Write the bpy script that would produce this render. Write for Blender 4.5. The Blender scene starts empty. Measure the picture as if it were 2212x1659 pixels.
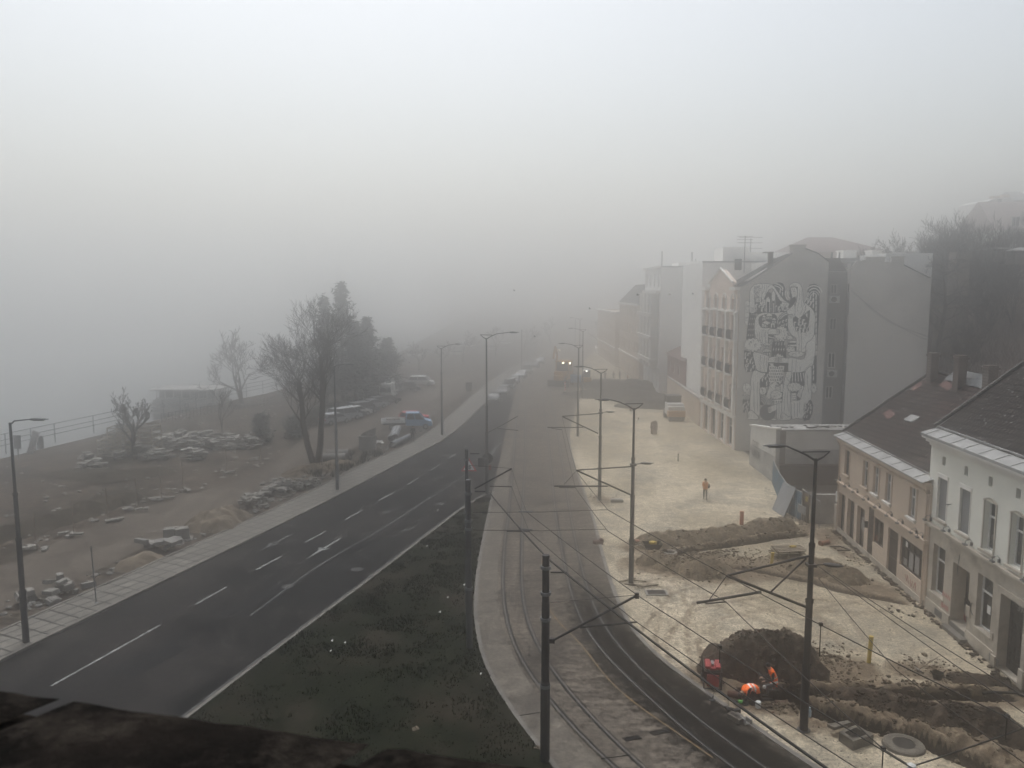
import bpy, bmesh, math, random
import numpy as np
from mathutils import Vector, Matrix, noise
from mathutils.geometry import tessellate_polygon
random.seed(7)
PI=math.pi
S=bpy.context.scene
COL=S.collection
# ---------------------------------------------------------------- camera maths
H=17.0; F=1726.0; CX,CY=1106.0,829.5
PIT=math.atan(202.5/F); cp,sp=math.cos(PIT),math.sin(PIT)
def ray(x,y):
    u=(x-CX)/F; v=(CY-y)/F
    return Vector((u,cp+v*sp,-sp+v*cp))
def G(x,y,z=0.0):                       # photo point (2212 wide) -> point of the horizontal plane z
    d=ray(x,y); t=(z-H)/d.z
    return Vector((d.x*t,d.y*t,z))
def onpl(x,y,A,B):                      # photo point -> (s,z) on the vertical plane through A,B
    d=ray(x,y); dx,dy=B[0]-A[0],B[1]-A[1]; L=math.hypot(dx,dy); dx/=L; dy/=L
    den=-d.x*dy+d.y*dx; t=(-A[0]*dy+A[1]*dx)/den
    return ((d.x*t-A[0])*dx+(d.y*t-A[1])*dy, H+d.z*t)
def aty(x,y,Y):                         # photo point -> point at depth Y
    d=ray(x,y); k=Y/d.y
    return Vector((d.x*k,Y,H+d.z*k))
def zoom(ox,oy,sc):
    return lambda x,y:((ox+x/sc)*.54,(oy+y/sc)*.54)
Z3=zoom(2000,1000,2.074); Z4=zoom(2700,900,1.8436); Z5=zoom(1800,1700,2.074); Z6=zoom(3300,1400,2.074)
Z7=zoom(2500,1900,2.074); Z8=zoom(2700,2300,1.5845); Z9=zoom(3300,1900,3.319); ZB=zoom(3600,2150,2.212)
ZW=zoom(2750,2550,3.687); ZV=zoom(1250,1450,3.687); ZF=zoom(2080,1340,3.568); ZG=zoom(2980,1650,3.319)
ZA=zoom(0,1600,1.659); ZH=zoom(3300,700,2.074); ZR=zoom(0,1200,2.011); ZN=zoom(3840,700,4.148)
# ---------------------------------------------------------------- materials
def mat(name,c,rough=.85,c2=None,scale=3.0,detail=6,bump=0.0,bscale=None,spec=.25,metal=0.0,stretch=None,emit=0,lo=.35,hi=.65,c3=None,s3=.3,attr=None,ca=None,grain=None):
    m=bpy.data.materials.new(name); m.use_nodes=True; nt=m.node_tree; N=nt.nodes; L=nt.links
    b=N['Principled BSDF']; b.inputs['Base Color'].default_value=(*c,1); b.inputs['Roughness'].default_value=rough
    b.inputs['Specular IOR Level'].default_value=spec; b.inputs['Metallic'].default_value=metal
    co=N.new('ShaderNodeTexCoord'); src=co.outputs['Object']
    if stretch:
        mp=N.new('ShaderNodeMapping'); mp.inputs['Scale'].default_value=stretch; L.new(src,mp.inputs[0]); vec=mp.outputs[0]
    else: vec=src
    cur=None
    def nz(sc,det,v,ro=.6):
        n=N.new('ShaderNodeTexNoise'); n.inputs['Scale'].default_value=sc; n.inputs['Detail'].default_value=det; n.inputs['Roughness'].default_value=ro
        L.new(v,n.inputs['Vector']); return n.outputs[0]
    def mix(fac,a,bc):
        x=N.new('ShaderNodeMix'); x.data_type='RGBA'
        L.new(fac,x.inputs[0])
        if isinstance(a,tuple): x.inputs[6].default_value=(*a,1)
        else: L.new(a,x.inputs[6])
        x.inputs[7].default_value=(*bc,1)
        return x.outputs[2]
    def ramp(s,lo,hi):
        r=N.new('ShaderNodeMapRange'); r.inputs[1].default_value=lo; r.inputs[2].default_value=hi; L.new(s,r.inputs[0]); return r.outputs[0]
    cur=c
    if c2: cur=mix(ramp(nz(scale,detail,vec),lo,hi),cur,c2)
    if c3: cur=mix(ramp(nz(s3,5,src,.7),.48,.68),cur,c3)
    if attr:
        a=N.new('ShaderNodeAttribute'); a.attribute_name=attr
        n2=nz(2.2,7,src,.75); ad=N.new('ShaderNodeMath'); ad.operation='ADD'; L.new(a.outputs['Fac'],ad.inputs[0])
        sb=N.new('ShaderNodeMath'); sb.operation='SUBTRACT'; L.new(n2,sb.inputs[0]); sb.inputs[1].default_value=.5
        sm=N.new('ShaderNodeMath'); sm.operation='MULTIPLY'; L.new(sb.outputs[0],sm.inputs[0]); sm.inputs[1].default_value=2.2
        L.new(sm.outputs[0],ad.inputs[1])
        cur=mix(ramp(ad.outputs[0],.2,.85),cur,ca)
    if grain:
        x=N.new('ShaderNodeMix'); x.data_type='RGBA'; x.blend_type='MULTIPLY'; x.inputs[0].default_value=1
        if isinstance(cur,tuple): x.inputs[6].default_value=(*cur,1)
        else: L.new(cur,x.inputs[6])
        r=N.new('ShaderNodeMapRange'); r.inputs[1].default_value=.36; r.inputs[2].default_value=.64; r.inputs[3].default_value=grain[1]; r.inputs[4].default_value=grain[2]; L.new(nz(grain[0],3,src,.65),r.inputs[0])
        r2=N.new('ShaderNodeMapRange'); r2.inputs[1].default_value=.36; r2.inputs[2].default_value=.64; r2.inputs[3].default_value=grain[1]**.6; r2.inputs[4].default_value=grain[2]**.6; L.new(nz(grain[0]*.22,4,src,.6),r2.inputs[0])
        mm=N.new('ShaderNodeMath'); mm.operation='MULTIPLY'; L.new(r.outputs[0],mm.inputs[0]); L.new(r2.outputs[0],mm.inputs[1])
        L.new(mm.outputs[0],x.inputs[7]); cur=x.outputs[2]
    if not isinstance(cur,tuple): L.new(cur,b.inputs['Base Color'])
    if bump:
        bp=N.new('ShaderNodeBump'); bp.inputs['Strength'].default_value=bump; bp.inputs['Distance'].default_value=.05
        L.new(nz(bscale or scale*4,8,src,.7),bp.inputs['Height']); L.new(bp.outputs[0],b.inputs['Normal'])
    if emit:
        b.inputs['Emission Color'].default_value=(*c,1); b.inputs['Emission Strength'].default_value=emit
    return m
def brickmat(name,c,cm,sx,sy,mortar=.02,rough=.9,c2=None,rot=None,plane='xy',offset=.5,bump=.3,spec=.25):
    m=mat(name,c,rough,c2 or tuple(v*.75 for v in c),1.3,6,spec=spec); nt=m.node_tree;N=nt.nodes;L=nt.links
    b=N['Principled BSDF']; prev=b.inputs['Base Color'].links[0].from_socket
    t=N.new('ShaderNodeTexBrick'); t.offset=offset; t.inputs['Scale'].default_value=1; t.inputs['Mortar Size'].default_value=mortar
    t.inputs['Brick Width'].default_value=sx; t.inputs['Row Height'].default_value=sy
    t.inputs['Mortar'].default_value=(*cm,1)
    co=[n for n in N if n.type=='TEX_COORD'][0]
    mp=N.new('ShaderNodeMapping'); L.new(co.outputs['Object'],mp.inputs[0])
    if rot: mp.inputs['Rotation'].default_value=rot
    L.new(mp.outputs[0],t.inputs['Vector'])
    L.new(prev,t.inputs['Color1'])
    dk=N.new('ShaderNodeMix'); dk.data_type='RGBA'; dk.inputs[0].default_value=.35; L.new(prev,dk.inputs[6]); dk.inputs[7].default_value=(*[v*.3 for v in c],1)
    L.new(dk.outputs[2],t.inputs['Color2']); L.new(t.outputs[0],b.inputs['Base Color'])
    if bump:
        bp=N.new('ShaderNodeBump'); bp.inputs['Strength'].default_value=bump; bp.invert=True; bp.inputs['Distance'].default_value=.03
        L.new(t.outputs['Fac'],bp.inputs['Height']); L.new(bp.outputs[0],b.inputs['Normal'])
    return m
# ---------------------------------------------------------------- mesh builder
def wm(o):
    b=Matrix.LocRotScale(o.location,o.rotation_euler,o.scale)
    return (wm(o.parent)@o.matrix_parent_inverse@b) if o.parent else b
def setpar(o,p):
    o.parent=p; o.matrix_parent_inverse=wm(p).inverted()
class MB:
    def __init__(s): s.v=[]; s.f=[]; s.m=[]; s.k=0
    def mi(s,k): s.k=k; return s
    def add(s,vs,fs):
        o=len(s.v); s.v+= [tuple(v) for v in vs]
        for f in fs: s.f.append(tuple(i+o for i in f)); s.m.append(s.k)
        return s
    def quad(s,a,b,c,d): return s.add([a,b,c,d],[(0,1,2,3)])
    def box(s,c,size,rz=0,M=None,taper=1.0):
        hx,hy,hz=[q/2 for q in size]
        vs=[Vector((x*hx*(taper if z>0 else 1),y*hy*(taper if z>0 else 1),z*hz)) for x in(-1,1) for y in(-1,1) for z in(-1,1)]
        R=M if M is not None else Matrix.Rotation(rz,3,'Z'); c=Vector(c)
        vs=[R@v+c for v in vs]
        return s.add(vs,[(0,1,3,2),(4,6,7,5),(0,4,5,1),(2,3,7,6),(0,2,6,4),(1,5,7,3)])
    def bx(s,x0,x1,y0,y1,z0,z1): return s.box(((x0+x1)/2,(y0+y1)/2,(z0+z1)/2),(x1-x0,y1-y0,z1-z0))
    def prism(s,poly,z0,z1):            # horizontal polygon extruded
        n=len(poly); vs=[(p[0],p[1],z0) for p in poly]+[(p[0],p[1],z1) for p in poly]
        s.add(vs,[tuple(range(n))[::-1],tuple(range(n,2*n))]+[(i,(i+1)%n,n+(i+1)%n,n+i) for i in range(n)]); return s
    def extr(s,poly,O,U,V,W,d):         # polygon in plane (O,U,V) extruded along W by d
        O=Vector(O);U=Vector(U);V=Vector(V);W=Vector(W); n=len(poly)
        a=[O+U*p[0]+V*p[1] for p in poly]; b=[q+W*d for q in a]
        return s.add(a+b,[tuple(range(n))[::-1],tuple(range(n,2*n))]+[(i,(i+1)%n,n+(i+1)%n,n+i) for i in range(n)])
    def tube(s,pts,r,n=8,cap=True):
        pts=[Vector(p) for p in pts]; R=r if isinstance(r,(list,tuple)) else [r]*len(pts)
        o=len(s.v); prev=None
        for i,p in enumerate(pts):
            t=(pts[min(i+1,len(pts)-1)]-pts[max(i-1,0)])
            t=t.normalized() if t.length>1e-9 else Vector((0,0,1))
            if prev is None: a=t.orthogonal().normalized()
            else:
                a=prev-t*prev.dot(t); a=a.normalized() if a.length>1e-6 else t.orthogonal().normalized()
            prev=a; b=t.cross(a)
            for j in range(n):
                q=2*PI*j/n; s.v.append(tuple(p+(a*math.cos(q)+b*math.sin(q))*R[i]))
        for i in range(len(pts)-1):
            for j in range(n):
                s.f.append((o+i*n+j,o+i*n+(j+1)%n,o+(i+1)*n+(j+1)%n,o+(i+1)*n+j)); s.m.append(s.k)
        if cap:
            s.f.append(tuple(o+j for j in range(n))[::-1]); s.m.append(s.k)
            s.f.append(tuple(o+(len(pts)-1)*n+j for j in range(n))); s.m.append(s.k)
        return s
    def cyl(s,a,b,r,n=12): return s.tube([a,b],r,n)
    def lathe(s,prof,c=(0,0,0),n=16,rot=None):
        o=len(s.v); c=Vector(c)
        for r,z in prof:
            for j in range(n):
                v=Vector((r*math.cos(2*PI*j/n),r*math.sin(2*PI*j/n),z))
                if rot is not None: v=rot@v
                s.v.append(tuple(v+c))
        for i in range(len(prof)-1):
            for j in range(n): s.f.append((o+i*n+j,o+i*n+(j+1)%n,o+(i+1)*n+(j+1)%n,o+(i+1)*n+j)); s.m.append(s.k)
        return s
    def blob(s,c,r,jit=.2,seed=0,sub=1):    # angular stone / lump
        bm=bmesh.new(); bmesh.ops.create_icosphere(bm,subdivisions=sub,radius=1)
        rr=random.Random(seed); vs=[]
        for v in bm.verts:
            k=1+rr.uniform(-jit,jit); vs.append((c[0]+v.co.x*r[0]*k,c[1]+v.co.y*r[1]*k,c[2]+v.co.z*r[2]*k))
        fs=[tuple(v.index for v in f.verts) for f in bm.faces]; bm.free(); return s.add(vs,fs)
    def build(s,name,mats,parent=None,smooth=False,bevel=0,**pr):
        me=bpy.data.meshes.new(name); me.from_pydata(s.v,[],s.f)
        if not isinstance(mats,(list,tuple)): mats=[mats]
        for m in mats: me.materials.append(m)
        if len(mats)>1: me.polygons.foreach_set('material_index',s.m)
        if smooth: me.polygons.foreach_set('use_smooth',[True]*len(me.polygons))
        me.update(); o=bpy.data.objects.new(name,me); COL.objects.link(o)
        if parent: setpar(o,parent)
        if bevel:
            b=o.modifiers.new('b','BEVEL'); b.width=bevel; b.segments=2; b.limit_method='ANGLE'
        for k,v in pr.items():
            if v: o[k]=v
        return o
SPLIT={'clamp_band','penthouse','plinth','snow_guard','vent_grille','vent_pipe','fender','replaced_tiles','stay_wire','post','insulator','wheelset'}
def islands(o):
    bm=bmesh.new(); bm.from_mesh(o.data); bm.verts.ensure_lookup_table(); seen=set(); gs=[]
    for v in bm.verts:
        if v.index in seen: continue
        st=[v]; seen.add(v.index); g=[]
        while st:
            a=st.pop(); g.append(a.index)
            for e in a.link_edges:
                b=e.other_vert(a)
                if b.index not in seen: seen.add(b.index); st.append(b)
        gs.append(set(g))
    bm.free(); return gs
def split_parts(o):
    gs=islands(o)
    if len(gs)<2: return
    me=o.data; vs=[v.co[:] for v in me.vertices]; fs=[(tuple(p.vertices),p.material_index) for p in me.polygons]
    for k,g in enumerate(gs):
        ids=sorted(g); mp={a:i for i,a in enumerate(ids)}; nm=bpy.data.meshes.new(o.name); nm.from_pydata([vs[i] for i in ids],[],[tuple(mp[i] for i in f) for f,_ in fs if f[0] in g])
        for m in me.materials: nm.materials.append(m)
        if k==0: o.data=nm
        else:
            c=o.copy(); c.data=nm; COL.objects.link(c)
def empty(name,loc,label,cat,group=None,rz=0):
    o=bpy.data.objects.new(name,None); COL.objects.link(o); o.location=loc; o.rotation_euler.z=rz
    o.empty_display_size=.2; o['label']=label; o['category']=cat
    if group: o['group']=group
    return o
def tag(o,label,cat,group=None):
    o['label']=label; o['category']=cat
    if group: o['group']=group
    return o
def dup(root,loc,rz=None,label=None,group=None,scale=None):
    r=root.copy(); COL.objects.link(r); r.location=loc
    if rz is not None: r.rotation_euler.z=rz
    if scale: r.scale=scale
    if label: r['label']=label
    if group: r['group']=group
    for ch in list(root.children):
        c=ch.copy(); COL.objects.link(c); c.parent=r; c.matrix_parent_inverse=ch.matrix_parent_inverse.copy()
        for g in list(ch.children):
            d=g.copy(); COL.objects.link(d); d.parent=c; d.matrix_parent_inverse=g.matrix_parent_inverse.copy()
    return r
def smooth_curve(pts,step=1.0):         # Catmull-Rom through ground points -> dense list
    p=[Vector((q[0],q[1])) for q in pts]; p=[2*p[0]-p[1]]+p+[2*p[-1]-p[-2]]; out=[]
    for i in range(1,len(p)-2):
        a,b,c,d=p[i-1],p[i],p[i+1],p[i+2]; n=max(2,int((c-b).length/step))
        for j in range(n):
            t=j/n; out.append(.5*((2*b)+(c-a)*t+(2*a-5*b+4*c-d)*t*t+(3*b-a-3*c+d)*t**3))
    out.append(p[-2]); return out
def relax(p,k=4):
    for _ in range(k): p=[p[0]]+[(p[i-1]+2*p[i]+p[i+1])/4 for i in range(1,len(p)-1)]+[p[-1]]
    return p
def curveP(L,step=1.0,k=6):
    return relax(smooth_curve([G(*q) for q in L],step),k)
def xat(curve,y):                       # x on a curve that is monotonic in y
    ys=[q.y for q in curve]; xs=[q.x for q in curve]
    if ys[0]>ys[-1]: ys=ys[::-1]; xs=xs[::-1]
    return float(np.interp(y,ys,xs))
def fbm(x,y,s=1.0,o=4): return noise.fractal(Vector((x*s,y*s,3.7)),.6,2.1,o)
# ================================================================ SETTING
M={}
M['sand']=mat('sand',(.235,.198,.14),.95,(.38,.325,.24),.16,8,bump=.5,bscale=14,spec=.1,c3=(.17,.155,.125),s3=.2,lo=.4,hi=.6,attr='soil',ca=(.115,.085,.057),stretch=(1,.45,1),grain=(7,.68,1.5))
M['soil']=mat('soil',(.105,.078,.052),.95,(.175,.135,.09),2.5,8,bump=1,bscale=9,spec=.1,grain=(8,.5,1.4))
M['darksoil_pitshade']=mat('dark_soil_pit_shade',(.022,.016,.012),.95,(.06,.043,.03),1.6,9,bump=1,bscale=11,spec=.1,lo=.4,hi=.75,grain=(9,.45,1.9))
M['blackgrit']=mat('black_grit',(.018,.018,.019),.95,(.035,.034,.034),3,8,bump=1,bscale=14,spec=.1)
M['ground']=mat('brown_ground',(.048,.038,.030),.97,(.085,.069,.054),.45,9,bump=.6,bscale=6,spec=.03,c3=(.028,.026,.02),s3=.13,stretch=(1.5,.6,1),grain=(2.2,.5,1.5))
M['dirtroad']=mat('dirt_road',(.115,.098,.08),.95,(.075,.063,.052),.35,8,bump=.3,bscale=8,spec=.05,stretch=(1.6,.25,1),grain=(3,.75,1.2))
M['asphalt']=mat('asphalt',(.010,.010,.010),.85,(.022,.021,.020),.8,9,bump=.15,bscale=60,spec=.04,stretch=(1,.3,1),c3=(.040,.036,.033),s3=.07,grain=(5,.75,1.25))
M['tram']=mat('tram_bed',(.165,.14,.112),.92,(.062,.052,.043),.9,9,bump=.5,bscale=16,spec=.08,stretch=(.45,3.2,1),lo=.35,hi=.7,c3=(.05,.043,.036),s3=.22,attr='dirt',ca=(.012,.010,.008),grain=(4,.55,1.35))
M['kerb']=mat('kerb_stone',(.19,.175,.155),.9,(.12,.11,.10),2,5,spec=.1)
M['paint']=mat('road_paint',(.28,.28,.27),.8,(.11,.11,.10),3.0,8,spec=.1,lo=.40,hi=.66)
M['paintfaint']=mat('road_paint_worn',(.12,.12,.115),.8,(.045,.044,.043),2.4,8,spec=.1,lo=.4,hi=.62)
M['steel']=mat('rail_steel',(.10,.092,.085),.6,(.03,.027,.025),5,5,spec=.35)
M['groove']=mat('rail_groove',(.012,.011,.01),.9)
M['water']=mat('river_water',(.035,.045,.048),.12,bump=.15,bscale=.6,spec=.5)
M['grassbase']=mat('grass_soil',(.006,.0075,.004),.95,(.012,.014,.007),.6,9,spec=.05,c3=(.030,.024,.017),s3=.22)
M['grass']=mat('grass_blades',(.009,.012,.005),.9,(.018,.021,.009),.5,4,spec=.05)
M['pave']=brickmat('paving',(.20,.185,.16),(.03,.028,.025),1.0,.75,.055,rot=(0,0,-1.12),offset=0)
TL=curveP([(1420,1920),(1290,1775),(1165,1615),(1094,1522),(1052,1447),(1034,1385),(1026,1310),(1033,1231),(1045,1165),(1058,1100),(1066,1060),(1078,1000),(1091,940),(1104,885),(1117,838),(1138,800),(1170,768),(1230,735),(1330,706)])
TR=curveP([(2500,2100),(2000,1810),(1740,1650),(1619,1566),(1528,1498),(1466,1457),(1392,1396),(1350,1336),(1322,1267),(1300,1194),(1280,1116),(1261,1064),(1238,996),(1229,935),(1240,890),(1247,862),(1244,836),(1248,806),(1262,780),(1290,755),(1350,725)])
RL=curveP([(-900,1900),(-400,1640),(0,1431),(387,1242),(594,1141),(739,1068),(889,988),(954,953),(1002,917),(1046,874),(1075,850),(1104,824),(1140,798),(1180,772),(1240,742),(1320,712)])
RR=curveP([(100,1790),(250,1670),(424,1537),(540,1447),(669,1350),(813,1242),(940,1144),(1007,1094),(1060,1063)])
SL=curveP([(-900,1810),(-400,1565),(0,1367),(594,1100),(776,1009),(884,960),(954,913),(1010,865),(1040,838),(1085,808),(1130,783),(1200,750)])
RAIL=[[(1500,1800),(1313,1654),(1222,1557),(1171,1495),(1124,1435),(1100,1374),(1088,1310),(1086,1257),(1090,1178),(1100,1100),(1109,996),(1114,925),(1118,870),(1128,826),(1150,790),(1190,758),(1260,728)],
[(1560,1800),(1378,1656),(1250,1523),(1188,1449),(1157,1392),(1134,1330),(1127,1267),(1127,1188),(1129,1100),(1134,996),(1135,925),(1138,862),(1147,822),(1168,788),(1206,758),(1274,728)],
[(1780,1800),(1574,1658),(1478,1582),(1406,1514),(1336,1449),(1287,1398),(1253,1344),(1228,1262),(1214,1188),(1199,1100),(1189,996),(1181,925),(1172,862),(1176,822),(1196,788),(1232,757),(1296,728)],
[(1850,1800),(1619,1639),(1506,1557),(1421,1486),(1350,1415),(1301,1355),(1267,1267),(1247,1188),(1230,1100),(1214,996),(1203,925),(1191,862),(1194,822),(1212,788),(1246,757),(1308,728)]]
RAIL=[curveP(r,.8,14) for r in RAIL]
BANK=smooth_curve([(-75,-40),(-66,20),(-60,60),(-54.5,84),(-50.3,102),(-47.5,118),(-42.5,134),(-38,165),(-32,220),(-20,300),(60,480),(300,700)],6)
def strip(name,left,right,y0,y1,z,m,cols=2,dy=1.0,attr=None,fn=None,zf=None,kind='structure'):
    mb=MB(); rows=int((y1-y0)/dy)+1
    ys=[y0+(y1-y0)*i/(rows-1) for i in range(rows)]
    for y in ys:
        a,b=left(y),right(y)
        for j in range(cols):
            x=a+(b-a)*j/(cols-1); mb.v.append((x,y,z+(zf(x,y) if zf else 0)))
    for i in range(rows-1):
        for j in range(cols-1):
            a=i*cols+j; mb.f.append((a,a+1,a+cols+1,a+cols)); mb.m.append(0)
    o=mb.build(name,m)
    if attr:
        at=o.data.attributes.new(attr,'FLOAT','POINT'); at.data.foreach_set('value',[fn(v[0],v[1]) for v in mb.v])
    o['kind']=kind
    return o
def loop_strip(name,curve,off0,off1,z,m,dash=None,kind='structure',rng=None,zt=None):
    # ribbon alongside a curve, offsets to the right of travel
    mb=MB(); n=len(curve); d=0
    def P(i,o):
        t=(curve[min(i+1,n-1)]-curve[max(i-1,0)]).normalized(); return (curve[i].x+t.y*o,curve[i].y-t.x*o)
    for i in range(n-1):
        seg=(curve[i+1]-curve[i]).length; d+=seg
        if rng and not(rng[0]<=curve[i].y<=rng[1]): continue
        if dash and (d%(dash[0]+dash[1]))>dash[0]: continue
        a,b,c,e=P(i,off0),P(i,off1),P(i+1,off1),P(i+1,off0)
        if zt is None: mb.quad((*a,z),(*b,z),(*c,z),(*e,z))
        else: mb.add([(*a,zt),(*b,zt),(*c,zt),(*e,zt),(*a,z),(*b,z),(*c,z),(*e,z)],[(0,1,2,3),(0,3,7,4),(1,5,6,2)]+([(0,4,5,1)] if i==0 else []))
    o=mb.build(name,m)
    if kind: o['kind']=kind
    return o
def offs(curve,o):
    n=len(curve); out=[]
    for i in range(n):
        t=(curve[min(i+1,n-1)]-curve[max(i-1,0)]).normalized(); out.append(Vector((curve[i].x+t.y*o,curve[i].y-t.x*o)))
    return out
# ---- earthwork definitions (photo points) : polylines, half width, depth/height
def PL(Z,pts): return [G(*Z(*p)) for p in pts]
TREN=[ (PL(Z7,[(330,668),(400,665),(560,622),(800,592),(1000,562),(1250,522),(1480,490)]),.26,.5),
 (PL(Z7,[(820,752),(1100,790),(1300,832),(1560,880),(1800,960),(2074,1010)])+[G(*Z8(1560,196))],.2,.3),
 (PL(Z8,[(510,765),(640,765),(780,748)]),1.0,1.9),
 (PL(Z8,[(800,745),(1000,740),(1150,742),(1560,760),(1750,766),(2100,770)]),.24,.6),
 (PL(Z8,[(700,800),(850,855),(930,893),(1120,943),(1400,1015),(1500,1045),(1750,1135),(1950,1225),(2150,1330)]),.27,.65)]
BANKS=[ (PL(Z8,[(870,705),(1300,708),(1600,722),(1900,735)]),.55,.22),(PL(Z8,[(880,850),(1150,900),(1500,1000),(1800,1080),(2100,1180)]),.9,.35),
 (PL(Z7,[(380,640),(700,575),(1100,520),(1400,480)]),.45,.18),(PL(Z7,[(480,690),(900,640)]),.5,.12),(PL(Z8,[(560,820),(760,850)]),.3,.1)]
SOIL=[(PL(Z7,[(150,600),(900,520),(1500,460),(1700,500)]),1.6),(PL(Z7,[(150,740),(700,830),(1300,790),(1800,870),(2074,960)]),1.7),(PL(Z7,[(600,690),(1400,800)]),1.3),
 (PL(Z8,[(200,640),(520,640),(900,640),(1150,600)]),1.2),(PL(Z8,[(850,700),(1300,740),(1800,760),(2200,780)]),1.0),(PL(Z8,[(860,860),(1300,900),(1700,1000),(2100,1120)]),1.9),
 (PL(Z8,[(1450,600),(1650,620),(1900,680)]),.9),(PL(Z8,[(1560,200),(1740,350),(2060,590),(2212,750)]),.35),(PL(Z5,[(1120,600),(1340,610)]),.8),(PL(Z7,[(1300,720),(1900,880)]),1.2),
 (PL(Z7,[(1620,520),(1900,690),(2074,760)]),.5),(PL(ZG,[(330,1000),(450,1250),(700,1420),(900,1500)]),.6)]
RUTS=[PL(Z7,q) for q in([(430,1650),(380,1350),(420,1100),(300,900)],[(520,1659),(470,1350),(700,1150),(1200,1050),(1900,1100)],[(100,1500),(500,1000),(900,920)],[(1650,1300),(1100,1150),(500,950),(60,800)],[(1900,1400),(1700,1150),(2074,1080)],[(200,300),(700,330),(1100,330)],[(600,60),(500,200),(100,330)])]
def dseg(x,y,pl):
    b=1e9
    for i in range(len(pl)-1):
        ax,ay=pl[i][0],pl[i][1]; dx,dy=pl[i+1][0]-ax,pl[i+1][1]-ay; L=dx*dx+dy*dy
        t=max(0,min(1,((x-ax)*dx+(y-ay)*dy)/L)) if L else 0
        q=math.hypot(x-ax-dx*t,y-ay-dy*t)
        if q<b: b=q
    return b
def sst(a,b,x):
    t=max(0,min(1,(x-a)/(b-a))); return t*t*(3-2*t)
HX0,HX1,HY0,HY1=6.0,21.6,24.0,58.0
def hz(x,y):
    e=min(sst(0,.6,x-HX0),sst(0,.4,HX1-x),sst(0,1,y-HY0),sst(0,1,HY1-y))
    if e<=0: return 0
    z=0.0; n=fbm(x,y,.8,3)+.25*fbm(x+5,y,2.6,2)
    for pl,w,h in BANKS:
        d=dseg(x,y,pl)+.22*w*fbm(x,y+7,1.3,3)
        if d<w*1.6: z+=h*(1-sst(0,w*1.5,d))*(.8+1.0*n)+.10*h*fbm(x,y,5)*(1-sst(0,w*1.5,d))
    z+=.03*fbm(x,y,.6)+.008*fbm(x,y,4)+.03*fbm(x,y,1.5,2)*soilf(x,y)
    for pl,w,h in TREN:
        d=dseg(x,y,pl)+.07*fbm(x,y,.8)
        if d<w+.4: z=min(z,z-(h+z)*(1-sst(w*.45,w*.45+.34,d)))
    return z*e
def soilf(x,y):
    v=0
    for pl,w in SOIL:
        d=dseg(x,y,pl); v=max(v,1.0-sst(w*.5,w*1.5,d))
    for pl,w,h in TREN:
        d=dseg(x,y,pl); v=max(v,1.1*(1-sst(w,w*2.2,d)))
    if v<.6:
        for pl in RUTS:
            d=dseg(x,y,pl)
            if d<1.2: v=max(v,.62*max(1-sst(.08,.26,abs(d-.75)),.3*(1-sst(.5,1.2,d))))
    return v*.85
# ---- ground: one sheet with the river bank on its left, a hole under the dug plaza
def build_ground():
    mb=MB()
    ys=sorted(set([-40,-10,10,HY0,HY1]+list(range(20,320,8))+[340,400,480,580,700]))
    for i,y in enumerate(ys):
        b=xat(BANK,y)
        xs=[b,b+1.5]+[b+(-31-b)*k/6 for k in(1,2,3,4,5)]+[-31,-24,-16,-8,-2,HX0,HX1,40,90,300,700]
        for j,x in enumerate(xs):
            z=-.012
            if j==0: z=-4.2
            elif j==1: z=-.5
            elif j<7: z=-.03+.22*fbm(x,y,.13)-.1
            mb.v.append((x,y,z))
    nx=18
    iy0,iy1=ys.index(HY0),ys.index(HY1)
    for i in range(len(ys)-1):
        for j in range(nx-1):
            if iy0<=i<iy1 and j==12: continue
            a=i*nx+j; mb.f.append((a,a+1,a+nx+1,a+nx)); mb.m.append(0)
    o=mb.build('ground',M['ground']); o['kind']='structure'
build_ground()
MB().quad((-900,-60,-4),(400,-60,-4),(400,760,-4),(-900,760,-4)).build('river_water',M['water'])['kind']='structure'
# road and pavement
strip('road',lambda y:xat(RL,y),lambda y:(xat(RR,y) if y<64.3 else xat(TL,y)+.02) if y<63 else xat(TL,y)+.02,16,330,.0,M['asphalt'],6)
strip('pavement',lambda y:xat(SL,y)+.12,lambda y:xat(RL,y)-.1,16,300,.12,M['pave'],3)
loop_strip('kerb',RL,-.14,.02,0,M['kerb'],zt=.135)
loop_strip('kerb',SL,-.02,.14,0,M['kerb'],zt=.16)
loop_strip('kerb',RR,-.08,.10,0,M['kerb'],zt=.10)
loop_strip('kerb',TL,-.1,.1,0,M['kerb'],zt=.09,rng=(18,66))
loop_strip('kerb',TR,-.11,.11,0,M['kerb'],zt=.085)
CT=offs(RAIL[2],.5)
def dirtf(x,y):
    if y>52: return 0
    d=x-xat(CT,y); w=2.1 if y<36 else 1.6
    v=.95*(1-sst(w*.35,w*1.55,abs(d-.45)))*(1-sst(37,52,y))
    return v*1.0
strip('tram_track_bed',lambda y:xat(TL,y),lambda y:xat(TR,y),16,330,.055,M['tram'],26,.45,'dirt',dirtf)
M['pstrip']=mat('pale_paved_strip',(.155,.136,.112),.92,(.10,.088,.073),1.1,8,bump=.3,bscale=14,spec=.08,c3=(.08,.07,.06),s3=.25,grain=(6,.75,1.25))
strip('paved_strip',lambda y:xat(TL,y)+.1,lambda y:max(xat(TL,y)+.12,xat(RAIL[0],y)-.32),18,85,.061,M['pstrip'],3)
for i,r in enumerate(RAIL):
    loop_strip('rail',r,-.028,.028,.058,M['steel'],zt=.068); loop_strip('rail_groove',offs(r,.068 if i%2==0 else -.068),-.06,.06,.062,M['groove'])
    loop_strip('rail_joint',offs(r,-.1 if i%2==0 else .1),-.025,.025,.061,M['groove'])
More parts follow.
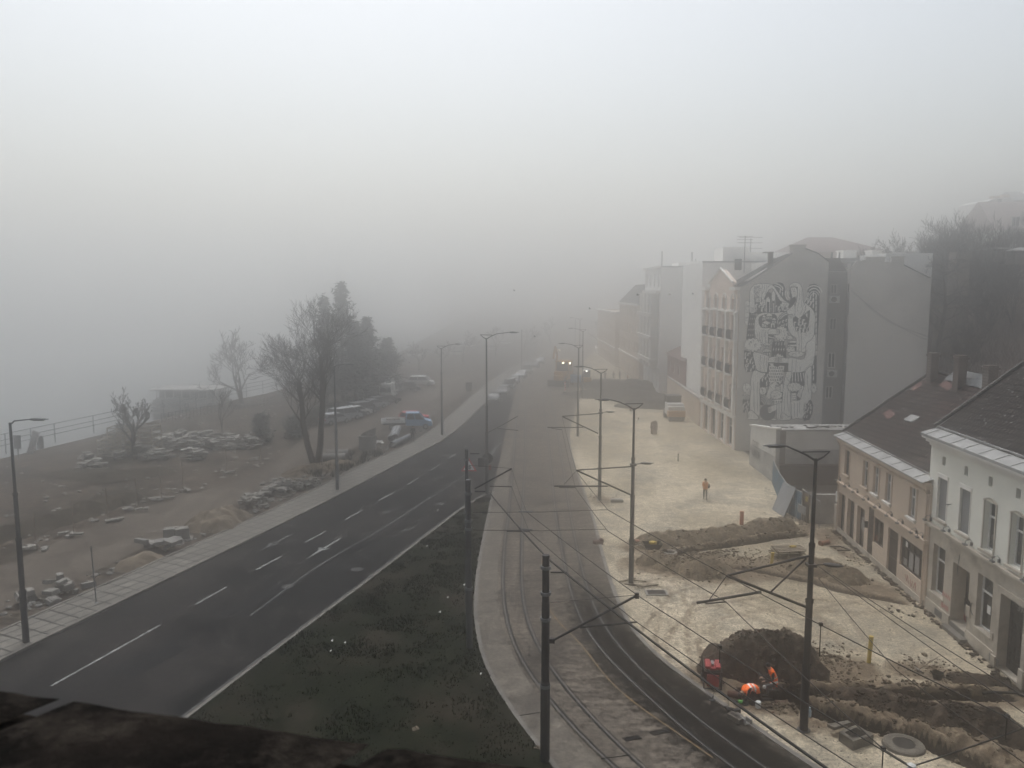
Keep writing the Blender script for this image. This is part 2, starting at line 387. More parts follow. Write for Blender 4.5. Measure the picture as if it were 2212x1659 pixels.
# plaza
def pr(y): return 21.6 if y<30 else (21.8 if y<58 else (22.4 if y<70 else 23.4 if y<130 else 24.2))
pl_far=strip('gravel_plaza',lambda y:xat(TR,y)+.08,lambda y:pr(y)+1.2,HY1,230,.0,M['sand'],30,.8,'soil',lambda x,y:0.75*(1-sst(.5,1.6,math.hypot(x-7.2,(y-63.6)*.6))))
def left_edge(y): return xat(TR,y)+.08
strip('gravel_plaza',left_edge,lambda y:HX0 if left_edge(y)<HX0 else left_edge(y),30,HY1,.0,M['sand'],6,.5,'soil',lambda x,y:0)
strip('gravel_plaza',lambda y:HX1,lambda y:24.0,24,HY1,.0,M['sand'],3,.5,'soil',soilf)
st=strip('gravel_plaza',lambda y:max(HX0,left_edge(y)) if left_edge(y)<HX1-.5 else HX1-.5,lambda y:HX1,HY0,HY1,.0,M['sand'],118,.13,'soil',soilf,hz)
st.data.materials.append(M['darksoil_pitshade'])
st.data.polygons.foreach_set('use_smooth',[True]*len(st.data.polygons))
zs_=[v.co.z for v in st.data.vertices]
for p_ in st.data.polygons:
    if min(zs_[i] for i in p_.vertices)<-.2: p_.material_index=1  # deep trench and pit faces take the dark soil colour as painted-in shade
# grass wedge
gl=lambda y:xat(RR,y)+.08
gr=lambda y:max(gl(y)+.01,xat(TL,y)-.1)
def grz(x,y): return .03+.05*fbm(x,y,.5)
strip('grass_verge',gl,gr,17,64.2,.03,M['grassbase'],30,.8,zf=grz,kind='stuff')
mb=MB(); rr=random.Random(3)
for k in range(42000):
    y=22+42*rr.random()**1.3; a,b=gl(y),gr(y)
    if b-a<.3: continue
    x=a+(b-a)*rr.random(); c=fbm(x,y,.7)
    if c<-.02 and rr.random()<.85: continue
    h=rr.uniform(.04,.12)*(1+c); q=rr.uniform(0,PI); dx,dy=math.cos(q)*.035,math.sin(q)*.035; z=.05+.05*fbm(x,y,.5)
    mb.add([(x-dx,y-dy,z),(x+dx,y+dy,z),(x+rr.uniform(-.05,.05),y+rr.uniform(-.05,.05),z+h)],[(0,1,2)])
mb.build('grass',M['grass'],kind='stuff')
# dirt service road + parking strip
U=[(-300,1340),(0,1225),(283,1105),(508,1040),(600,995),(660,940),(700,908),(770,876),(850,850),(940,826),(1030,800)]
Lw=[(-300,1440),(0,1320),(212,1232),(384,1144),(521,1085),(600,1050),(700,1002),(770,962),(860,928),(910,915),(950,885),(1000,852),(1050,815)]
cu,cl=curveP(U),curveP(Lw)
strip('dirt_road',lambda y:xat(cu,y),lambda y:max(xat(cl,y),xat(cu,y)+.5),38,165,.004,M['dirtroad'],5)
# road markings
MP=lambda L,k=3:curveP(L,.5,k)
lane=MP([(-200,1640),(110,1482),(345,1350),(490,1270),(606,1200),(700,1148),(780,1103),(850,1065),(914,1030),(975,990),(1020,955),(1050,925),(1080,890)])
def dashes(name,segs,w,m,z=.004):
    mb=MB()
    for a,b in segs:
        A,B=G(*a),G(*b); t=(B-A).normalized(); n=Vector((t.y,-t.x,0))*w/2
        mb.quad(*(q+Vector((0,0,z)) for q in(A-n,A+n,B+n,B-n)))
    o=mb.build(name,m); o['kind']='structure'
ZC=zoom(1000,1700,2.011)
dashes('lane_marking',[((110,1482),(346,1350)),((422,1306),(489,1268))]+[(ZC(*a),ZC(*b)) for a,b in [((50,1165),(252,1055)),((443,945),(612,853)),((765,763),(908,683)),((1037,607),(1157,543)),((1265,480),(1357,424)),((1450,366),(1527,317)),((1600,268),(1657,231)),((1722,182),(1745,166)),((1785,135),(1803,120))]],.13,M['paint'])
dashes('lane_marking',[(ZC(1610,472),ZC(1668,440)),(ZC(1478,628),ZC(1590,640))],.12,M['paintfaint'])
cw=MP([ZC(0,1535),ZC(480,1180),ZC(800,985),ZC(1100,810),ZC(1430,598),ZC(1560,520),ZC(1740,392)]); loop_strip('lane_marking',cw,-.06,.06,.004,M['paintfaint'])
loop_strip('lane_marking',offs(RR,-.28),-.05,.05,.004,M['paintfaint'])
cw2=MP([ZC(1820,280),ZC(1930,245),ZC(1980,180),ZC(2040,130)],0)
loop_strip('lane_marking',cw2,-.15,.15,.004,M['paintfaint'])
def arrow(a,b,w=.95,turn=False):         # tail a -> tip b
    A,B=G(*a),G(*b); t=(B-A).normalized(); n=Vector((t.y,-t.x,0)); L=(B-A).length; z=Vector((0,0,.004)); mb=MB()
    q=lambda s,o:A+t*s+n*o+z
    mb.quad(q(0,-.07),q(0,.07),q(L*.55,.1),q(L*.55,-.1))
    mb.add([q(L*.5,-w/2),q(L*.5,w/2),q(L*.62,.12),q(L,0),q(L*.62,-.12)],[(0,4,3,2,1)] )
    mb.build('arrow_marking',M['paint'] if not turn else M['paintfaint'])['kind']='structure'
arrow(ZC(735,908),ZC(450,1078)); arrow(ZC(345,875),ZC(38,1034),turn=True); arrow(ZC(1330,822),ZC(1205,862),.8,True)
# yellow line between the tracks
M['yellow']=mat('yellow_paint',(.22,.13,.04),.8,(.12,.09,.055),2.5,6,lo=.3,hi=.6)
yc=curveP([Z5(740,620),Z5(755,900),Z5(765,1150),Z5(790,1450),Z5(850,1620),(1264,1430+ -35),(1290,1450),(1360,1520),(1460,1580),(1540,1640)],.8,8)
loop_strip('track_marking',yc,-.035,.035,.06,M['yellow'],rng=(24,50))
for nm,x,y,r in(('manhole_cover',*ZC(860,1162),.36),('manhole_cover',*ZC(1100,700),.33),('manhole_cover',*ZC(300,1300),.33),('manhole_cover',*ZC(1530,634),.34)):
    g=G(x,y); mb=MB(); mb.lathe([(.001,.006),(r*.8,.006),(r*.82,.003),(r,.008),(r*1.08,.004)],(g.x,g.y,.002),20); mb.build(nm,mat('cast_iron_cover',(.05,.048,.045),.7,(.03,.028,.026),8,4),kind='structure')
# asphalt repair patches
M['patch']=mat('asphalt_patch',(.017,.017,.017),.9,(.028,.027,.026),1.5,8,spec=.04,grain=(7,.7,1.3))
for i,(x,y,L,W,a) in enumerate(((560,1290,7,.9,.62),(760,1215,5,1.1,.62),(930,1075,9,.8,.67),(330,1420,4,1.6,.6),(1000,1010,6,.9,.75))):
    g=G(x,y); mb=MB(); mb.box((g.x,g.y,.0),(L,W,.007),rz=PI/2-.42+.0*a); mb.build('asphalt_patch',M['patch'],kind='structure')
# concrete slab joints / drain slots across the track bed
mb=MB()
for a,b,n in [(Z8(0,0),Z8(0,0),0)]: pass
Z66=zoom(2000,2200,1.903)
for a,b in [(Z66(950,1455),Z66(1060,1435)),(Z66(1155,1410),Z66(1270,1385))]:
    A,B=G(*a),G(*b)
    for k in range(9):
        p=A.lerp(B,k/8); mb.box((p.x,p.y,.07),(.05,.28,.02),.5)
mb.build('drain_grate',M['groove'],label='slotted drain grates set across the tram tracks',category='drain')
mb=MB()
for a,b,c in [((145,1262),(300,1236),(330,1232)),((770,1590),(950,1565),(1000,1560))]:
    mb.tube([G(*Z66(*q),.062) for q in(a,b,c)],.02,4)
mb.build('slab_joint',M['groove'],kind='structure')
# hill on the right
def hillz(x,y):
    t=sst(34,78,x); return -.05+t*(18.5+1.5*fbm(x,y,.02))*(.5+.5*sst(30,95,y))+1.2*fbm(x,y,.12)*t
mb=MB(); n1,n2=70,90
for i in range(n1):
    for j in range(n2):
        x=34+i*3.2; y=10+j*4.0; mb.v.append((x,y,hillz(x,y) if i else -.3))
for i in range(n1-1):
    for j in range(n2-1):
        a=i*n2+j; mb.f.append((a,a+n2,a+n2+1,a+1)); mb.m.append(0)
M['hill']=mat('hill_scrub',(.10,.075,.058),.97,(.16,.125,.10),.4,9,bump=1,bscale=1.5,spec=.03)
mb.build('hill',M['hill'],smooth=True)['kind']='structure'
# ================================================================ BUILDINGS
M['cream']=mat('cream_render',(.60,.49,.385),.9,(.53,.43,.34),.7,7,bump=.1,bscale=30,spec=.1,c3=(.47,.385,.305),s3=.5)
M['paleblue']=mat('pale_grey_blue_render',(.76,.745,.665),.9,(.70,.685,.61),.6,7,bump=.1,bscale=30,spec=.1)
M['beigebase']=mat('beige_base_render',(.50,.445,.37),.9,(.40,.355,.295),.8,8,bump=.1,bscale=20,spec=.1,c3=(.24,.21,.17),s3=.7)
M['wallgrey']=mat('grey_render',(.61,.58,.53),.93,(.54,.515,.475),.25,7,spec=.08,c3=(.45,.43,.395),s3=.15,bump=.3,bscale=6,stretch=(1,1,.2))
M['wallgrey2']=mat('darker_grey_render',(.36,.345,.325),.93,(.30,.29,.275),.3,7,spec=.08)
M['pink']=mat('peach_render',(.76,.63,.53),.9,(.67,.55,.46),.8,6,spec=.1)
M['trim']=mat('off_white_trim',(.80,.77,.71),.85,(.70,.67,.62),1.5,6,spec=.15)
M['gutter']=mat('grey_sheet_metal',(.32,.315,.30),.7,(.24,.235,.225),.9,5,spec=.3)
M['white']=mat('white_render',(.86,.84,.79),.9,(.78,.76,.72),.3,6,spec=.1)
M['offwhite']=mat('stained_white_render',(.42,.41,.385),.93,(.30,.29,.275),.5,9,spec=.08,c3=(.17,.16,.15),s3=.28)
M['glass']=mat('dark_glass',(.018,.02,.021),.25,(.035,.035,.034),.8,3,spec=.35)
M['glass2']=mat('curtained_glass',(.13,.125,.115),.35,(.05,.05,.048),1.6,5,spec=.5)
M['dark']=mat('dark_opening',(.02,.018,.017),.9)
M['frame']=mat('white_window_frame',(.66,.65,.62),.6,spec=.3)
M['brown']=mat('dark_brown_metal',(.035,.028,.024),.6,(.05,.04,.035),2,4)
M['blind']=brickmat('roller_blind',(.27,.275,.28),(.12,.12,.12),4,.055,.012,rot=(PI/2,0,0),offset=0)
M['tile']=None
def tilemat(name,c,c2,c3,axis):
    m=mat(name,c,.85,c2,.9,9,spec=.12,lo=.4,hi=.7,c3=c3,s3=.22); nt=m.node_tree;N=nt.nodes;L=nt.links; b=N['Principled BSDF']
    co=[n for n in N if n.type=='TEX_COORD'][0]
    br=N.new('ShaderNodeTexBrick'); br.inputs['Scale'].default_value=1; br.inputs['Brick Width'].default_value=.30; br.inputs['Row Height'].default_value=.40; br.inputs['Mortar Size'].default_value=.07
    br.inputs['Mortar'].default_value=(.008,.006,.005,1); br.offset=.5
    sx=N.new('ShaderNodeSeparateXYZ'); cx=N.new('ShaderNodeCombineXYZ'); L.new(co.outputs['Object'],sx.inputs[0]); L.new(sx.outputs[1],cx.inputs[0])
    ml=N.new('ShaderNodeMath'); ml.operation='MULTIPLY'; ml.inputs[1].default_value=1.25; L.new(sx.outputs[0],ml.inputs[0]); L.new(ml.outputs[0],cx.inputs[1])
    L.new(cx.outputs[0],br.inputs['Vector'])
    prev=b.inputs['Base Color'].links[0].from_socket; L.new(prev,br.inputs['Color1'])
    dk=N.new('ShaderNodeMix'); dk.data_type='RGBA'; dk.inputs[0].default_value=.45; L.new(prev,dk.inputs[6]); dk.inputs[7].default_value=(.02,.014,.011,1); L.new(dk.outputs[2],br.inputs['Color2'])
    # lichen specks
    n=N.new('ShaderNodeTexVoronoi'); n.inputs['Scale'].default_value=2.3; L.new(co.outputs['Object'],n.inputs['Vector'])
    mr=N.new('ShaderNodeMapRange'); mr.inputs[1].default_value=.15; mr.inputs[2].default_value=.08; L.new(n.outputs['Distance'],mr.inputs[0])
    mx=N.new('ShaderNodeMix'); mx.data_type='RGBA'; L.new(mr.outputs[0],mx.inputs[0]); L.new(br.outputs[0],mx.inputs[6]); mx.inputs[7].default_value=(.24,.235,.22,1)
    L.new(mx.outputs[2],b.inputs['Base Color'])
    bp=N.new('ShaderNodeBump'); bp.invert=True; bp.inputs['Strength'].default_value=.7; bp.inputs['Distance'].default_value=.04; L.new(br.outputs['Fac'],bp.inputs['Height']); L.new(bp.outputs[0],b.inputs['Normal'])
    return m
M['tile']=tilemat('weathered_roof_tiles',(.045,.034,.029),(.13,.10,.085),(.12,.065,.055),0)
M['tile2']=tilemat('dark_roof_tiles',(.038,.030,.026),(.062,.050,.043),(.05,.035,.03),0)
M['redroof']=mat('red_roof',(.13,.07,.06),.9,(.10,.058,.05),2,6)
M['brick']=brickmat('old_brick',(.12,.082,.066),(.18,.16,.14),.26,.09,.015,rot=(PI/2,0,0))
M['rubbleearth']=mat('brown_earth_wall',(.055,.038,.03),.95,(.095,.07,.052),1.2,9,bump=1,bscale=5)
M['iron']=mat('wrought_iron',(.03,.03,.032),.6)
M['blackpaint']=mat('black_spray_paint',(.02,.02,.02),.8); M['redpaint']=mat('red_spray_paint',(.35,.03,.025),.8)
M['ac']=mat('white_plastic',(.6,.6,.58),.5); M['fan']=mat('dark_grille',(.08,.08,.08),.7)
class Plane:                                 # vertical facade: s along A->B, n outward
    def __init__(s,A,B,z0=0):
        s.A=Vector((A[0],A[1],0)); d=Vector((B[0]-A[0],B[1]-A[1],0)); s.L=d.length; s.u=d/s.L; s.n=Vector((s.u.y,-s.u.x,0)); s.B=Vector((B[0],B[1],0))
    def p(s,a,z,o=0): return s.A+s.u*a+Vector((0,0,z))+s.n*o
    def of(s,x,y): return onpl(x,y,s.A,s.B)
    def rect(s,tl,br):                       # photo corners -> s0,s1,z0,z1
        a,b=s.of(*tl),s.of(*br); return (a[0],b[0],b[1],a[1])
    def boxp(s,mb,s0,s1,z0,z1,o0,o1):
        c=s.p((s0+s1)/2,(z0+z1)/2,(o0+o1)/2)
        R=Matrix((s.u,s.n,Vector((0,0,1)))).transposed()
        return mb.box(c,(s1-s0,abs(o1-o0),z1-z0),M=R)
def wallopen(mb,P,s0,s1,z0,z1,ops,dep=.22,top=None):
    ss=sorted(set([s0,s1]+[v for o in ops for v in(o[0],o[1]) if s0<v<s1])); zs=sorted(set([z0,z1]+[v for o in ops for v in(o[2],o[3]) if z0<v<z1]))
    for i in range(len(ss)-1):
        for j in range(len(zs)-1):
            a,b=(ss[i]+ss[i+1])/2,(zs[j]+zs[j+1])/2
            if any(o[0]<a<o[1] and o[2]<b<o[3] for o in ops): continue
            mb.quad(P.p(ss[i],zs[j]),P.p(ss[i+1],zs[j]),P.p(ss[i+1],zs[j+1]),P.p(ss[i],zs[j+1]))
    for o in ops:
        d=o[4] if len(o)>4 else dep
        a,b,c,e=o[:4]
        mb.quad(P.p(a,c),P.p(a,c,-d),P.p(a,e,-d),P.p(a,e)); mb.quad(P.p(b,c),P.p(b,e),P.p(b,e,-d),P.p(b,c,-d))
        mb.quad(P.p(a,e),P.p(a,e,-d),P.p(b,e,-d),P.p(b,e)); mb.quad(P.p(a,c),P.p(b,c),P.p(b,c,-d),P.p(a,c,-d))
def window(P,par,o,d=.2,style='cross',fm=None,gm=None,fw=.07,name='window'):
    a,b,c,e=o[:4]; fm=fm or M['frame']; gm=gm or M['glass']; mb=MB()
    g=MB(); P.boxp(g,a+.01,b-.01,c+.01,e-.01,-d-.02,-d-.05)
    P.boxp(mb,a,a+fw,c,e,-d-.015,-d+.045); P.boxp(mb,b-fw,b,c,e,-d-.015,-d+.045)
    P.boxp(mb,a+fw,b-fw,c,c+fw,-d-.015,-d+.045); P.boxp(mb,a+fw,b-fw,e-fw,e,-d-.015,-d+.045)
    if style in('cross','t'):
        zz=c+(e-c)*.66; P.boxp(mb,a+fw,b-fw,zz-fw*.6,zz+fw*.6,-d-.012,-d+.05)
        P.boxp(mb,(a+b)/2-fw*.5,(a+b)/2+fw*.5,c+fw,zz-fw*.6,-d-.012,-d+.04); P.boxp(mb,(a+b)/2-fw*.5,(a+b)/2+fw*.5,zz+fw*.6,e-fw,-d-.012,-d+.04)
    if style=='trans':
        zz=c+(e-c)*.68; P.boxp(mb,a+fw,b-fw,zz-fw*.5,zz+fw*.5,-d-.012,-d+.05)
    if style=='mid':
        P.boxp(mb,(a+b)/2-fw*.5,(a+b)/2+fw*.5,c+fw,e-fw,-d-.012,-d+.04)
    if style=='shop':
        for k in(1,2,3): x=a+(b-a)*k/4; P.boxp(mb,x-.03,x+.03,c+fw,e-fw,-d-.012,-d+.04)
        zz=c+(e-c)*.68; P.boxp(mb,a+fw,b-fw,zz-.03,zz+.03,-d-.01,-d+.052)
    w=mb.build(name,fm,par); g.build('pane',gm,w); return w
def textobj(name,txt,P,s,z,size,m,par,o=.004,rot=0,shear=0):
    cu=bpy.data.curves.new(name,'FONT'); cu.body=txt; cu.size=size; cu.extrude=.002; cu.shear=shear; cu.offset=.004
    ob=bpy.data.objects.new(name,cu); COL.objects.link(ob); ob.data.materials.append(m)
    R=Matrix((P.u,Vector((0,0,1)),P.n)).transposed().to_4x4()@Matrix.Rotation(rot,4,'Z'); ob.matrix_world=Matrix.Translation(P.p(s,z,o))@R
    bpy.context.view_layer.update(); me=bpy.data.meshes.new_from_object(ob.evaluated_get(bpy.context.evaluated_depsgraph_get()))
    mw=ob.matrix_world.copy(); bpy.data.objects.remove(ob); me.transform(mw); o2=bpy.data.objects.new(name,me); COL.objects.link(o2); setpar(o2,par); return o2
def scribble(P,par,pts,w,m,name='graffiti'):
    mb=MB(); 
    for st in pts: mb.tube([P.p(a,z,.012) for a,z in st],w,5)
    return mb.build(name,m,par)
def spot(P,par,s,z,m=None):
    mb=MB(); mb.tube([P.p(s,z+.12,.0),P.p(s,z+.28,.12),P.p(s,z+.2,.32),P.p(s,z+.05,.36)],.018,6)
    P.boxp(mb,s-.12,s+.12,z-.02,z+.06,.28,.42); P.boxp(mb,s-.05,s+.05,z-.04,z+.12,.005,.09)
    return mb.build('wall_lamp',M['fan'],par)
# ---------------------------------------------------------------- cream two storey house
def cream_house():
    P=Plane(G(1808,1146),G(1996,1312)); L=P.L
    par=empty('cream_house',P.p(L/2,0),'cream two storey house with old tiled roof and dark shopfronts','house')
    zc=6.72
    raw=[((170,825),(205,1050)),((318,900),(360,1150)),((400,955),(455,1225)),((500,1010),(560,1290)),((700,1110),(765,1410))]
    R=[P.rect(Z6(*a),Z6(*b)) for a,b in raw]; zt=sum(r[3] for r in R)/5; zb=sum(r[2] for r in R)/5
    up=[]
    for r in R:
        m=(r[0]+r[1])/2; up.append((m-.42,m+.42,zb,zt,.16))
    rg=[((190,222),(250,735)),((305,303),(372,850)),((435,398),(508,945)),((582,487),(650,1110)),((652,543),(765,988)),((845,687),(945,1320)),((1010,802),(1300,1440))]
    gr_=[P.rect(Z9(*a),Z9(*b)) for a,b in rg]
    gd=[]
    for i,r in enumerate(gr_):
        d=.32 if i<3 else .18
        z0=.12 if i in(0,1,2,3,5) else r[2]; gd.append((r[0],max(r[1],r[0]+.5),z0,min(r[3],3.32),d))
    gd[3]=(gd[3][0],gd[4][0]-.02,.1,3.3,.10)
    mb=MB(); wallopen(mb,P,0,L,0,zc,up+gd)
    # side and back walls
    D=12.6
    def q(s,z,o): return P.p(s,z,-o)
    zr=11.25; dr=6.1
    for s in(0,L): mb.add([q(s,0,0),q(s,0,D),q(s,zc,D),q(s,zr,dr),q(s,zc,0)],[(0,1,2,3,4)])
    mb.quad(q(0,0,D),q(L,0,D),q(L,zc,D),q(0,zc,D))
    mb.build('wall',M['cream'],par)
    b=MB(); P.boxp(b,-.02,L-.1,.0,.35,.0,.05); b.build('plinth',M['beigebase'],par)
    c=MB()
    P.boxp(c,-.12,L-.02,3.46,3.60,.0,.16); P.boxp(c,-.12,L-.02,3.60,3.68,.0,.22)   # string course
    c.build('string_course',M['cream'],par)
    c=MB(); P.boxp(c,-.05,L-.02,6.16,6.24,0,.10); P.boxp(c,-.1,L-.02,6.50,6.72,0,.30); P.boxp(c,-.15,L-.02,6.72,6.86,0,.46)
    k=0.0
    while k<L-.3: P.boxp(c,k,k+.09,6.24,6.48,.0,.13); k+=.2
    c.build('cornice',M['cream'],par)
    g=MB(); g.quad(P.p(-.2,6.87,.50),P.p(L,6.87,.50),P.p(L,7.1,-.25),P.p(-.2,7.1,-.25)); g.quad(P.p(-.2,6.80,.50),P.p(L,6.80,.50),P.p(L,6.87,.50),P.p(-.2,6.87,.50))
    k=.4
    while k<L: P.boxp(g,k,k+.03,6.86,7.12,.46,-.2) if False else g.tube([P.p(k,6.89,.49),P.p(k,7.12,-.24)],.018,4); k+=1.55
    P.boxp(g,-.2,L,7.08,7.17,-.24,-.30)
    g.build('gutter_flashing',M['gutter'],par)
    # roof: two slopes with slight sag
    rf=MB(); n=24; m=10
    def rp(s,t,side):
        o=.2+(dr-.2)*t if side==0 else dr+(D+.3-dr)*t
        z=7.1+(zr-7.1+.12)*t if side==0 else zr+.12-(zr-zc)*t
        return P.p(s,z+.045*fbm(s,t*6,.7)-.05*math.sin(PI*t)*math.sin(PI*s/L),-o)
    for side in(0,1):
        for i in range(n):
            for j in range(m):
                a,b2=-.25+(L+.25)*i/n,-.25+(L+.25)*(i+1)/n; t0,t1=j/m,(j+1)/m
                rf.quad(rp(a,t0,side),rp(b2,t0,side),rp(b2,t1,side),rp(a,t1,side))
    rf.tube([rp(-.25+(L+.25)*i/20,1,0)+Vector((0,0,.03)) for i in range(21)],.11,6)
    rt=rf.build('roof',M['tile'],par)
    v=MB(); v.tube([rp(-.3,t/6,0)+Vector((0,0,.06)) for t in range(7)],.12,5); v.build('verge',M['brown'],rt)
    ps=MB()
    for a0,a1,t0,t1 in[(1.2,2.7,.35,.43),(2.5,4.2,.86,.93),(.1,.9,.74,.84)]:
        a=[rp(x,t,0)+Vector((-.02,0,.05)) for x,t in((a0,t0),(a1,t0-.04),(a1,t1-.04),(a0,t1))]; ps.quad(*a)
    ps.build('replaced_tiles',M['redroof'],rt)
    hz_=MB(); p0=rp(5.0,.41,0); hz_.box(p0+Vector((0,0,.12)),(.5,1.1,.05),M=Matrix.Rotation(-.62,3,'Y')); hz_.box(p0+Vector((-.1,0,.03)),(.45,.95,.14),M=Matrix.Rotation(-.62,3,'Y')); hz_.build('roof_hatch',M['gutter'],rt)
    ms=MB(); ms.quad(rp(2.2,.93,0)+Vector((0,0,.06)),rp(12.5,.93,0)+Vector((0,0,.06)),rp(12.5,1,0)+Vector((0,0,.14)),rp(2.2,1,0)+Vector((0,0,.14)))
    ms.quad(rp(2.2,1,0)+Vector((0,0,.1)),rp(12.5,1,0)+Vector((0,0,.1)),rp(12.5,1,0)+Vector((.3,0,.45)),rp(2.2,1,0)+Vector((.3,0,.45))); ms.build('ridge_sheeting',mat('dull_sheet',(.09,.095,.10),.7,(.2,.2,.19),1.2,6),rt)
    for s_,zt_,w_ in((.9,12.55,.55),(4.7,12.7,.6),(8.3,12.4,.62)):
        cm=MB(); c0=P.p(s_,(9.6+zt_)/2,-5.5); cm.box(c0,(w_*.9,w_,zt_-9.6)); cm.box(P.p(s_,zt_+.05,-5.5),(w_*.9+.14,w_+.14,.12)); cm.box(P.p(s_,zt_+.17,-5.5),(w_*.9+.02,w_+.02,.12)); cm.build('chimney',M['brick'],rt)
    # windows
    for i,o in enumerate(up):
        w=window(P,par,o,.14,'trans' if i<2 else 'cross',gm=M['glass'] if i<2 else M['glass2'],fm=M['brown'] if i==0 else None,fw=.06)
        t=MB(); P.boxp(t,o[0]-.10,o[0]-.0,o[2],o[3],0,.05); P.boxp(t,o[1]+.0,o[1]+.1,o[2],o[3],0,.05); P.boxp(t,o[0]-.1,o[1]+.1,o[3],o[3]+.12,0,.06)
        P.boxp(t,o[0]-.2,o[1]+.2,o[3]+.22,o[3]+.28,0,.24); P.boxp(t,o[0]-.26,o[1]+.26,o[3]+.28,o[3]+.33,0,.32); P.boxp(t,o[0]-.1,o[1]+.1,o[3]+.12,o[3]+.22,0,.1)
        t.build('hood',M['cream'],w)
        t=MB(); P.boxp(t,o[0]-.13,o[1]+.13,o[2]-.09,o[2],-.1,.2); P.boxp(t,o[0]-.07,o[1]+.07,o[2]-.2,o[2]-.09,0,.1); t.build('sill',M['trim'] if i>1 else M['cream'],w)
    for i,o in enumerate(gd):
        if i in(0,1,2): 
            w=window(P,par,o,.28,'trans',fm=M['brown'],gm=M['glass2'],fw=.08,name='shop_window')
            pb=MB(); P.boxp(pb,o[0]+.07,o[1]-.07,o[2]+1.15,o[3]-.75,-.262,-.256); pb.build('poster',M['glass2'] if i<2 else M['offwhite'],w)
        elif i==3:
            d=MB(); P.boxp(d,o[0],o[1],o[2],o[3],-.10,-.04)
            for k in range(5): P.boxp(d,o[0]+.05,o[1]-.05,.3+k*.6,.8+k*.6,-.04,-.02)
            dd=d.build('door',M['brown'],par); h=MB(); P.boxp(h,o[0]-.16,o[0]-.02,1.9,2.3,0,.2); h.build('meter_box',M['fan'],dd)
        elif i==5:
            d=MB(); P.boxp(d,o[0],o[1],o[2],o[3],-.17,-.12); P.boxp(d,o[0]+.1,o[1]-.1,.3,1.2,-.12,-.09); P.boxp(d,o[0]+.1,o[1]-.1,1.35,2.4,-.12,-.09)
            d.build('door',M['brown'],par)
        else:
            w=window(P,par,o,.14,'shop' if i==6 else 'mid',fm=M['brown'],fw=.09,name='shop_window')
            if i==6:
                pb=MB(); W=o[1]-o[0]
                for k,(a,b,z1) in enumerate([(.04,.24,.28),(.27,.49,.62),(.52,.74,.66)]):
                    P.boxp(pb,o[0]+W*a+.04,o[0]+W*b,o[2]+.12,o[2]+(o[3]-o[2])*z1,-.155,-.15)
                pb.build('paper_screen',M['offwhite'],w)
                sg=MB(); P.boxp(sg,o[0]+.35,o[0]+.62,o[2]+1.15,o[2]+1.5,-.148,-.142); sg.build('notice',M['trim'],w)
    for x,y in[(130,1105),(205,1150),(275,1200),(365,1255),(460,1320),(560,1385),(650,1440),(765,1520),(820,1555)]:
        s_,z_=P.of(*Z6(x,y)); 
        if .1<s_<L-.1: spot(P,par,s_,3.72)
    for s_ in(.12,L-.22):
        t=MB(); t.tube([P.p(s_,6.5,.28),P.p(s_,6.2,.10),P.p(s_,.15,.10),P.p(s_,.02,.22)],.055,8); t.build('drainpipe',M['cream'],par)
    scribble(P,par,[[(L-2.5,.95),(L-2.3,.6),(L-2.2,1.0),(L-2.0,.55)],[(L-1.8,.9),(L-1.7,.5),(L-1.5,.9)],[(L-1.4,.55),(L-1.2,.95),(L-1.1,.5)]],.012,M['redpaint'])
    scribble(P,par,[[(6.9,1.6),(7.1,1.9),(7.2,1.5)]],.012,M['redpaint'])
    return P
PY=cream_house()
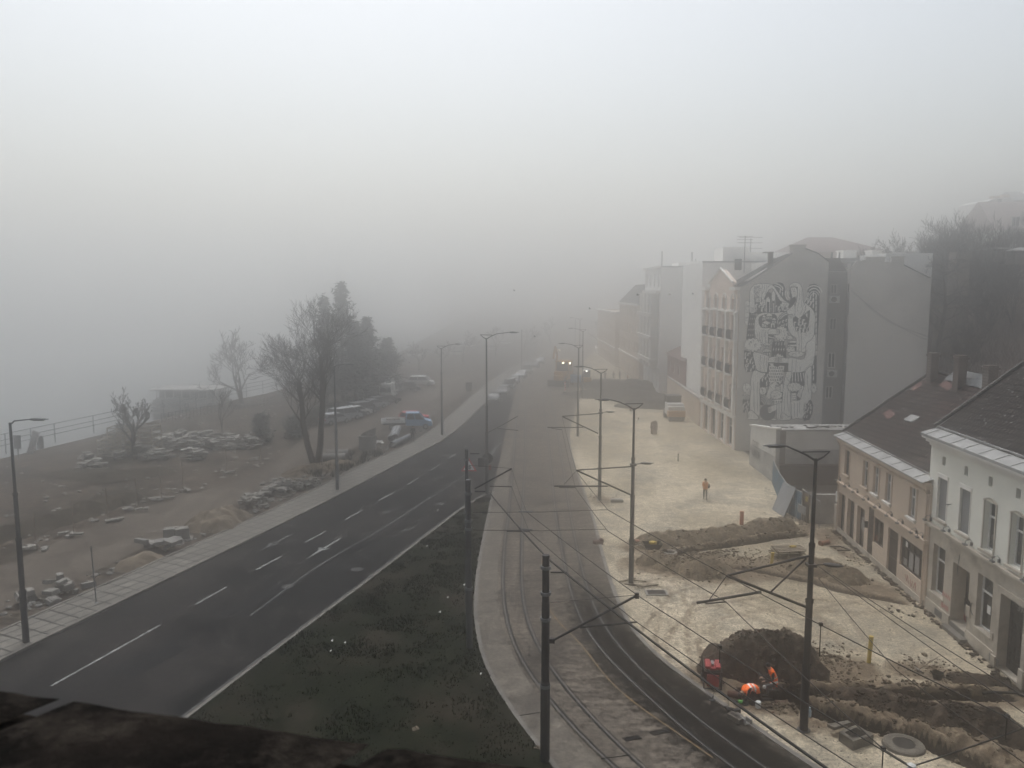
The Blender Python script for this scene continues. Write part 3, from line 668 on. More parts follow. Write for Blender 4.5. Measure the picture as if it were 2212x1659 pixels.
# ---------------------------------------------------------------- pale blue house
def blue_house():
    A=G(1991,1305); B0=G(2212,1494); d=(B0-A).normalized(); B=A+d*16.5
    P=Plane(A,B); L=P.L
    par=empty('pale_house',P.p(L/2,0),'pale grey blue house with dark tiled roof and a beige ground floor','house')
    zc=9.35
    def mid(tl,br,w,z0,z1,dep=.15):
        r=P.rect(Z6(*tl),Z6(*br)); m=(r[0]+r[1])/2; return (m-w/2,m+w/2,z0,z1,dep)
    vents=[mid(a,b,.34,8.02,8.48,.2) for a,b in[((988,710),(1012,765)),((1173,770),(1200,825)),((1375,842),(1405,898)),((1607,912),(1640,982))]]
    ws=[(mid((935,995),(1022,1320),.98,5.15,7.35)),(mid((1118,1070),(1215,1415),.98,5.15,7.35)),(mid((1330,1120),(1420,1530),.95,5.0,7.3,.3)),(mid((1550,1210),(1660,1650),.95,5.0,7.3,.3))]
    dx=ws[3][0]-ws[2][0]
    for k in(1,2,3): ws.append(tuple([ws[3][0]+dx*k,ws[3][1]+dx*k]+list(ws[3][2:]))); vents.append(tuple([vents[3][0]+dx*k,vents[3][1]+dx*k]+list(vents[3][2:])))
    g0=P.rect(ZB(295,140),ZB(378,530)); g1=P.rect(ZB(468,283),ZB(585,830)); g2=P.rect(ZB(688,392),ZB(795,850)); g3=P.rect(ZB(905,560),ZB(1072,1220))
    gd=[(g0[0],g0[1],1.15,3.75,.32),(g1[0],g1[1],.42,3.45,.75),(g2[0],g2[1],1.15,3.75,.32),(g3[0],g3[1],.1,3.55,.45)]
    s3=g3[1]+1.5; gd+=[(s3,s3+1,1.15,3.75,.32),(s3+2.6,s3+3.6,1.15,3.75,.32)]
    gd=[g for g in gd if g[1]<L-.2]; ws=[w for w in ws if w[1]<L-.2]; vents=[v for v in vents if v[1]<L-.2]
    mb=MB(); wallopen(mb,P,0,L,4.55,zc,ws+vents)
    D=13.5; zr=14.6; dr=6.6; q=lambda s,z,o:P.p(s,z,-o)
    for s in(0,L): mb.add([q(s,0,0),q(s,0,D),q(s,zc+.3,D),q(s,zr,dr),q(s,zc+.3,0)],[(0,1,2,3,4)])
    mb.quad(q(0,0,D),q(L,0,D),q(L,zc,D),q(0,zc,D)); mb.build('wall',M['paleblue'],par)
    mb=MB(); wallopen(mb,P,0,L,0,4.55,gd); w0=mb.build('ground_floor_wall',M['beigebase'],par)
    b=MB(); cuts=[0]+[v for g in gd if g[2]<.9 for v in(g[0],g[1])]+[L]
    for i in range(0,len(cuts),2): P.boxp(b,cuts[i],cuts[i+1],0,.62,.0,.06)
    b.build('plinth',M['beigebase'],w0)
    b=MB()
    for s_ in(1.6,6.9): P.boxp(b,s_,s_+.75,.12,.48,.055,.075)
    b.build('vent_grille',M['fan'],w0)
    c=MB(); P.boxp(c,-.0,L,4.5,4.62,0,.12); P.boxp(c,-.0,L,4.62,4.74,0,.22); c.build('string_course',M['beigebase'],par)
    c=MB(); P.boxp(c,-.0,L,8.86,9.05,0,.12); P.boxp(c,-.02,L,9.05,9.25,0,.30); P.boxp(c,-.05,L,9.25,9.47,0,.52); c.build('cornice',M['trim'],par)
    g=MB(); g.quad(P.p(-.1,9.48,.56),P.p(L,9.48,.56),P.p(L,9.75,-.25),P.p(-.1,9.75,-.25)); g.quad(P.p(-.1,9.36,.57),P.p(L,9.36,.57),P.p(L,9.49,.57),P.p(-.1,9.49,.57))
    k=.5
    while k<L: g.tube([P.p(k,9.50,.55),P.p(k,9.77,-.24)],.018,4); k+=1.3
    P.boxp(g,-.1,L,9.74,9.86,-.24,-.30); g.build('gutter_flashing',M['gutter'],par)
    rf=MB(); n,m=24,10
    def rp(s,t,side):
        o=.2+(dr-.2)*t if side==0 else dr+(D+.3-dr)*t
        z=9.76+(zr-9.76+.15)*t if side==0 else zr+.15-(zr-zc)*t
        return P.p(s,z+.04*fbm(s,t*6,.7),-o)
    for side in(0,1):
        for i in range(n):
            for j in range(m):
                a,b2=-.18+(L+.18)*i/n,-.18+(L+.18)*(i+1)/n; rf.quad(rp(a,j/m,side),rp(b2,j/m,side),rp(b2,(j+1)/m,side),rp(a,(j+1)/m,side))
    rt=rf.build('roof',M['tile2'],par)
    v=MB(); v.tube([rp(-.2,t/8,0)+Vector((0,0,.05)) for t in range(9)],.13,5); v.build('verge',M['brown'],rt)
    lf=MB(); r2=random.Random(5)
    for k in range(26): lf.blob(rp(-.15,.02+.5*k/26,0)+Vector((0,0,.13)),(.09,.09,.05),.3,k)
    lf.build('verge_mortar',M['kerb'],rt)
    for i,o in enumerate(ws):
        if i<2:
            d=MB(); P.boxp(d,o[0],o[1],o[2],o[3],-.13,-.10); w=d.build('roller_shutter',M['blind'],par)
            t=MB(); P.boxp(t,o[0]-.08,o[1]+.08,o[3],o[3]+.2,0,.05); P.boxp(t,o[0]-.05,o[0],o[2],o[3],0,.03); P.boxp(t,o[1],o[1]+.05,o[2],o[3],0,.03); t.build('shutter_box',M['trim'],w)
        else:
            w=window(P,par,o,.26,'trans',gm=M['glass'],fw=.075)
            t=MB(); P.boxp(t,o[0]-.08,o[0],o[2],o[3],0,.045); P.boxp(t,o[1],o[1]+.08,o[2],o[3],0,.045)
            n_=8
            for k in range(n_):
                a0,a1=k/n_,(k+1)/n_; f=lambda a:(o[0]-.08+(o[1]-o[0]+.16)*a,o[3]+.02+.16*math.sin(PI*a))
                t.tube([P.p(*f(a0),.03),P.p(*f(a1),.03)],.055,4)
            t.build('surround',M['beigebase'],w)
        t=MB(); P.boxp(t,o[0]-.14,o[1]+.14,o[2]-.13,o[2]-.01,-.1,.14); t.build('sill',M['beigebase'],w)
    for o in vents:
        d=MB(); P.boxp(d,o[0],o[1],o[2],o[3],-.2,-.17); d.build('attic_vent',M['dark'],par)
    for i,o in enumerate(gd):
        if i in(0,2,4,5):
            w=window(P,par,o,.28,'trans',fw=.075)
            if i==2: n=MB(); P.boxp(n,o[0]+.45,o[0]+.75,1.95,2.35,-.285,-.275); n.build('notice',M['frame'],w)
            t=MB(); P.boxp(t,o[0]-.1,o[1]+.1,o[2]-.1,o[2]-.01,-.2,.07); t.build('sill',M['beigebase'],w)
        if i==1:
            d=MB(); P.boxp(d,o[0],o[1],o[2],o[3],-.74,-.70); P.boxp(d,o[0]+.1,o[1]-.1,.7,1.6,-.70,-.67); P.boxp(d,o[0]+.1,o[1]-.1,1.8,3.2,-.70,-.67); dd=d.build('door',M['brown'],par)
            st_=MB(); P.boxp(st_,o[0]+.004,o[1]-.004,.0,.41,-.7,.02); P.boxp(st_,o[0]+.06,o[1]+.3,.0,.2,.063,.4); st_.build('doorstep',M['kerb'],par)
        if i==3:
            d=MB(); P.boxp(d,o[0],o[1],o[2],o[3],-.44,-.38)
            W=o[1]-o[0]
            for a in range(5):
                for b_ in range(8): P.boxp(d,o[0]+.06+W*.19*a,o[0]+.06+W*.19*a+.2,.35+b_*.36,.6+b_*.36,-.38,-.35)
            dd=d.build('door',M['dark'],par)
            t=MB(); P.boxp(t,o[0]-.26,o[0]-.001,0,3.56,0,.08); P.boxp(t,o[1]+.001,o[1]+.26,0,3.56,0,.08); P.boxp(t,o[0]-.26,o[1]+.26,3.56,3.82,0,.08)
            P.boxp(t,o[0]-.34,o[0]-.0,0,.55,.081,.16); P.boxp(t,o[1]+.0,o[1]+.34,0,.9,.081,.16); t.build('door_surround',M['beigebase'],dd)
            textobj('house_number','39',P,o[0]+W*.32,3.0,.42,M['gutter'],dd,-.345)
    for x,y in[(885,1400),(1040,1480),(1225,1590)]:
        s_,z_=P.of(*Z6(x,y)); spot(P,par,max(s_,.25),4.86)
    s_,z_=P.of(*Z6(1225,1590)); spot(P,par,s_+2.4,4.86); spot(P,par,s_+4.8,4.86)
    # wall bracket, hanging cable, meter cabinets, tags
    s_,z_=P.of(*Z6(1050,1280)); mb=MB(); mb.tube([P.p(s_,z_,0),P.p(s_+.05,z_,.3)],.02,5); mb.tube([P.p(s_-.15,z_-.05,.2),P.p(s_+.2,z_+.02,.25)],.03,5); mb.build('cable_bracket',M['fan'],par)
    s_,z_=P.of(*ZB(532,150)); mb=MB(); mb.tube([P.p(s_,z_,.02),P.p(s_-.06,z_-.5,.03),P.p(s_-.1,z_-.9,.03),P.p(s_+.02,z_-1.05,.03)],.014,5); mb.build('loose_cable',M['fan'],par)
    s_,z_=P.of(*ZB(600,750)); mb=MB(); P.boxp(mb,s_-.18,s_+.2,1.3,1.85,0,.05); P.boxp(mb,s_-.15,s_+.17,1.33,1.82,.05,.06); mb.build('meter_cabinet',M['beigebase'],par)
    s_,z_=P.of(*ZB(815,895)); mb=MB(); P.boxp(mb,s_-.08,s_+.08,1.1,1.45,0,.05); mb.build('meter_cabinet',M['beigebase'],par)
    s_,z_=P.of(*ZB(375,485)); textobj('graffiti','IVAN',P,s_,z_-.15,.36,M['redpaint'],par,rot=-.0,shear=.1)
    textobj('graffiti','BASS',P,s_-.02,z_-.75,.34,M['redpaint'],par)
    s_,z_=P.of(*ZB(572,545)); scribble(P,par,[[(s_,z_),(s_+.12,z_+.1),(s_+.06,z_-.25)],[(s_+.0,z_-.05),(s_+.3,z_+.05)],[(s_+.2,z_-.2),(s_+.27,z_+.1),(s_+.34,z_-.2)],[(s_+.38,z_+.12),(s_+.42,z_-.28),(s_+.5,z_+.1),(s_+.58,z_-.3)],[(s_+.78,z_+.1),(s_+.64,z_+.05),(s_+.62,z_-.3),(s_+.85,z_-.45)]],.02,M['blackpaint'])
    scribble(P,par,[[(s_+.08,z_-.75),(s_+.1,z_-1.0),(s_+.2,z_-.95)],[(s_+.22,z_-.75),(s_+.24,z_-1.05)]],.012,M['redpaint'])
    return P
PB=blue_house()
# ---------------------------------------------------------------- mural apartment block
mA=G(1587,973); mB=G(1514,925)
zm=onpl(1590,896,mA,mA+Vector((1,0,0)))[1]; mR=G(1779,901.4,zm)
PM=Plane(mA,mA+(Vector((mR.x,mR.y,0))-mA).normalized()*21)
def apartment():
    par=empty('mural_apartment_block',mA+Vector((10,6,0)),'tall grey apartment block with peach balcony front and a big black and white mural','apartment block')
    P=PM; Z=lambda x,y:P.of(*Z4(x,y))
    s1=Z(1135,275)[0]; s2=Z(1300,290)[0]; sE=Z(1890,400)[0]
    eave=Z(440,445)[1]; pk=Z(865,215); pr_=Z(965,170); sh=Z(1060,215); e1=Z(1135,275)
    back=14.0
    mb=MB()
    poly=[(0,0),(s1,0),(s1,e1[1]),(sh[0],sh[1]),(pr_[0],pr_[1]-.1),(pk[0],pk[1]),(Z(500,440)[0],eave),(0,eave)]
    q=lambda s,z,o=0:P.p(s,z,o)
    mb.extr(poly,P.A,P.u,(0,0,1),P.n,-.4)
    mb.build('gable_wall',M['wallgrey'],par)
    # chimney on gable
    c=MB(); a=Z(850,145); b=Z(966,145); P.boxp(c,a[0],b[0],pk[1]-2.2,a[1]-.15,-.55,.012); P.boxp(c,a[0]-.08,b[0]+.08,a[1]-.15,a[1],-.62,.07); c.build('chimney',M['wallgrey'],par)
    c=MB(); a=Z(728,190); b=Z(766,190); P.boxp(c,a[0],b[0],a[1]-2.5,a[1],-5.2,-4.4); P.boxp(c,a[0]-.5,b[0]+.05,a[1],a[1]+.1,-5.3,-4.3); c.build('chimney',M['brick'],par)
    # recess
    dR=1.7; rz=Z(1200,300)[1]-.6
    Pb=Plane(P.p(s1,0,-dR),P.p(s2,0,-dR)); 
    def rb(tl,br): 
        x0,y0=Z4(*tl); x1,y1=Z4(*br); a=Pb.of(x0,y0); b=Pb.of(x1,y1); return(a[0],b[0],b[1],a[1])
    wins=[rb(*w) for w in(((1150,435),(1195,508)),((1143,685),(1190,775)),((1130,942),(1180,1055)),((1112,1190),(1160,1280)))]
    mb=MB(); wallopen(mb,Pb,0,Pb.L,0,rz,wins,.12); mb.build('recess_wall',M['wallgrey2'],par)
    for i,o in enumerate(wins): window(Pb,par,o,.1,'mid',fm=M['frame'] if i>1 else M['wallgrey'],gm=M['glass2'] if i<2 else M['glass'],fw=.08)
    for i,k in enumerate((0,2)):
        o=wins[k]; a=MB(); m0=(o[0]+o[1])/2; Pb.boxp(a,m0-.45,m0+.55,o[2]-.95,o[2]-.2,.05,.38); a2=a.build('air_conditioner',M['ac'],par,bevel=.02)
        f=MB(); f.lathe([(.02,0),(.26,0),(.28,.02)],Pb.p(m0-.02,o[2]-.57,.39),14,rot=Matrix((Pb.u,Vector((0,0,1)),Pb.n)).transposed()); f.build('fan_grille',M['fan'],a2)
    # side walls of the recess (of the right part it faces the camera side)
    Ps=Plane(P.p(s2,0,-dR),P.p(s2,0,0)); 
    sw=[]
    for x0,y0,y1 in((1268,430,498),(1268,665,775),(1262,925,1030),(1252,1180,1288)):
        a=Ps.of(*Z4(x0,y0)); b=Ps.of(*Z4(x0+20,y1)); sw.append((max(.1,a[0]),min(Ps.L-.1,b[0]),b[1],a[1]))
    sw=[o if o[1]-o[0]>.2 else (.3,.9,o[2],o[3]) for o in sw]
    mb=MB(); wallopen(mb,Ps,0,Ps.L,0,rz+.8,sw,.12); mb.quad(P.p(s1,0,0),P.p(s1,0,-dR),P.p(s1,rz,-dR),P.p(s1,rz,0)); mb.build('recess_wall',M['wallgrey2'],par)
    for o in sw: window(Ps,par,o,.1,'none',fw=.05)
    # right part
    t0=Z(1300,300);t1=Z(1400,235);t2=Z(1415,235);t3=Z(1550,235);t4=Z(1555,275);t5=Z(1600,275);t6=Z(1690,300);t7=Z(1890,400)
    poly=[(s2,0),(sE,0),(sE,t7[1]),(t6[0],t6[1]),(t5[0],t5[1]),(t3[0],t4[1]),(t1[0],t1[1]-.4),(Z(1345,262)[0],Z(1345,262)[1]),(s2,t0[1]-.2)]
    mb=MB(); mb.extr(poly,P.A,P.u,(0,0,1),P.n,-.4); mb.build('firewall',M['wallgrey'],par)
    for (a,b,zt) in((Z(1413,235),Z(1550,235),.0),(Z(1598,232),Z(1692,232),0)):
        c=MB(); P.boxp(c,a[0],b[0],a[1]-2.6,a[1]-.12,-.5,.012); P.boxp(c,a[0]-.08,b[0]+.08,a[1]-.12,a[1],-.58,.08); c.build('chimney',M['wallgrey'],par)
    cb=MB(); ps=[Z(1300,480),Z(1400,570),Z(1500,650),Z(1600,720),Z(1700,765),Z(1800,800),Z(1880,830)]
    cb.tube([P.p(a,z,.03) for a,z in ps],.02,5); ps=[Z(1400,580),Z(1500,665),Z(1600,728),Z(1700,772),Z(1800,825),Z(1880,855)]; cb.tube([P.p(a,z,.03) for a,z in ps],.016,5); cb.build('loose_cable',M['fan'],par)
    cb=MB(); a=Z(450,1400); b=Z(1095,1418); cb.tube([P.p(a[0],a[1],.02),P.p(b[0],b[1],.02)],.018,4); cb.build('wall_joint',M['wallgrey2'],par)
    # stain disc
    # volume behind
    mb=MB(); mb.quad(P.p(sE,0,0),P.p(sE,0,-back),P.p(sE,t7[1],-back),P.p(sE,t7[1],0)); mb.quad(P.p(0,0,-back),P.p(sE,0,-back),P.p(sE,t7[1],-back),P.p(0,t7[1],-back)); mb.build('rear_wall',M['wallgrey2'],par)
    # roofs
    rf=MB(); ea=Z(500,440); fl=14
    A0=(Z(405,440)[0]-.15,eave-.0)
    def sl(a,b,m=0,d0=-.35,d1=fl,up=.1): rf.quad(P.p(a[0],a[1]+up,-d0 if 0 else .1),P.p(b[0],b[1]+up,.1),P.p(b[0],b[1]+up,-d1),P.p(a[0],a[1]+up,-d1))
    sl((-.5,eave-.15),(pk[0],pk[1])); sl((pk[0],pk[1]),(pr_[0],pr_[1]-.1)); sl((pr_[0],pr_[1]-.1),(sh[0],sh[1])); sl((sh[0],sh[1]),(s1,e1[1]))
    rf.quad(P.p(s1,rz+.05,-dR),P.p(s2,rz+.05,-dR),P.p(s2,rz+1.6,-6),P.p(s1,rz+1.6,-6))
    sl((s2,t0[1]-.2),(t1[0],t1[1]-.4)); sl((t1[0],t1[1]-.4),(t6[0],t6[1])); sl((t6[0],t6[1]),(sE,t7[1]))
    rt=rf.build('roof',M['tile2'],par)
    fl_=MB(); fl_.tube([P.p(-.5,eave-.1,.13),P.p(Z(500,440)[0],eave-.02,.13)],.06,5); fl_.tube([P.p(Z(500,440)[0],eave,.13),P.p(pk[0],pk[1]+.1,.13)],.09,5)
    for k,(a,b) in enumerate([(.15,.6),(.35,.7),(.2,.5)]):
        f=lambda t,o:P.p(-.5+(pk[0]+.5)*t,eave-.15+(pk[1]-eave+.15)*t+.14,-o)
        fl_.tube([f(a,2+3*k),f(b,2+3*k)],.07,4)
    fl_.build('snow_guard',M['gutter'],rt)
    an=MB(); p0=P.p(Z(575,150)[0],19,-9); an.tube([p0,p0+Vector((0,0,4.2))],.05,5)
    for k in range(3): an.tube([p0+Vector((-.9,0,4.1-k*.35)),p0+Vector((.9,0,4.1-k*.35))],.03,4)
    an.build('antenna',M['gutter'],rt)
    # ---------- peach street front
    Q=Plane(mB,mA); L=Q.L; R=lambda x,y:Q.of(*Z3(x,y))
    zt=17.25; W=L/4.25; m0=.25
    ops=[];doors=[];arch=[]
    for k in range(4):
        c=m0+W*(k+.5)+.1; hw=.62
        for z in(4.35,8.1,11.8): ops.append((c-hw,c+hw,z,z+2.55,.3))
        arch.append((c-hw,c+hw,14.95,16.1,.3)); doors.append((c-.9,c+.9,.15,3.25,.35))
    mb=MB(); wallopen(mb,Q,0,L,0,zt,ops+arch+doors)
    mb.quad(Q.p(0,0),Q.p(0,0,-back),Q.p(0,zt,-back),Q.p(0,zt,0))
    f=mb.build('facade_wall',M['pink'],par)
    for o in ops: window(Q,par,o,.25,'trans',gm=M['glass2'],fw=.09)
    for o in arch:
        w=window(Q,par,o,.25,'mid',fw=.08,gm=M['glass2'])
        t=MB(); n=10; c=(o[0]+o[1])/2
        t.tube([Q.p(c+.72*math.cos(PI-PI*i/n),o[3]-.1+.72*math.sin(PI*i/n)*.9,.05) for i in range(n+1)],.09,5); P_=Q
        t.tube([Q.p(o[0]-.1,o[2],.05),Q.p(o[0]-.1,o[3]-.1,.05)],.09,5); t.tube([Q.p(o[1]+.1,o[2],.05),Q.p(o[1]+.1,o[3]-.1,.05)],.09,5)
        Q.boxp(t,o[0]-.2,o[1]+.2,o[2]-.25,o[2],0,.3); t.build('arch_surround',M['trim'],w)
    for i,o in enumerate(doors):
        w=window(Q,par,o,.3,'trans',fm=M['frame'] if i>1 else M['brown'],gm=M['glass'] if i!=1 else M['dark'],fw=.1,name='shopfront')
    t=MB()
    for k in range(5):
        c=m0+W*k+.05; Q.boxp(t,c-.22,c+.22,3.75,14.4,0,.32); Q.boxp(t,c-.3,c+.3,14.4,14.7,0,.4); Q.boxp(t,c-.25,c+.25,0,3.4,0,.08)
    t.build('pilaster',M['trim'],par)
    t=MB(); Q.boxp(t,0,L,3.4,3.75,0,.25); Q.boxp(t,0,L,14.7,14.85,0,.18); Q.boxp(t,0,L*.16,17.0,17.35,0,.5); Q.boxp(t,L*.84,L,17.0,17.35,0,.5); t.build('cornice',M['trim'],par)
    # pediment
    t=MB(); pp=[(L*.17,zt-.02),(L*.83,zt-.02),(L*.8,17.9),(L*.52,19.3),(L*.48,19.3),(L*.2,17.9)]
    t.extr(pp,Q.A,Q.u,(0,0,1),Q.n,-.5); pe=t.build('pediment',M['pink'],par)
    t=MB(); t.tube([Q.p(L*.16,17.85,.1),Q.p(L*.5,19.45,.1),Q.p(L*.84,17.85,.1)],.13,5); t.build('pediment_trim',M['trim'],pe)
    for o in ops:
        b=MB(); a0,a1=o[0]-.25,o[1]+.25; z=o[2]; Q.boxp(b,a0,a1,z-.22,z-.05,.0,.48); bal=b.build('balcony',M['trim'],par)
        b=MB(); 
        for zz in(z+.0,z+.95): b.tube([Q.p(a0+.02,zz,.02),Q.p(a0+.02,zz,.42),Q.p(a1-.02,zz,.42),Q.p(a1-.02,zz,.02)],.028,4)
        n=13
        for k in range(n+1): x=a0+.02+(a1-a0-.04)*k/n; b.tube([Q.p(x,z,.42),Q.p(x,z+.45,.5),Q.p(x,z+.95,.42)],.022,4,False)
        for side in(a0+.02,a1-.02):
            for k in range(4): b.tube([Q.p(side,z,.1*k+.06),Q.p(side,z+.95,.1*k+.06)],.022,4,False)
        b.build('railing',M['iron'],bal)
    t=MB(); t.tube([Q.p(L-.15,17,.12),Q.p(L-.15,3,.12)],.06,6); t.build('drainpipe',M['trim'],par)
    return par
APT=apartment()
# ================================================================ MURAL (flat paint layers on the gable wall)
def mural(par):
    mc=mat('mural_cream_paint',(.88,.86,.80),.9,(.82,.80,.74),.9,5,spec=.08); md=mat('mural_dark_paint',(.02,.02,.021),.9,(.03,.03,.031),1,4,spec=.08); mg=mat('mural_grey_paint',(.17,.165,.16),.9,(.11,.108,.105),.7,5,spec=.08)
    P=PM; mb=MB(); st={'l':0}
    def T(p): x,y=(2920+p[0]/5.0275)*.54,(1090+p[1]/5.0275)*.54; return P.of(x,y)
    a=T((250,200)); b=T((1800,200)); c=T((250,3100)); d_=T((1800,3100))
    def fast(p):                         # bilinear is exact enough on this wall
        return T(p)
    def lay(): st['l']+=1; return .004+.00016*st['l']
    def cr(pts,closed,n=5):
        if closed: q=[pts[-1]]+pts+[pts[0],pts[1]]; m=len(pts)
        else: q=[pts[0]]+pts+[pts[-1]]; m=len(pts)-1
        out=[]
        for i in range(1,m+1):
            A,B,C,D=[Vector(v) for v in(q[i-1],q[i],q[i+1],q[i+2])]
            for j in range(n):
                t=j/n; v=.5*((2*B)+(C-A)*t+(2*A-5*B+4*C-D)*t*t+(3*B-A-3*C+D)*t**3); out.append((v.x,v.y))
        if not closed: out.append(pts[-1])
        return out
    def fill(pts,k='c',sm=False,line=0,z=None):
        if sm: pts=cr(pts,True,4)
        q=[fast(p) for p in pts]; z=z or lay(); tri=tessellate_polygon([[Vector((a,b,0)) for a,b in q]])
        mb.mi({'c':0,'d':1,'g':2}[k]); mb.add([P.p(a,b,z) for a,b in q],[t for t in tri]); 
        if line: stroke(pts+[pts[0]],line)
    def stroke(pts,w=9,k='d',sm=False,z=None):
        if sm: pts=cr(pts,False,5)
        n=len(pts); z=z or lay(); L=[];R=[]
        for i in range(n):
            A=Vector(pts[max(i-1,0)]);B=Vector(pts[min(i+1,n-1)]); t=(B-A); t=t.normalized() if t.length>1e-6 else Vector((1,0)); nn=Vector((-t.y,t.x))*w/2
            p=Vector(pts[i]); L.append(p+nn); R.append(p-nn)
        vs=[P.p(*fast(v),z) for v in L]+[P.p(*fast(v),z) for v in R]
        mb.mi({'c':0,'d':1,'g':2}[k]); mb.add(vs,[(i,i+1,n+i+1,n+i) for i in range(n-1)])
    def inside(p,poly):
        x,y=p; r=False; n=len(poly)
        for i in range(n):
            x0,y0=poly[i];x1,y1=poly[(i+1)%n]
            if (y0>y)!=(y1>y) and x<(x1-x0)*(y-y0)/(y1-y0)+x0: r=not r
        return r
    rr=random.Random(11)
    def cloud(cx,cy,rx,ry,n=11,w=9):
        pts=[]
        for i in range(n):
            a0=2*PI*i/n; 
            for j in range(4):
                a=a0+2*PI*j/4/n; k=1+.13*math.sin(PI*j/4)*1.6-.05
                pts.append((cx+rx*k*math.cos(a),cy+ry*k*math.sin(a)))
        fill(pts,'c',line=w)
        for i in range(max(4,n-3)):
            a=rr.uniform(0,2*PI); r=rr.uniform(.25,.75); x,y=cx+rx*r*math.cos(a),cy+ry*r*math.sin(a); s=min(rx,ry)*.2; q=rr.uniform(0,6)
            stroke([(x+s*math.cos(q+t),y+s*math.sin(q+t)) for t in(0,.6,1.2,1.8,2.4)],7)
    def cube(x,y,s,h=1.0):
        fill([(x,y-s*.55),(x+s*.8,y-s*.2),(x+s*.15,y+s*.35),(x-s*.65,y)],'c',line=6)
        fill([(x+s*.8,y-s*.2),(x+s*.15,y+s*.35),(x+s*.15,y+s*(.35+h)),(x+s*.8,y+s*(h-.2))],'d')
        fill([(x-s*.65,y),(x+s*.15,y+s*.35),(x+s*.15,y+s*(.35+h)),(x-s*.65,y+s*h)],'c',line=6)
    def city(x0,y0,x1,y1,n,s=45,seed=1,poly=None):
        r=random.Random(seed); pts=[]
        for _ in range(n*6):
            p=(r.uniform(x0,x1),r.uniform(y0,y1))
            if poly and not inside(p,poly): continue
            if all((p[0]-q[0])**2+(p[1]-q[1])**2>(s*1.25)**2 for q in pts): pts.append(p)
            if len(pts)>=n: break
        for p in sorted(pts,key=lambda p:p[1]): cube(p[0],p[1],s*r.uniform(.75,1.1),r.uniform(.9,1.6))
    def bolts(x0,y0,nx,ny,dx,dy,s,skew=0):
        for j in range(ny):
            for i in range(nx):
                x=x0+i*dx+j*skew; y=y0+j*dy
                z=lay(); fill([(x+s*.15,y-s),(x+s*.45,y-s),(x+s*.2,y-s*.15),(x+s*.5,y-s*.15),(x-s*.2,y+s),(x,y+s*.1),(x-s*.28,y+s*.1)],'c',z=z)
    def feathers(poly,x0,x1,y0,y1,dx=54,dy=112,w=24,lean=0):
        fill(poly,'d',sm=False); j=0; y=y0; z=lay()
        while y<y1:
            i=0; x=x0
            while x<x1:
                yy=y+(dy/2 if i%2 else 0); q=[(x-w/2+lean*0,yy),(x+w/2,yy),(x+w/2-4,yy+dy*.82),(x-w/2-4,yy+dy*.82)]
                if all(inside(p,poly) for p in q): fill(q,'c',z=z)
                x+=dx; i+=1
            y+=dy; j+=1
    def drops(poly,x0,x1,y0,y1,dx=44,dy=62,s=13,k='d'):
        z=lay(); y=y0; j=0
        while y<y1:
            x=x0+(dx/2 if j%2 else 0)
            while x<x1:
                if inside((x,y),poly) and inside((x,y-s*2),poly): fill([(x,y-s*2),(x+s*.9,y),(x+s*.7,y+s*.9),(x,y+s*1.2),(x-s*.7,y+s*.9),(x-s*.9,y)],k,z=z)
                x+=dx
            y+=dy; j+=1
    def arcs(cx,cy,rs,a0,a1,w,k='c',ry=1.0):
        for r in rs: stroke([(cx+r*math.cos(a0+(a1-a0)*i/14),cy-r*ry*math.sin(a0+(a1-a0)*i/14)) for i in range(15)],w,k)
    # ---- wings
    fill([(1545,520),(1560,310),(1610,240),(1700,220),(1775,260),(1803,340),(1800,700),(1778,1100),(1745,1700),(1738,2230),(1630,2225),(1640,1700),(1690,1300),(1690,900),(1610,700),(1490,605)],'d')
    feathers([(1545,520),(1565,330),(1610,380),(1790,380),(1795,700),(1775,1100),(1742,1700),(1732,2225),(1640,2220),(1650,1700),(1700,1300),(1700,900),(1620,700),(1530,610)],1572,1800,400,2230)
    arcs(1690,430,(110,165),.15,2.6,22); arcs(1690,470,(50,90),.1,3.0,16)
    arcs(1400,480,(150,215,275),-1.1,-.1,18)
    wing=[(840,270),(900,215),(1000,198),(1070,225),(1105,300),(1112,420),(1150,530),(1200,590),(1180,625),(1050,560),(985,450),(930,330)]
    feathers(wing,960,1150,290,620,50,100,22); arcs(900,420,(150,195),.5,1.6,20); arcs(1310,420,(150,200),2.9,3.9,20)
    # ---- left side backdrop
    for y in(640,760,880,990): cloud(348,y,48,75,9,7)
    fill([(395,790),(530,790),(520,920),(495,1345),(325,1345),(352,1100)],'d'); bolts(425,850,3,1,38,0,26); bolts(408,935,3,1,40,0,26); bolts(388,1045,3,1,42,0,28); bolts(378,1155,3,1,42,0,28); bolts(368,1265,4,1,44,0,28)
    # ---- city behind the bent figure
    cpoly=[(500,500),(640,470),(720,420),(880,400),(960,470),(1190,590),(1170,740),(1140,800),(560,845),(500,790)]
    fill(cpoly,'d'); cloud(1110,680,95,95,10); cloud(660,600,60,70,8); city(520,640,1080,760,16,48,3,cpoly)
    fill([(715,800),(715,540),(765,480),(812,540),(812,800)],'c',line=8); fill([(740,800),(740,590),(790,590),(790,800)],'d')
    fill([(835,800),(835,420),(875,355),(915,420),(915,800)],'c',line=8); stroke([(875,360),(875,310)],10); fill([(848,560),(875,580),(902,560),(902,800),(885,800),(885,620),(868,620),(868,800),(848,800)],'d')
    stroke([(765,480),(765,360)],14); stroke([(725,405),(808,405)],14); stroke([(745,375),(785,375)],10)
    # bent figure: arm, cloak, head
    fill([(600,228),(700,224),(800,232),(880,275),(950,370),(1050,510),(1130,580),(1195,605),(1100,600),(1000,560),(920,420),(860,330),(800,340),(730,430),(690,530),(640,560),(620,400)],'c',True,9)
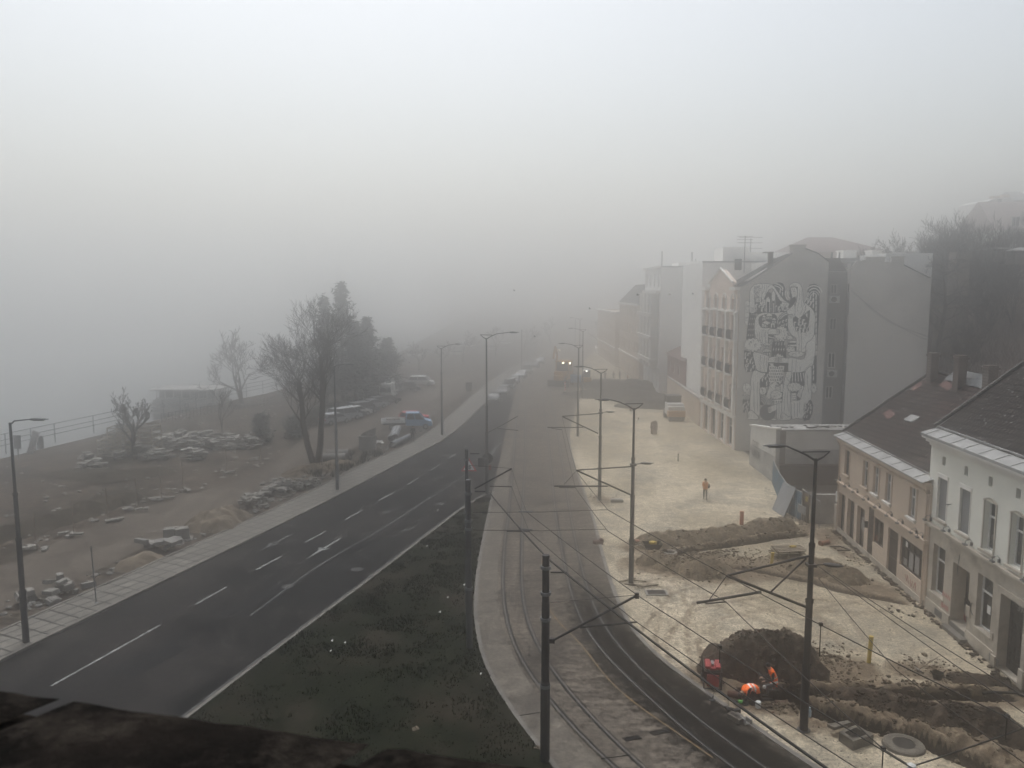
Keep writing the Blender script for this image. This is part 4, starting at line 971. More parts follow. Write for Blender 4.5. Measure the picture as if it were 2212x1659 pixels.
    for p in([(700,240),(690,330),(650,430)],[(735,250),(740,340),(700,450)],[(800,250),(760,300)]): stroke(p,7,sm=True)
    fill([(395,800),(395,520),(405,360),(470,265),(560,228),(640,232),(640,330),(505,420),(500,620),(500,690),(505,800)],'c',True,9)
    for x in(425,445,465,482): stroke([(x,700),(x,800)],6)
    fill([(490,350),(640,310),(640,500),(600,505),(520,440),(485,400)],'c',line=8); arcs(520,392,(32,16),0,6.2,7,'d'); arcs(640,390,(40,62,84),1.8,3.6,7,'d')
    for k in range(5): stroke([(480+26*k,345-10*k),(500+26*k,275-4*k)],12)
    for k in range(4): stroke([(500+24*k,440+14*k),(545+22*k,400+10*k)],6)
    fill([(500,500),(640,500),(640,600),(500,600)],'d'); 
    for k in range(4): fill([(515+30*k,505),(535+30*k,505),(533+30*k,600),(515+30*k,600)],'c')
    # ---- middle left robe with dome city
    fill([(520,900),(590,830),(720,805),(900,812),(1060,790),(1175,788),(1175,860),(1090,900),(960,1100),(960,1290),(780,1290),(765,1440),(640,1430),(600,1390),(510,1290),(490,1120),(500,980)],'c',True,9)
    dp=[(585,900),(680,850),(800,830),(930,860),(945,1000),(940,1120),(800,1120),(640,1110),(580,1020)]
    fill(dp,'d',True)
    for cx,cy,r in((790,880,62),(685,905,40),(885,960,42)):
        fill([(cx-r,cy),(cx-r*.8,cy-r*.75),(cx,cy-r*1.15),(cx+r*.8,cy-r*.75),(cx+r,cy)],'c',line=8); fill([(cx-r*.9,cy+12),(cx+r*.9,cy+12),(cx+r*.9,cy+60),(cx-r*.9,cy+60)],'c'); 
        for k in range(3): fill([(cx-r*.6+k*r*.5,cy+16),(cx-r*.35+k*r*.5,cy+16),(cx-r*.35+k*r*.5,cy+60),(cx-r*.6+k*r*.5,cy+60)],'d')
    fill([(640,1010),(720,965),(820,1010),(750,1060)],'c',line=8); fill([(640,1020),(750,1070),(750,1110),(640,1100)],'c',line=6); fill([(820,1020),(900,1020),(900,1110),(820,1110)],'c',line=6); fill([(845,1110),(845,1060),(862,1040),(880,1060),(880,1110)],'d')
    for k in range(5): fill([(660+34*k,1060),(672+34*k,1060),(672+34*k,1108),(660+34*k,1108)],'d')
    arcs(1190,1080,(170,200,232,262),1.55,3.14,15,'d',1.15); 
    fill([(975,960),(1150,860),(1170,1080),(1160,1300),(980,1100)],'d'); city(1000,930,1150,1080,6,38,5)
    for p in([(650,1150),(640,1260),(655,1400)],[(720,1160),(715,1280),(722,1420)],[(600,1200),(590,1290),(605,1370)],[(680,1140),(690,1300)],[(540,1200),(560,1300)],[(900,820),(880,870)]): stroke(p,7,sm=True)
    cloud(1030,1230,125,140,13)
    fill([(770,1160),(860,1130),(990,1150),(1000,1170),(990,1215),(980,1250),(870,1240),(770,1240)],'c',True,9)
    for y in(1165,1190,1215): stroke([(925,y),(995,y-4+ (y-1165)*.1)],8)
    fill([(765,1250),(880,1250),(900,1400),(880,1500),(765,1420)],'d'); 
    for k in range(4): fill([(790+22*k,1340),(802+22*k,1340),(802+22*k,1450),(790+22*k,1450)],'c')
    fill([(770,1280),(890,1310),(885,1330),(770,1300)],'c')
    # ---- lower middle dark panel
    fill([(860,1390),(1090,1380),(1130,1560),(1130,1760),(1090,1760),(830,1700),(840,1500)],'d'); bolts(920,1440,4,1,58,0,38); bolts(870,1555,5,1,52,0,40)
    fill([(880,1700),(900,1660),(925,1690),(945,1640),(970,1625),(990,1655),(1015,1640),(1030,1680),(1060,1665),(1085,1720)],'c')
    cloud(460,1455,165,125,14); 
    cpl=[(280,1560),(480,1600),(500,1900),(520,1980),(330,2010),(285,1900)]; fill(cpl,'d'); city(300,1590,480,1960,16,38,8)
    for cy,r in((1470,72),(1600,85)):
        fill([(740-r,cy),(740-r*.8,cy-r*.6),(740,cy-r*.85),(740+r*.8,cy-r*.6),(740+r,cy)],'c',line=8); 
        for k in(-1,0,1): stroke([(740+k*r*.4,cy-r*.75),(740+k*r*.6,cy)],6)
        fill([(740-r*.8,cy+6),(740+r*.8,cy+6),(740+r*.8,cy+70),(740-r*.8,cy+70)],'d'); 
        for k in range(4): fill([(740-r*.7+k*r*.4,cy+14),(740-r*.5+k*r*.4,cy+14),(740-r*.5+k*r*.4,cy+66),(740-r*.7+k*r*.4,cy+66)],'c')
    # ---- woman
    fill([(1195,590),(1215,530),(1260,505),(1310,490),(1330,560),(1290,620),(1230,690),(1180,720),(1165,690),(1190,640)],'d')
    fill([(1205,310),(1190,360),(1205,430),(1190,480),(1230,530),(1250,480),(1220,400)],'d')
    fill([(1220,300),(1360,290),(1370,480),(1310,490),(1255,512),(1240,485),(1245,462),(1232,452),(1240,430),(1222,420),(1228,380)],'c',line=8)
    fill([(1195,300),(1215,240),(1270,207),(1340,203),(1400,228),(1445,300),(1462,420),(1480,610),(1600,690),(1500,800),(1440,890),(1380,925),(1310,890),(1290,800),(1320,640),(1345,520),(1355,330),(1290,290),(1230,290)],'c',True,9)
    for x in(1245,1270,1295,1320): stroke([(x,288),(x+6,240)],6)
    fill([(1320,290),(1360,290),(1352,360)],'d'); stroke([(1245,345),(1275,332),(1305,345)],9,sm=True); fill([(1262,378),(1290,362),(1318,376),(1290,396)],'d'); fill([(1276,379),(1290,370),(1302,379),(1290,388)],'c')
    for p in([(1400,330),(1395,480),(1380,640)],[(1430,360),(1432,500),(1440,700)],[(1375,640),(1350,720),(1370,800)],[(1470,640),(1450,760),(1400,850)]): stroke(p,6,sm=True)
    body=[(1135,780),(1200,720),(1290,640),(1310,780),(1300,860),(1380,925),(1470,850),(1520,700),(1480,600),(1600,680),(1690,790),(1712,900),(1700,1120),(1680,1290),(1560,1440),(1545,1560),(1500,1600),(1440,1610),(1330,1610),(1330,1340),(1250,1270),(1190,1190),(1160,1080),(1160,850)]
    fill(body,'c',True,9)
    bag=[(1265,930),(1310,870),(1380,930),(1480,850),(1540,800),(1600,750),(1610,800),(1590,1000),(1560,1120),(1480,1190),(1400,1190),(1310,1130),(1280,1020)]
    fill(bag,'d'); city(1300,930,1560,1130,11,50,12,bag); fill([(1510,850),(1560,800),(1560,930),(1545,900)],'c',line=5)
    for k in range(4): stroke([(1180+22*k,850),(1182+22*k,930)],7)
    stroke([(1160,850),(1265,850),(1270,1000),(1310,1120),(1340,1190)],9,sm=True)
    for p in([(1350,1200),(1390,1330),(1380,1600)],[(1430,1220),(1440,1400),(1430,1600)],[(1560,1130),(1620,1060)],[(1490,1190),(1530,1230),(1520,1280)],[(1540,1450),(1480,1540)],[(1680,1280),(1640,1340)]): stroke(p,7,sm=True)
    fill([(1160,1370),(1335,1370),(1335,1600),(1300,1600),(1300,1500),(1180,1500)],'d')
    for y in(1395,1468): fill([(1160,y-22),(1335,y-22),(1335,y+22),(1160,y+22)],'c',line=7); arcs(1180,y,(18,),0,6.28,8,'d')
    cloud(1220,1550,85,60,9); cloud(1330,1640,150,55,12); cloud(1200,1310,60,40,7)
    fill([(1530,1440),(1640,1340),(1710,1240),(1722,1420),(1700,1700),(1640,1900),(1500,1990),(1180,2000),(1170,1720),(1450,1745),(1520,1640)],'c',True,9)
    for p in([(1540,1560),(1500,1680)],[(1250,1740),(1240,1990)],[(1330,1750),(1320,1990)],[(1420,1900),(1400,1990)],[(1700,1690),(1620,1760)],[(1640,1820),(1560,1900),(1480,1990)]): stroke(p,7,sm=True)
    # handshake
    fill([(465,1610),(560,1610),(700,1650),(800,1700),(780,1800),(750,1990),(720,2010),(600,1990),(530,1940),(490,1800)],'c',True,9)
    fill([(775,1712),(860,1690),(970,1700),(1170,1720),(1170,1820),(975,1815),(765,1808)],'c',line=9)
    for y in(1728,1748,1768,1788): stroke([(895,y),(1045,y)],7)
    stroke([(972,1705),(972,1812)],8)
    for p in([(620,1660),(600,1800),(610,1990)],[(700,1680),(680,1840),(690,1990)],[(740,1700),(730,1900)]): stroke(p,7,sm=True)
    # rain panel
    rp_=[(765,1820),(1175,1822),(1160,1990),(1090,2010),(1060,2250),(980,2260),(960,2200),(780,2260),(740,2010)]
    fill([(765,1815),(1175,1820),(1165,1990),(1060,2010),(1060,2300),(600,2300),(600,2020),(740,2010)],'d')
    fill([(790,1825),(870,1825),(880,1880),(960,1900),(1000,1870),(1090,1880),(1060,2180),(1000,2240),(960,2200),(870,2250),(790,2260),(775,2100)],'c'); drops([(780,1830),(1080,1850),(1060,2200),(960,2220),(790,2260)],800,1070,1860,2250,44,60,14)
    city(630,2050,760,2250,6,40,15); city(950,2060,1060,2180,3,36,16)
    fill([(870,2220),(910,2180),(950,2230),(1000,2260),(1060,2230),(1065,2420),(820,2420),(740,2400),(790,2260)],'c',line=8)
    # legs
    fill([(430,2080),(470,1985),(530,1965),(620,2010),(710,2020),(690,2080),(610,2160),(600,2400),(600,2700),(595,2880),(520,2850),(400,2780),(410,2400),(415,2200)],'c',True,9)
    for p in([(470,2200),(480,2400),(470,2700)],[(560,2200),(545,2450),(560,2800)],[(500,2500),(490,2800)]): stroke(p,7,sm=True)
    cloud(335,2320,82,95,10); 
    fill([(250,2460),(410,2440),(405,2560),(260,2560)],'d'); arcs(400,2570,(150,118,84,50),1.57,3.0,16)
    lp=[(250,2560),(400,2560),(400,2760),(370,2800),(270,2820)]; fill(lp,'d'); city(270,2590,390,2780,8,40,19)
    rb=[(600,2480),(700,2400),(1060,2400),(1040,2620),(940,2640),(750,2680),(600,2660)]; fill(rb,'d')
    arcs(600,2680,(90,125,160,190),0.0,1.4,16,'c',1.25); arcs(930,2680,(90,125,160),1.7,3.14,14,'c',1.1); fill([(720,2480),(790,2300),(850,2440),(790,2560)],'c',line=7); stroke([(755,2330),(790,2270),(840,2330)],8)
    cloud(660,2380,70,75,9)
    fill([(910,2270),(1015,2270),(1020,2420),(905,2420)],'c',line=8); 
    for y in(2310,2345,2380): stroke([(905,y),(960,y+14),(1018,y)],7,sm=True)
    arcs(962,2275,(45,24),0,6.28,7,'d',.45); cloud(930,2460,110,85,11)
    fill([(860,2560),(1040,2540),(1040,2620),(880,2650)],'c',line=6); drops([(860,2540),(1040,2530),(1040,2640),(880,2650)],880,1040,2600,2620,48,60,14)
    # sphere and hand
    fill([(755+152*math.cos(2*PI*i/36),2812+158*math.sin(2*PI*i/36)) for i in range(36)],'g',line=8)
    fill([(745,2720),(830,2680),(935,2640),(945,2760),(870,2790),(800,2830),(765,2820)],'c',line=9)
    for k in range(4): stroke([(752+k*6,2738+k*22),(822+k*6,2712+k*20)],8)
    fill([(940,2640),(1040,2620),(1050,2960),(960,2960),(930,2900)],'c',line=9); stroke([(985,2640),(985,2800),(965,2940)],7,sm=True)
    # right leg, robe train
    fill([(1110,2080),(1140,1995),(1235,2000),(1235,2080),(1200,2200),(1205,2400),(1225,2700),(1225,2950),(1140,2900),(1040,2800),(1055,2500),(1075,2250)],'c',True,9)
    for p in([(1120,2400),(1090,2600),(1100,2800)],[(1170,2350),(1150,2550),(1180,2800)],[(1140,2100),(1190,2200)]): stroke(p,7,sm=True)
    st_=[(1240,2010),(1490,2000),(1500,2240),(1480,2320),(1420,2560),(1230,2580),(1210,2200)]; fill(st_,'d')
    for k in range(5): stroke([(1260+52*k,2015),(1250+62*k,2190)],20,'c')
    for k in range(5): stroke([(1440+12*k,2270+6*k),(1345+18*k,2480+14*k)],15,'c')
    fill([(1230,2420),(1330,2420),(1340,2580),(1225,2590)],'c',line=7)
    for y in(2460,2500,2540): stroke([(1228,y),(1285,y+14),(1336,y)],8,sm=True)
    cloud(1290,2300,135,85,12)
    fill([(1505,2010),(1620,1880),(1640,2000),(1635,2300),(1620,2560),(1540,2700),(1520,2790),(1490,2860),(1440,2940),(1340,2930),(1240,2930),(1215,2600),(1400,2560),(1440,2420),(1490,2280)],'c',True,9)
    for p in([(1560,2050),(1560,2250),(1590,2450)],[(1230,2640),(1240,2900)],[(1290,2620),(1300,2900)],[(1360,2620),(1350,2900)],[(1400,2590),(1400,2810),(1440,2820)],[(1490,2620),(1480,2760)]): stroke(p,7,sm=True)
    cloud(1685,2330,55,90,9); rc=[(1590,2560),(1640,2580),(1670,2680),(1650,2850),(1590,2960),(1480,2980),(1460,2900),(1520,2800),(1540,2650)]; fill(rc,'d'); city(1490,2590,1640,2900,12,36,25)
    # feet
    fill([(345,2830),(395,2770),(430,2765),(500,2820),(545,2870),(570,2910),(550,2950),(345,2950),(350,2900)],'c',True,9)
    for y in(2840,2865,2890,2918): stroke([(345,y),(388,y)],8)
    fill([(1020,2850),(1060,2820),(1120,2850),(1160,2890),(1220,2900),(1215,2950),(1170,2965),(1010,2965),(1015,2900)],'c',True,9)
    for y in(2860,2885,2910,2938): stroke([(1018,y),(1060,y)],8)
    cloud(880,2950,45,28,7); cloud(620,2930,35,25,6)
    o=mb.build('mural',[mc,md,mg],par); o['label']='black and white painted figures with wings, robes and clouds'
    return o
mural(APT)
# ================================================================ garden walls, far buildings, hill houses
def wall_on(name,P,s0,s1,z0,z1,th,m,par=None,**k):
    mb=MB(); P.boxp(mb,s0,s1,z0,z1,-th,0); return mb.build(name,m,par,**k)
# white yard wall running from the apartment block towards the cream house, then its return
WA=G(*ZG(55,690)); WB=G(*ZG(390,945))
PW=Plane(WA,WB)
y0=PW.of(*ZG(60,215))[1]
par=empty('yard_wall',PW.p(PW.L/2,0),'tall white yard wall with graffiti between the mural block and the blue hoarding','wall')
zt=PW.of(*ZG(420,225))[1]; zt0=PW.of(*ZG(95,190))[1]; L_=PW.L
mb=MB(); mb.extr([(0,0),(L_,0),(L_,zt),(0,zt0)],PW.A,PW.u,(0,0,1),PW.n,-.35); mb.build('wall_face',M['offwhite'],par); mb=MB(); mb.extr([(-.1,zt0),(L_+.1,zt),(L_+.1,zt+.14),(-.1,zt0+.14)],PW.A+PW.n*.1,PW.u,(0,0,1),PW.n,-.55); mb.build('coping',M['trim'],par)
mb=MB(); mb.extr([(.3,zt0*.55),(L_,zt*.5),(L_,zt),(.3,zt0)],PW.A,PW.u,(0,0,1),PW.n,.012); mb.build('white_panel',mat('yard_wall_paint',(.58,.565,.52),.92,(.5,.485,.45),.8,6),par)
s,z=PW.of(*ZG(100,430)); textobj('graffiti','COST',PW,s,z,.8,M['blackpaint'],par,.02); textobj('graffiti','UKER',PW,s+.1,z-.95,1.0,M['blackpaint'],par,.02)
scribble(PW,par,[[(s-.1,z-3.2),(s+.2,z-2),(s+.5,z-3.3)],[(s+.7,z-2),(s+.8,z-3.3)],[(s+1.1,z-2.1),(s+1.1,z-3.4),(s+1.5,z-3.3)]],.03,M['blackpaint'])
# shed / firewall behind the yard
z_=4.9
BA=PW.p(PW.L,0); BBx=24.5+PY.L*0
q0=aty(*ZG(440,240),WB.y); q1=aty(*ZG(1200,220),WB.y)
PS=Plane((q0.x+.1,WB.y+.3),(q1.x+6,WB.y+.3))
par=empty('outbuilding',PS.p(4,0),'windowless outbuilding with stained white wall and sheet roof behind the blue hoarding','outbuilding')
zs=q0.z; mb=MB(); PS.boxp(mb,0,PS.L,1.6,zs,-2.3,0); mb.build('wall',M['offwhite'],par)
mb=MB(); PS.boxp(mb,.1,PS.L,zs-1.75,zs-.12,0,.012); mb.build('render_band',M['wallgrey'],par)
mb=MB(); PS.boxp(mb,0,PS.L,0,1.7,-.0,.9); mb.build('earth_base',M['rubbleearth'],par)
mb=MB(); PS.boxp(mb,0,.7,1.5,zs-.1,.0,.05); mb.build('brick_edge',M['brick'],par)
mb=MB(); n=60
for k in range(n):
    a,b=PS.L*k/n,PS.L*(k+1)/n; za=zs+.02+(.07 if k%2 else 0); zb=zs+.02+(0 if k%2 else .07)
    mb.quad(PS.p(a,za,.25),PS.p(b,zb,.25),PS.p(b,zb+.05,-2.4),PS.p(a,za+.05,-2.4))
mb.build('corrugated_roof',M['offwhite'],par)
mb=MB(); rr=random.Random(2)
for k in range(30): mb.blob(PS.p(rr.uniform(0,PS.L*.8),zs+.18,rr.uniform(-1.4,-.2)),(rr.uniform(.1,.35),.12,.06),.3,k)
mb.build('roof_litter',M['darksoil_pitshade'],par)
# low wall in the gap + earth mound
mb=MB(); rr=random.Random(4)
p=aty(*ZG(1060,1170),57.5); 
mb.bx(21.9,29,56.9,57.2,0,2.2); mb.build('low_wall',M['offwhite'],label='low grey wall in the gap beside the cream house',category='wall')
# blue hoarding
par=empty('hoarding',G(*ZG(480,1160)),'blue corrugated site hoarding between the white yard wall and the cream house','hoarding')
M['bluesheet']=mat('blue_sheet_metal',(.10,.20,.29),.6,(.06,.12,.17),1.4,7,c3=(.12,.13,.13),s3=.9)
hp=[G(*ZG(392,945)),G(*ZG(400,1080)),G(*ZG(470,1230)),G(*ZG(620,1385)),G(*ZG(740,1430))]
hp=[WB+Vector((-.15,0,0)),G(*ZG(440,1130)),G(*ZG(560,1330)),G(*ZG(745,1432))]
for i in range(len(hp)-1):
    a,b=hp[i],hp[i+1]; Q=Plane(a,b); mb=MB(); n=int(Q.L/.16)
    for k in range(n):
        u,v=Q.L*k/n,Q.L*(k+1)/n; o0,o1=(.0,.05) if k%2 else (.05,.0)
        mb.quad(Q.p(u,0,o0),Q.p(v,0,o1),Q.p(v,2.1,o1),Q.p(u,2.1,o0))
    mb.build('panel',M['bluesheet'],par)
    r=MB(); r.tube([Q.p(0,2.12),Q.p(Q.L,2.12)],.035,5); r.tube([Q.p(0,0),Q.p(0,2.15)],.04,5); r.build('rail',M['gutter'],par)
# leaning steel formwork panel
a=G(*ZG(455,1285)); b=G(*ZG(615,1388)); d=(b-a).normalized(); n_=Vector((d.y,-d.x,0)); up=(Vector((0,0,1))*.93-n_*.36+Vector((0,0,0))).normalized()
a+=n_*.55; b+=n_*.55; mb=MB(); Lp=(b-a).length; hh=2.35
mb.extr([(0,0),(Lp,0),(Lp,hh),(0,hh)],a,d,up,d.cross(up),.05)
pn=mb.build('panel_sheet',mat('grey_panel',(.25,.26,.27),.7,(.2,.2,.2),1,4))
tag(pn,'grey gridded steel panel leaning against the blue hoarding','panel')
mb=MB(); w=d.cross(up)*-.01
for k in range(4): mb.tube([a+d*Lp*k/3+w,a+d*Lp*k/3+up*hh+w],.03,4)
for k in(0,1,2): mb.tube([a+up*hh*k/2+w,a+d*Lp+up*hh*k/2+w],.03,4)
mb.build('ribs',M['fan'],pn)
# brown sheet fence with yellow notice + barrier board
Q=Plane(G(*ZG(750,1430)),G(*ZG(920,1510))); par=empty('sheet_fence',Q.p(1,0),'rusty brown sheet fence carrying a yellow lettered notice','fence')
mb=MB(); Q.boxp(mb,0,Q.L*.55,0.0,2.3,-.05,0); mb.build('sheet',M['rubbleearth'],par)
mb=MB(); mb.tube([Q.p(0,0,.05),Q.p(0,2.4,.05),Q.p(Q.L*1.4,2.0,.05),Q.p(Q.L*1.4,0,.05)],.03,5); mb.build('fence_frame',M['gutter'],par)
mb=MB(); Q.boxp(mb,.35,.85,1.35,2.15,.02,.05); nb=mb.build('notice_board',mat('brown_board',(.16,.10,.07),.8),par)
mb=MB(); ym=mat('yellow_lettering',(.6,.5,.05),.7)
for k in range(3): Q.boxp(mb,.5,.72,1.6+k*.14,1.66+k*.14,.052,.06)
Q.boxp(mb,.5,.54,1.6,1.95,.061,.065); Q.boxp(mb,.68,.72,1.6,1.95,.061,.065); mb.build('lettering',ym,nb)
b_=MB(); Q2=Plane(G(*ZG(785,1440)),G(*ZG(890,1500))); Q2.boxp(b_,0,Q2.L,.75,1.35,.5,.54); bo=b_.build('board_panel',M['gutter']); tag(bo,'white barrier board on legs before the brown sheet fence','barrier')
b_=MB()
for s in(.05,Q2.L-.05): b_.tube([Q2.p(s,0,.4),Q2.p(s,1.4,.52),Q2.p(s,0,.75)],.025,5)
b_.build('leg',M['gutter'],bo)
# meter cupboards by the cream house corner
mb=MB(); c=PY.p(-.35,0,-.2); mb.box(c+Vector((0,0,1.0)),(.5,.55,1.6)); mb.box(c+Vector((0,0,.1)),(.4,.45,.2)); mb.build('meter_cupboard',M['beigebase'],label='tall grey meter cupboard beside the cream house drainpipe',category='cupboard',bevel=.02)
mb=MB(); mb.box(c+Vector((0,0,2.35)),(.4,.5,.75)); mb.box(c+Vector((0,.25,2.35)),(.1,.1,.5)); mb.build('junction_cupboard',M['ac'],label='small pale cupboard above the tall meter cupboard',category='cupboard',bevel=.02)
# white boundary wall beyond the peach front, towards the red house
C0=G(*Z3(1385,1235)); C1=G(*Z3(1650,1465)); P2=Plane(C0,C1)
par=empty('boundary_wall',P2.p(P2.L/2,0),'cream boundary wall between the peach front and the red roofed house','wall')
zt=P2.of(*Z3(1600,1200))[1]; mb=MB(); P2.boxp(mb,0,P2.L,0,zt,-.3,0); mb.build('wall_face',M['cream'],par); mb=MB(); P2.boxp(mb,0,P2.L,zt,zt+.15,-.4,.08); mb.build('coping',M['offwhite'],par)
# red roofed house
Q=Plane((24.6,126),(24.4,112)); par=empty('red_roof_house',(29,119,0),'low red roofed house with a terracotta front beyond the peach front','house')
M['terra']=mat('terracotta_render',(.26,.15,.13),.9,(.2,.12,.10),.5,5)
mb=MB(); ops=[(1.2,2.4,.2,3.2),(4,6.6,.1,3.4),(8.5,11,.1,3.4),(1.5,2.5,4.6,6),(5,6,4.6,6),(9,10,4.6,6)]
wallopen(mb,Q,0,Q.L,0,7.2,ops,.2)
for s in(0,Q.L): mb.add([Q.p(s,0),Q.p(s,0,-9),Q.p(s,7.2,-9),Q.p(s,9.6,-4.5),Q.p(s,7.2)],[(0,1,2,3,4)])
mb.build('wall',M['terra'],par)
for o in ops: window(Q,par,o,.15,'mid',fm=M['brown'] if o[2]<1 else M['frame'])
mb=MB(); mb.quad(Q.p(-.3,7.1,.4),Q.p(Q.L+.3,7.1,.4),Q.p(Q.L-2,9.9,-4.5),Q.p(2,9.9,-4.5)); mb.quad(Q.p(-.3,7.1,-9.4),Q.p(Q.L+.3,7.1,-9.4),Q.p(Q.L-2,9.9,-4.5),Q.p(2,9.9,-4.5)); mb.add([Q.p(Q.L+.3,7.1,.4),Q.p(Q.L+.3,7.1,-9.4),Q.p(Q.L-2,9.9,-4.5)],[(0,1,2)]); mb.add([Q.p(-.3,7.1,.4),Q.p(-.3,7.1,-9.4),Q.p(2,9.9,-4.5)],[(0,1,2)])
rf=mb.build('roof',M['redroof'],par); mb=MB(); mb.box(Q.p(6,10,-6.5),(.8,1.4,2.2)); mb.build('chimney',M['brick'],rf)
# white tall block
def block(name,label,cat,x0,x1,y0,y1,h,m,roofm,parapet=.5,floors=0,wx=0,z0=0):
    par=empty(name,((x0+x1)/2,(y0+y1)/2,z0),label,cat)
    P=Plane((x0,y1),(x0,y0)); ops=[]
    if floors:
        n=max(2,int(P.L/wx)); fh=(h-4.2)/(floors-1) if floors>1 else h
        for f in range(floors):
            zb=.6 if f==0 else 4.2+(f-1)*fh+.9
            for k in range(n):
                c=P.L*(k+.5)/n; ops.append((c-.6,c+.6,z0+zb,z0+zb+min(2.3,fh*.6)))
    mb=MB(); wallopen(mb,P,0,P.L,z0,z0+h,ops,.25)
    mb.quad((x0,y0,z0),(x1,y0,z0),(x1,y0,z0+h),(x0,y0,z0+h)); mb.quad((x1,y0,z0),(x1,y1,z0),(x1,y1,z0+h),(x1,y0,z0+h)); mb.quad((x0,y1,z0),(x1,y1,z0),(x1,y1,z0+h),(x0,y1,z0+h)); mb.quad((x0,y0,z0+h-.3),(x1,y0,z0+h-.3),(x1,y1,z0+h-.3),(x0,y1,z0+h-.3))
    mb.build('wall',m,par)
    for o in ops: window(P,par,o,.2,'mid',gm=M['glass2'])
    if floors:
        mb=MB(); P.boxp(mb,0,P.L,z0+h-.1,z0+h+.25,0,.5); P.boxp(mb,0,P.L,z0+4.0,z0+4.25,0,.25); mb.build('cornice',M['trim'],par)
    mb=MB(); mb.bx(x0-.02,x1+.02,y0-.08,y0+.25,z0+h,z0+h+parapet*.4); mb.build('parapet',M['gutter'],par)
    return par,P
y0=131.4; t=aty(*Z3(1405,143),y0); xr=aty(*Z3(1960,150),y0).x
par,P_=block('white_firewall_block','tall white block with a blank side wall behind the red roofed house','apartment block',24.3,xr+3,y0,147,t.z,M['white'],M['gutter'],.5,5,3.6)
mb=MB(); 
for a,b,h in((1470,1580,104),(1585,1660,95),(1860,1950,0)):
    p=aty(*Z3(a,h),y0+4); p2=aty(*Z3(b,h),y0+4); mb.bx(p.x,p2.x,y0+3,y0+8,t.z-1,p.z)
ph=mb.build('penthouse',M['white'],par)
mb=MB(); p=aty(*Z3(1605,15),y0+4); mb.tube([(p.x,y0+5,t.z),(p.x,y0+5,p.z)],.16,6); p=aty(*Z3(1636,70),y0+4); mb.tube([(p.x,y0+5,t.z),(p.x,y0+5,p.z)],.08,6); p=aty(*Z3(1345,10),y0+10); mb.tube([(p.x,y0+10,12),(p.x,y0+10,p.z)],.14,6); mb.build('antenna',M['gutter'],par)
# its bay front column, a little forward of the blank wall
mb=MB()
for k in range(4): mb.bx(23.1,24.3,133+k*3.5,135+k*3.5,4,16.5)
for z in(5.5,9.3,13.1): mb.bx(22.8,24.3,132.6,146,z-.5,z+.1)
mb.bx(23.6,24.3,131.7,146,16.5,17.0); mb.build('bay_front',M['wallgrey'],par)
# white building with dark window behind apartment
p=aty(*Z3(1880,0),104); p2=aty(*Z3(2068,30),104)
par,_=block('white_rear_building','white rear building with roof terrace behind the mural block','building',p.x-3,p2.x+22,104,116,p.z-1.6,M['white'],M['gutter'])
mb=MB(); q=aty(*Z3(1975,120),104); mb.bx(q.x-.45,q.x+.45,103.9,104.1,q.z-.7,q.z+.7); mb.build('window',M['glass'],par)
mb=MB(); p=aty(*Z3(1885,0),104); mb.bx(p.x-.4,p.x+3,104.5,109,p.z-2.5,p.z+.4); p=aty(*Z3(1955,30),104); mb.bx(p.x,p.x+10,104.6,108,p.z-1.8,p.z+.2); mb.build('penthouse',M['white'],par)
p=aty(*Z4(576,140),104); mb=MB(); mb.tube([(p.x,105,p.z-4),(p.x,105,aty(*Z4(576,95),104).z)],.06,5)
for k in range(3): mb.tube([(p.x-1.5,105,p.z+.9-.7*k),(p.x+1.5,105,p.z+.9-.7*k)],.04,4)
mb.build('antenna',M['gutter'],par)
# long white parapet building between (behind apartment right part)
p=aty(*Z4(1060,250),97); p2=aty(*Z4(1903,207),90.2); q=aty(*Z4(1690,225),90.2)
par=empty('white_side_block',(45,95,0),'white flat roofed block showing behind the right of the mural block','building')
mb=MB(); mb.bx(q.x-2,p2.x,90.2,97,8,p2.z); mb.build('wall',M['white'],par)
mb=MB(); mb.bx(p.x-6,q.x,97.4,105,5,p.z-.3); mb.build('rear_wall',M['white'],par)
mb=MB(); mb.bx(p.x-6,q.x+.3,97,97.3,p.z-.9,p.z+.1); mb.build('roof_edge',M['wallgrey2'],par)
for a,b,h in((1218,1314,188),(1430,1495,188),(1512,1545,212),(1600,1665,205),(1740,1765,192)):
    u=aty(*Z4(a,h),100); v=aty(*Z4(b,h),100); mb=MB(); mb.bx(u.x,v.x,99,101,u.z-2.2,u.z-.12); mb.bx(u.x-.15,v.x+.15,98.9,101.1,u.z-.12,u.z); mb.build('chimney',M['white'],par)
mb=MB()
for a in(1158,1215): u=aty(*Z4(a,202),100); mb.tube([(u.x,100,u.z-1.5),(u.x,100,u.z)],.12,6)
mb.build('vent_pipe',M['fan'],par)
# faint big roof beyond
p=aty(1810,505,150); par=empty('hipped_roof_building',(p.x,155,0),'large building with a broad hipped roof fading into the fog on the hill','building')
u=aty(1735,545,150); v=aty(1915,545,150); mb=MB(); mb.bx(u.x,v.x,150,170,5,u.z); mb.build('wall',M['cream'],par)
mb=MB(); a=[Vector((u.x-1,149,u.z)),Vector((v.x+1,149,u.z)),Vector((v.x+1,171,u.z)),Vector((u.x-1,171,u.z)),Vector((p.x-2,160,p.z)),Vector((p.x+3,160,p.z))]
mb.add(a,[(0,1,5,4),(1,2,5),(2,3,4,5),(3,0,4)]); mb.build('roof',M['redroof'],par)
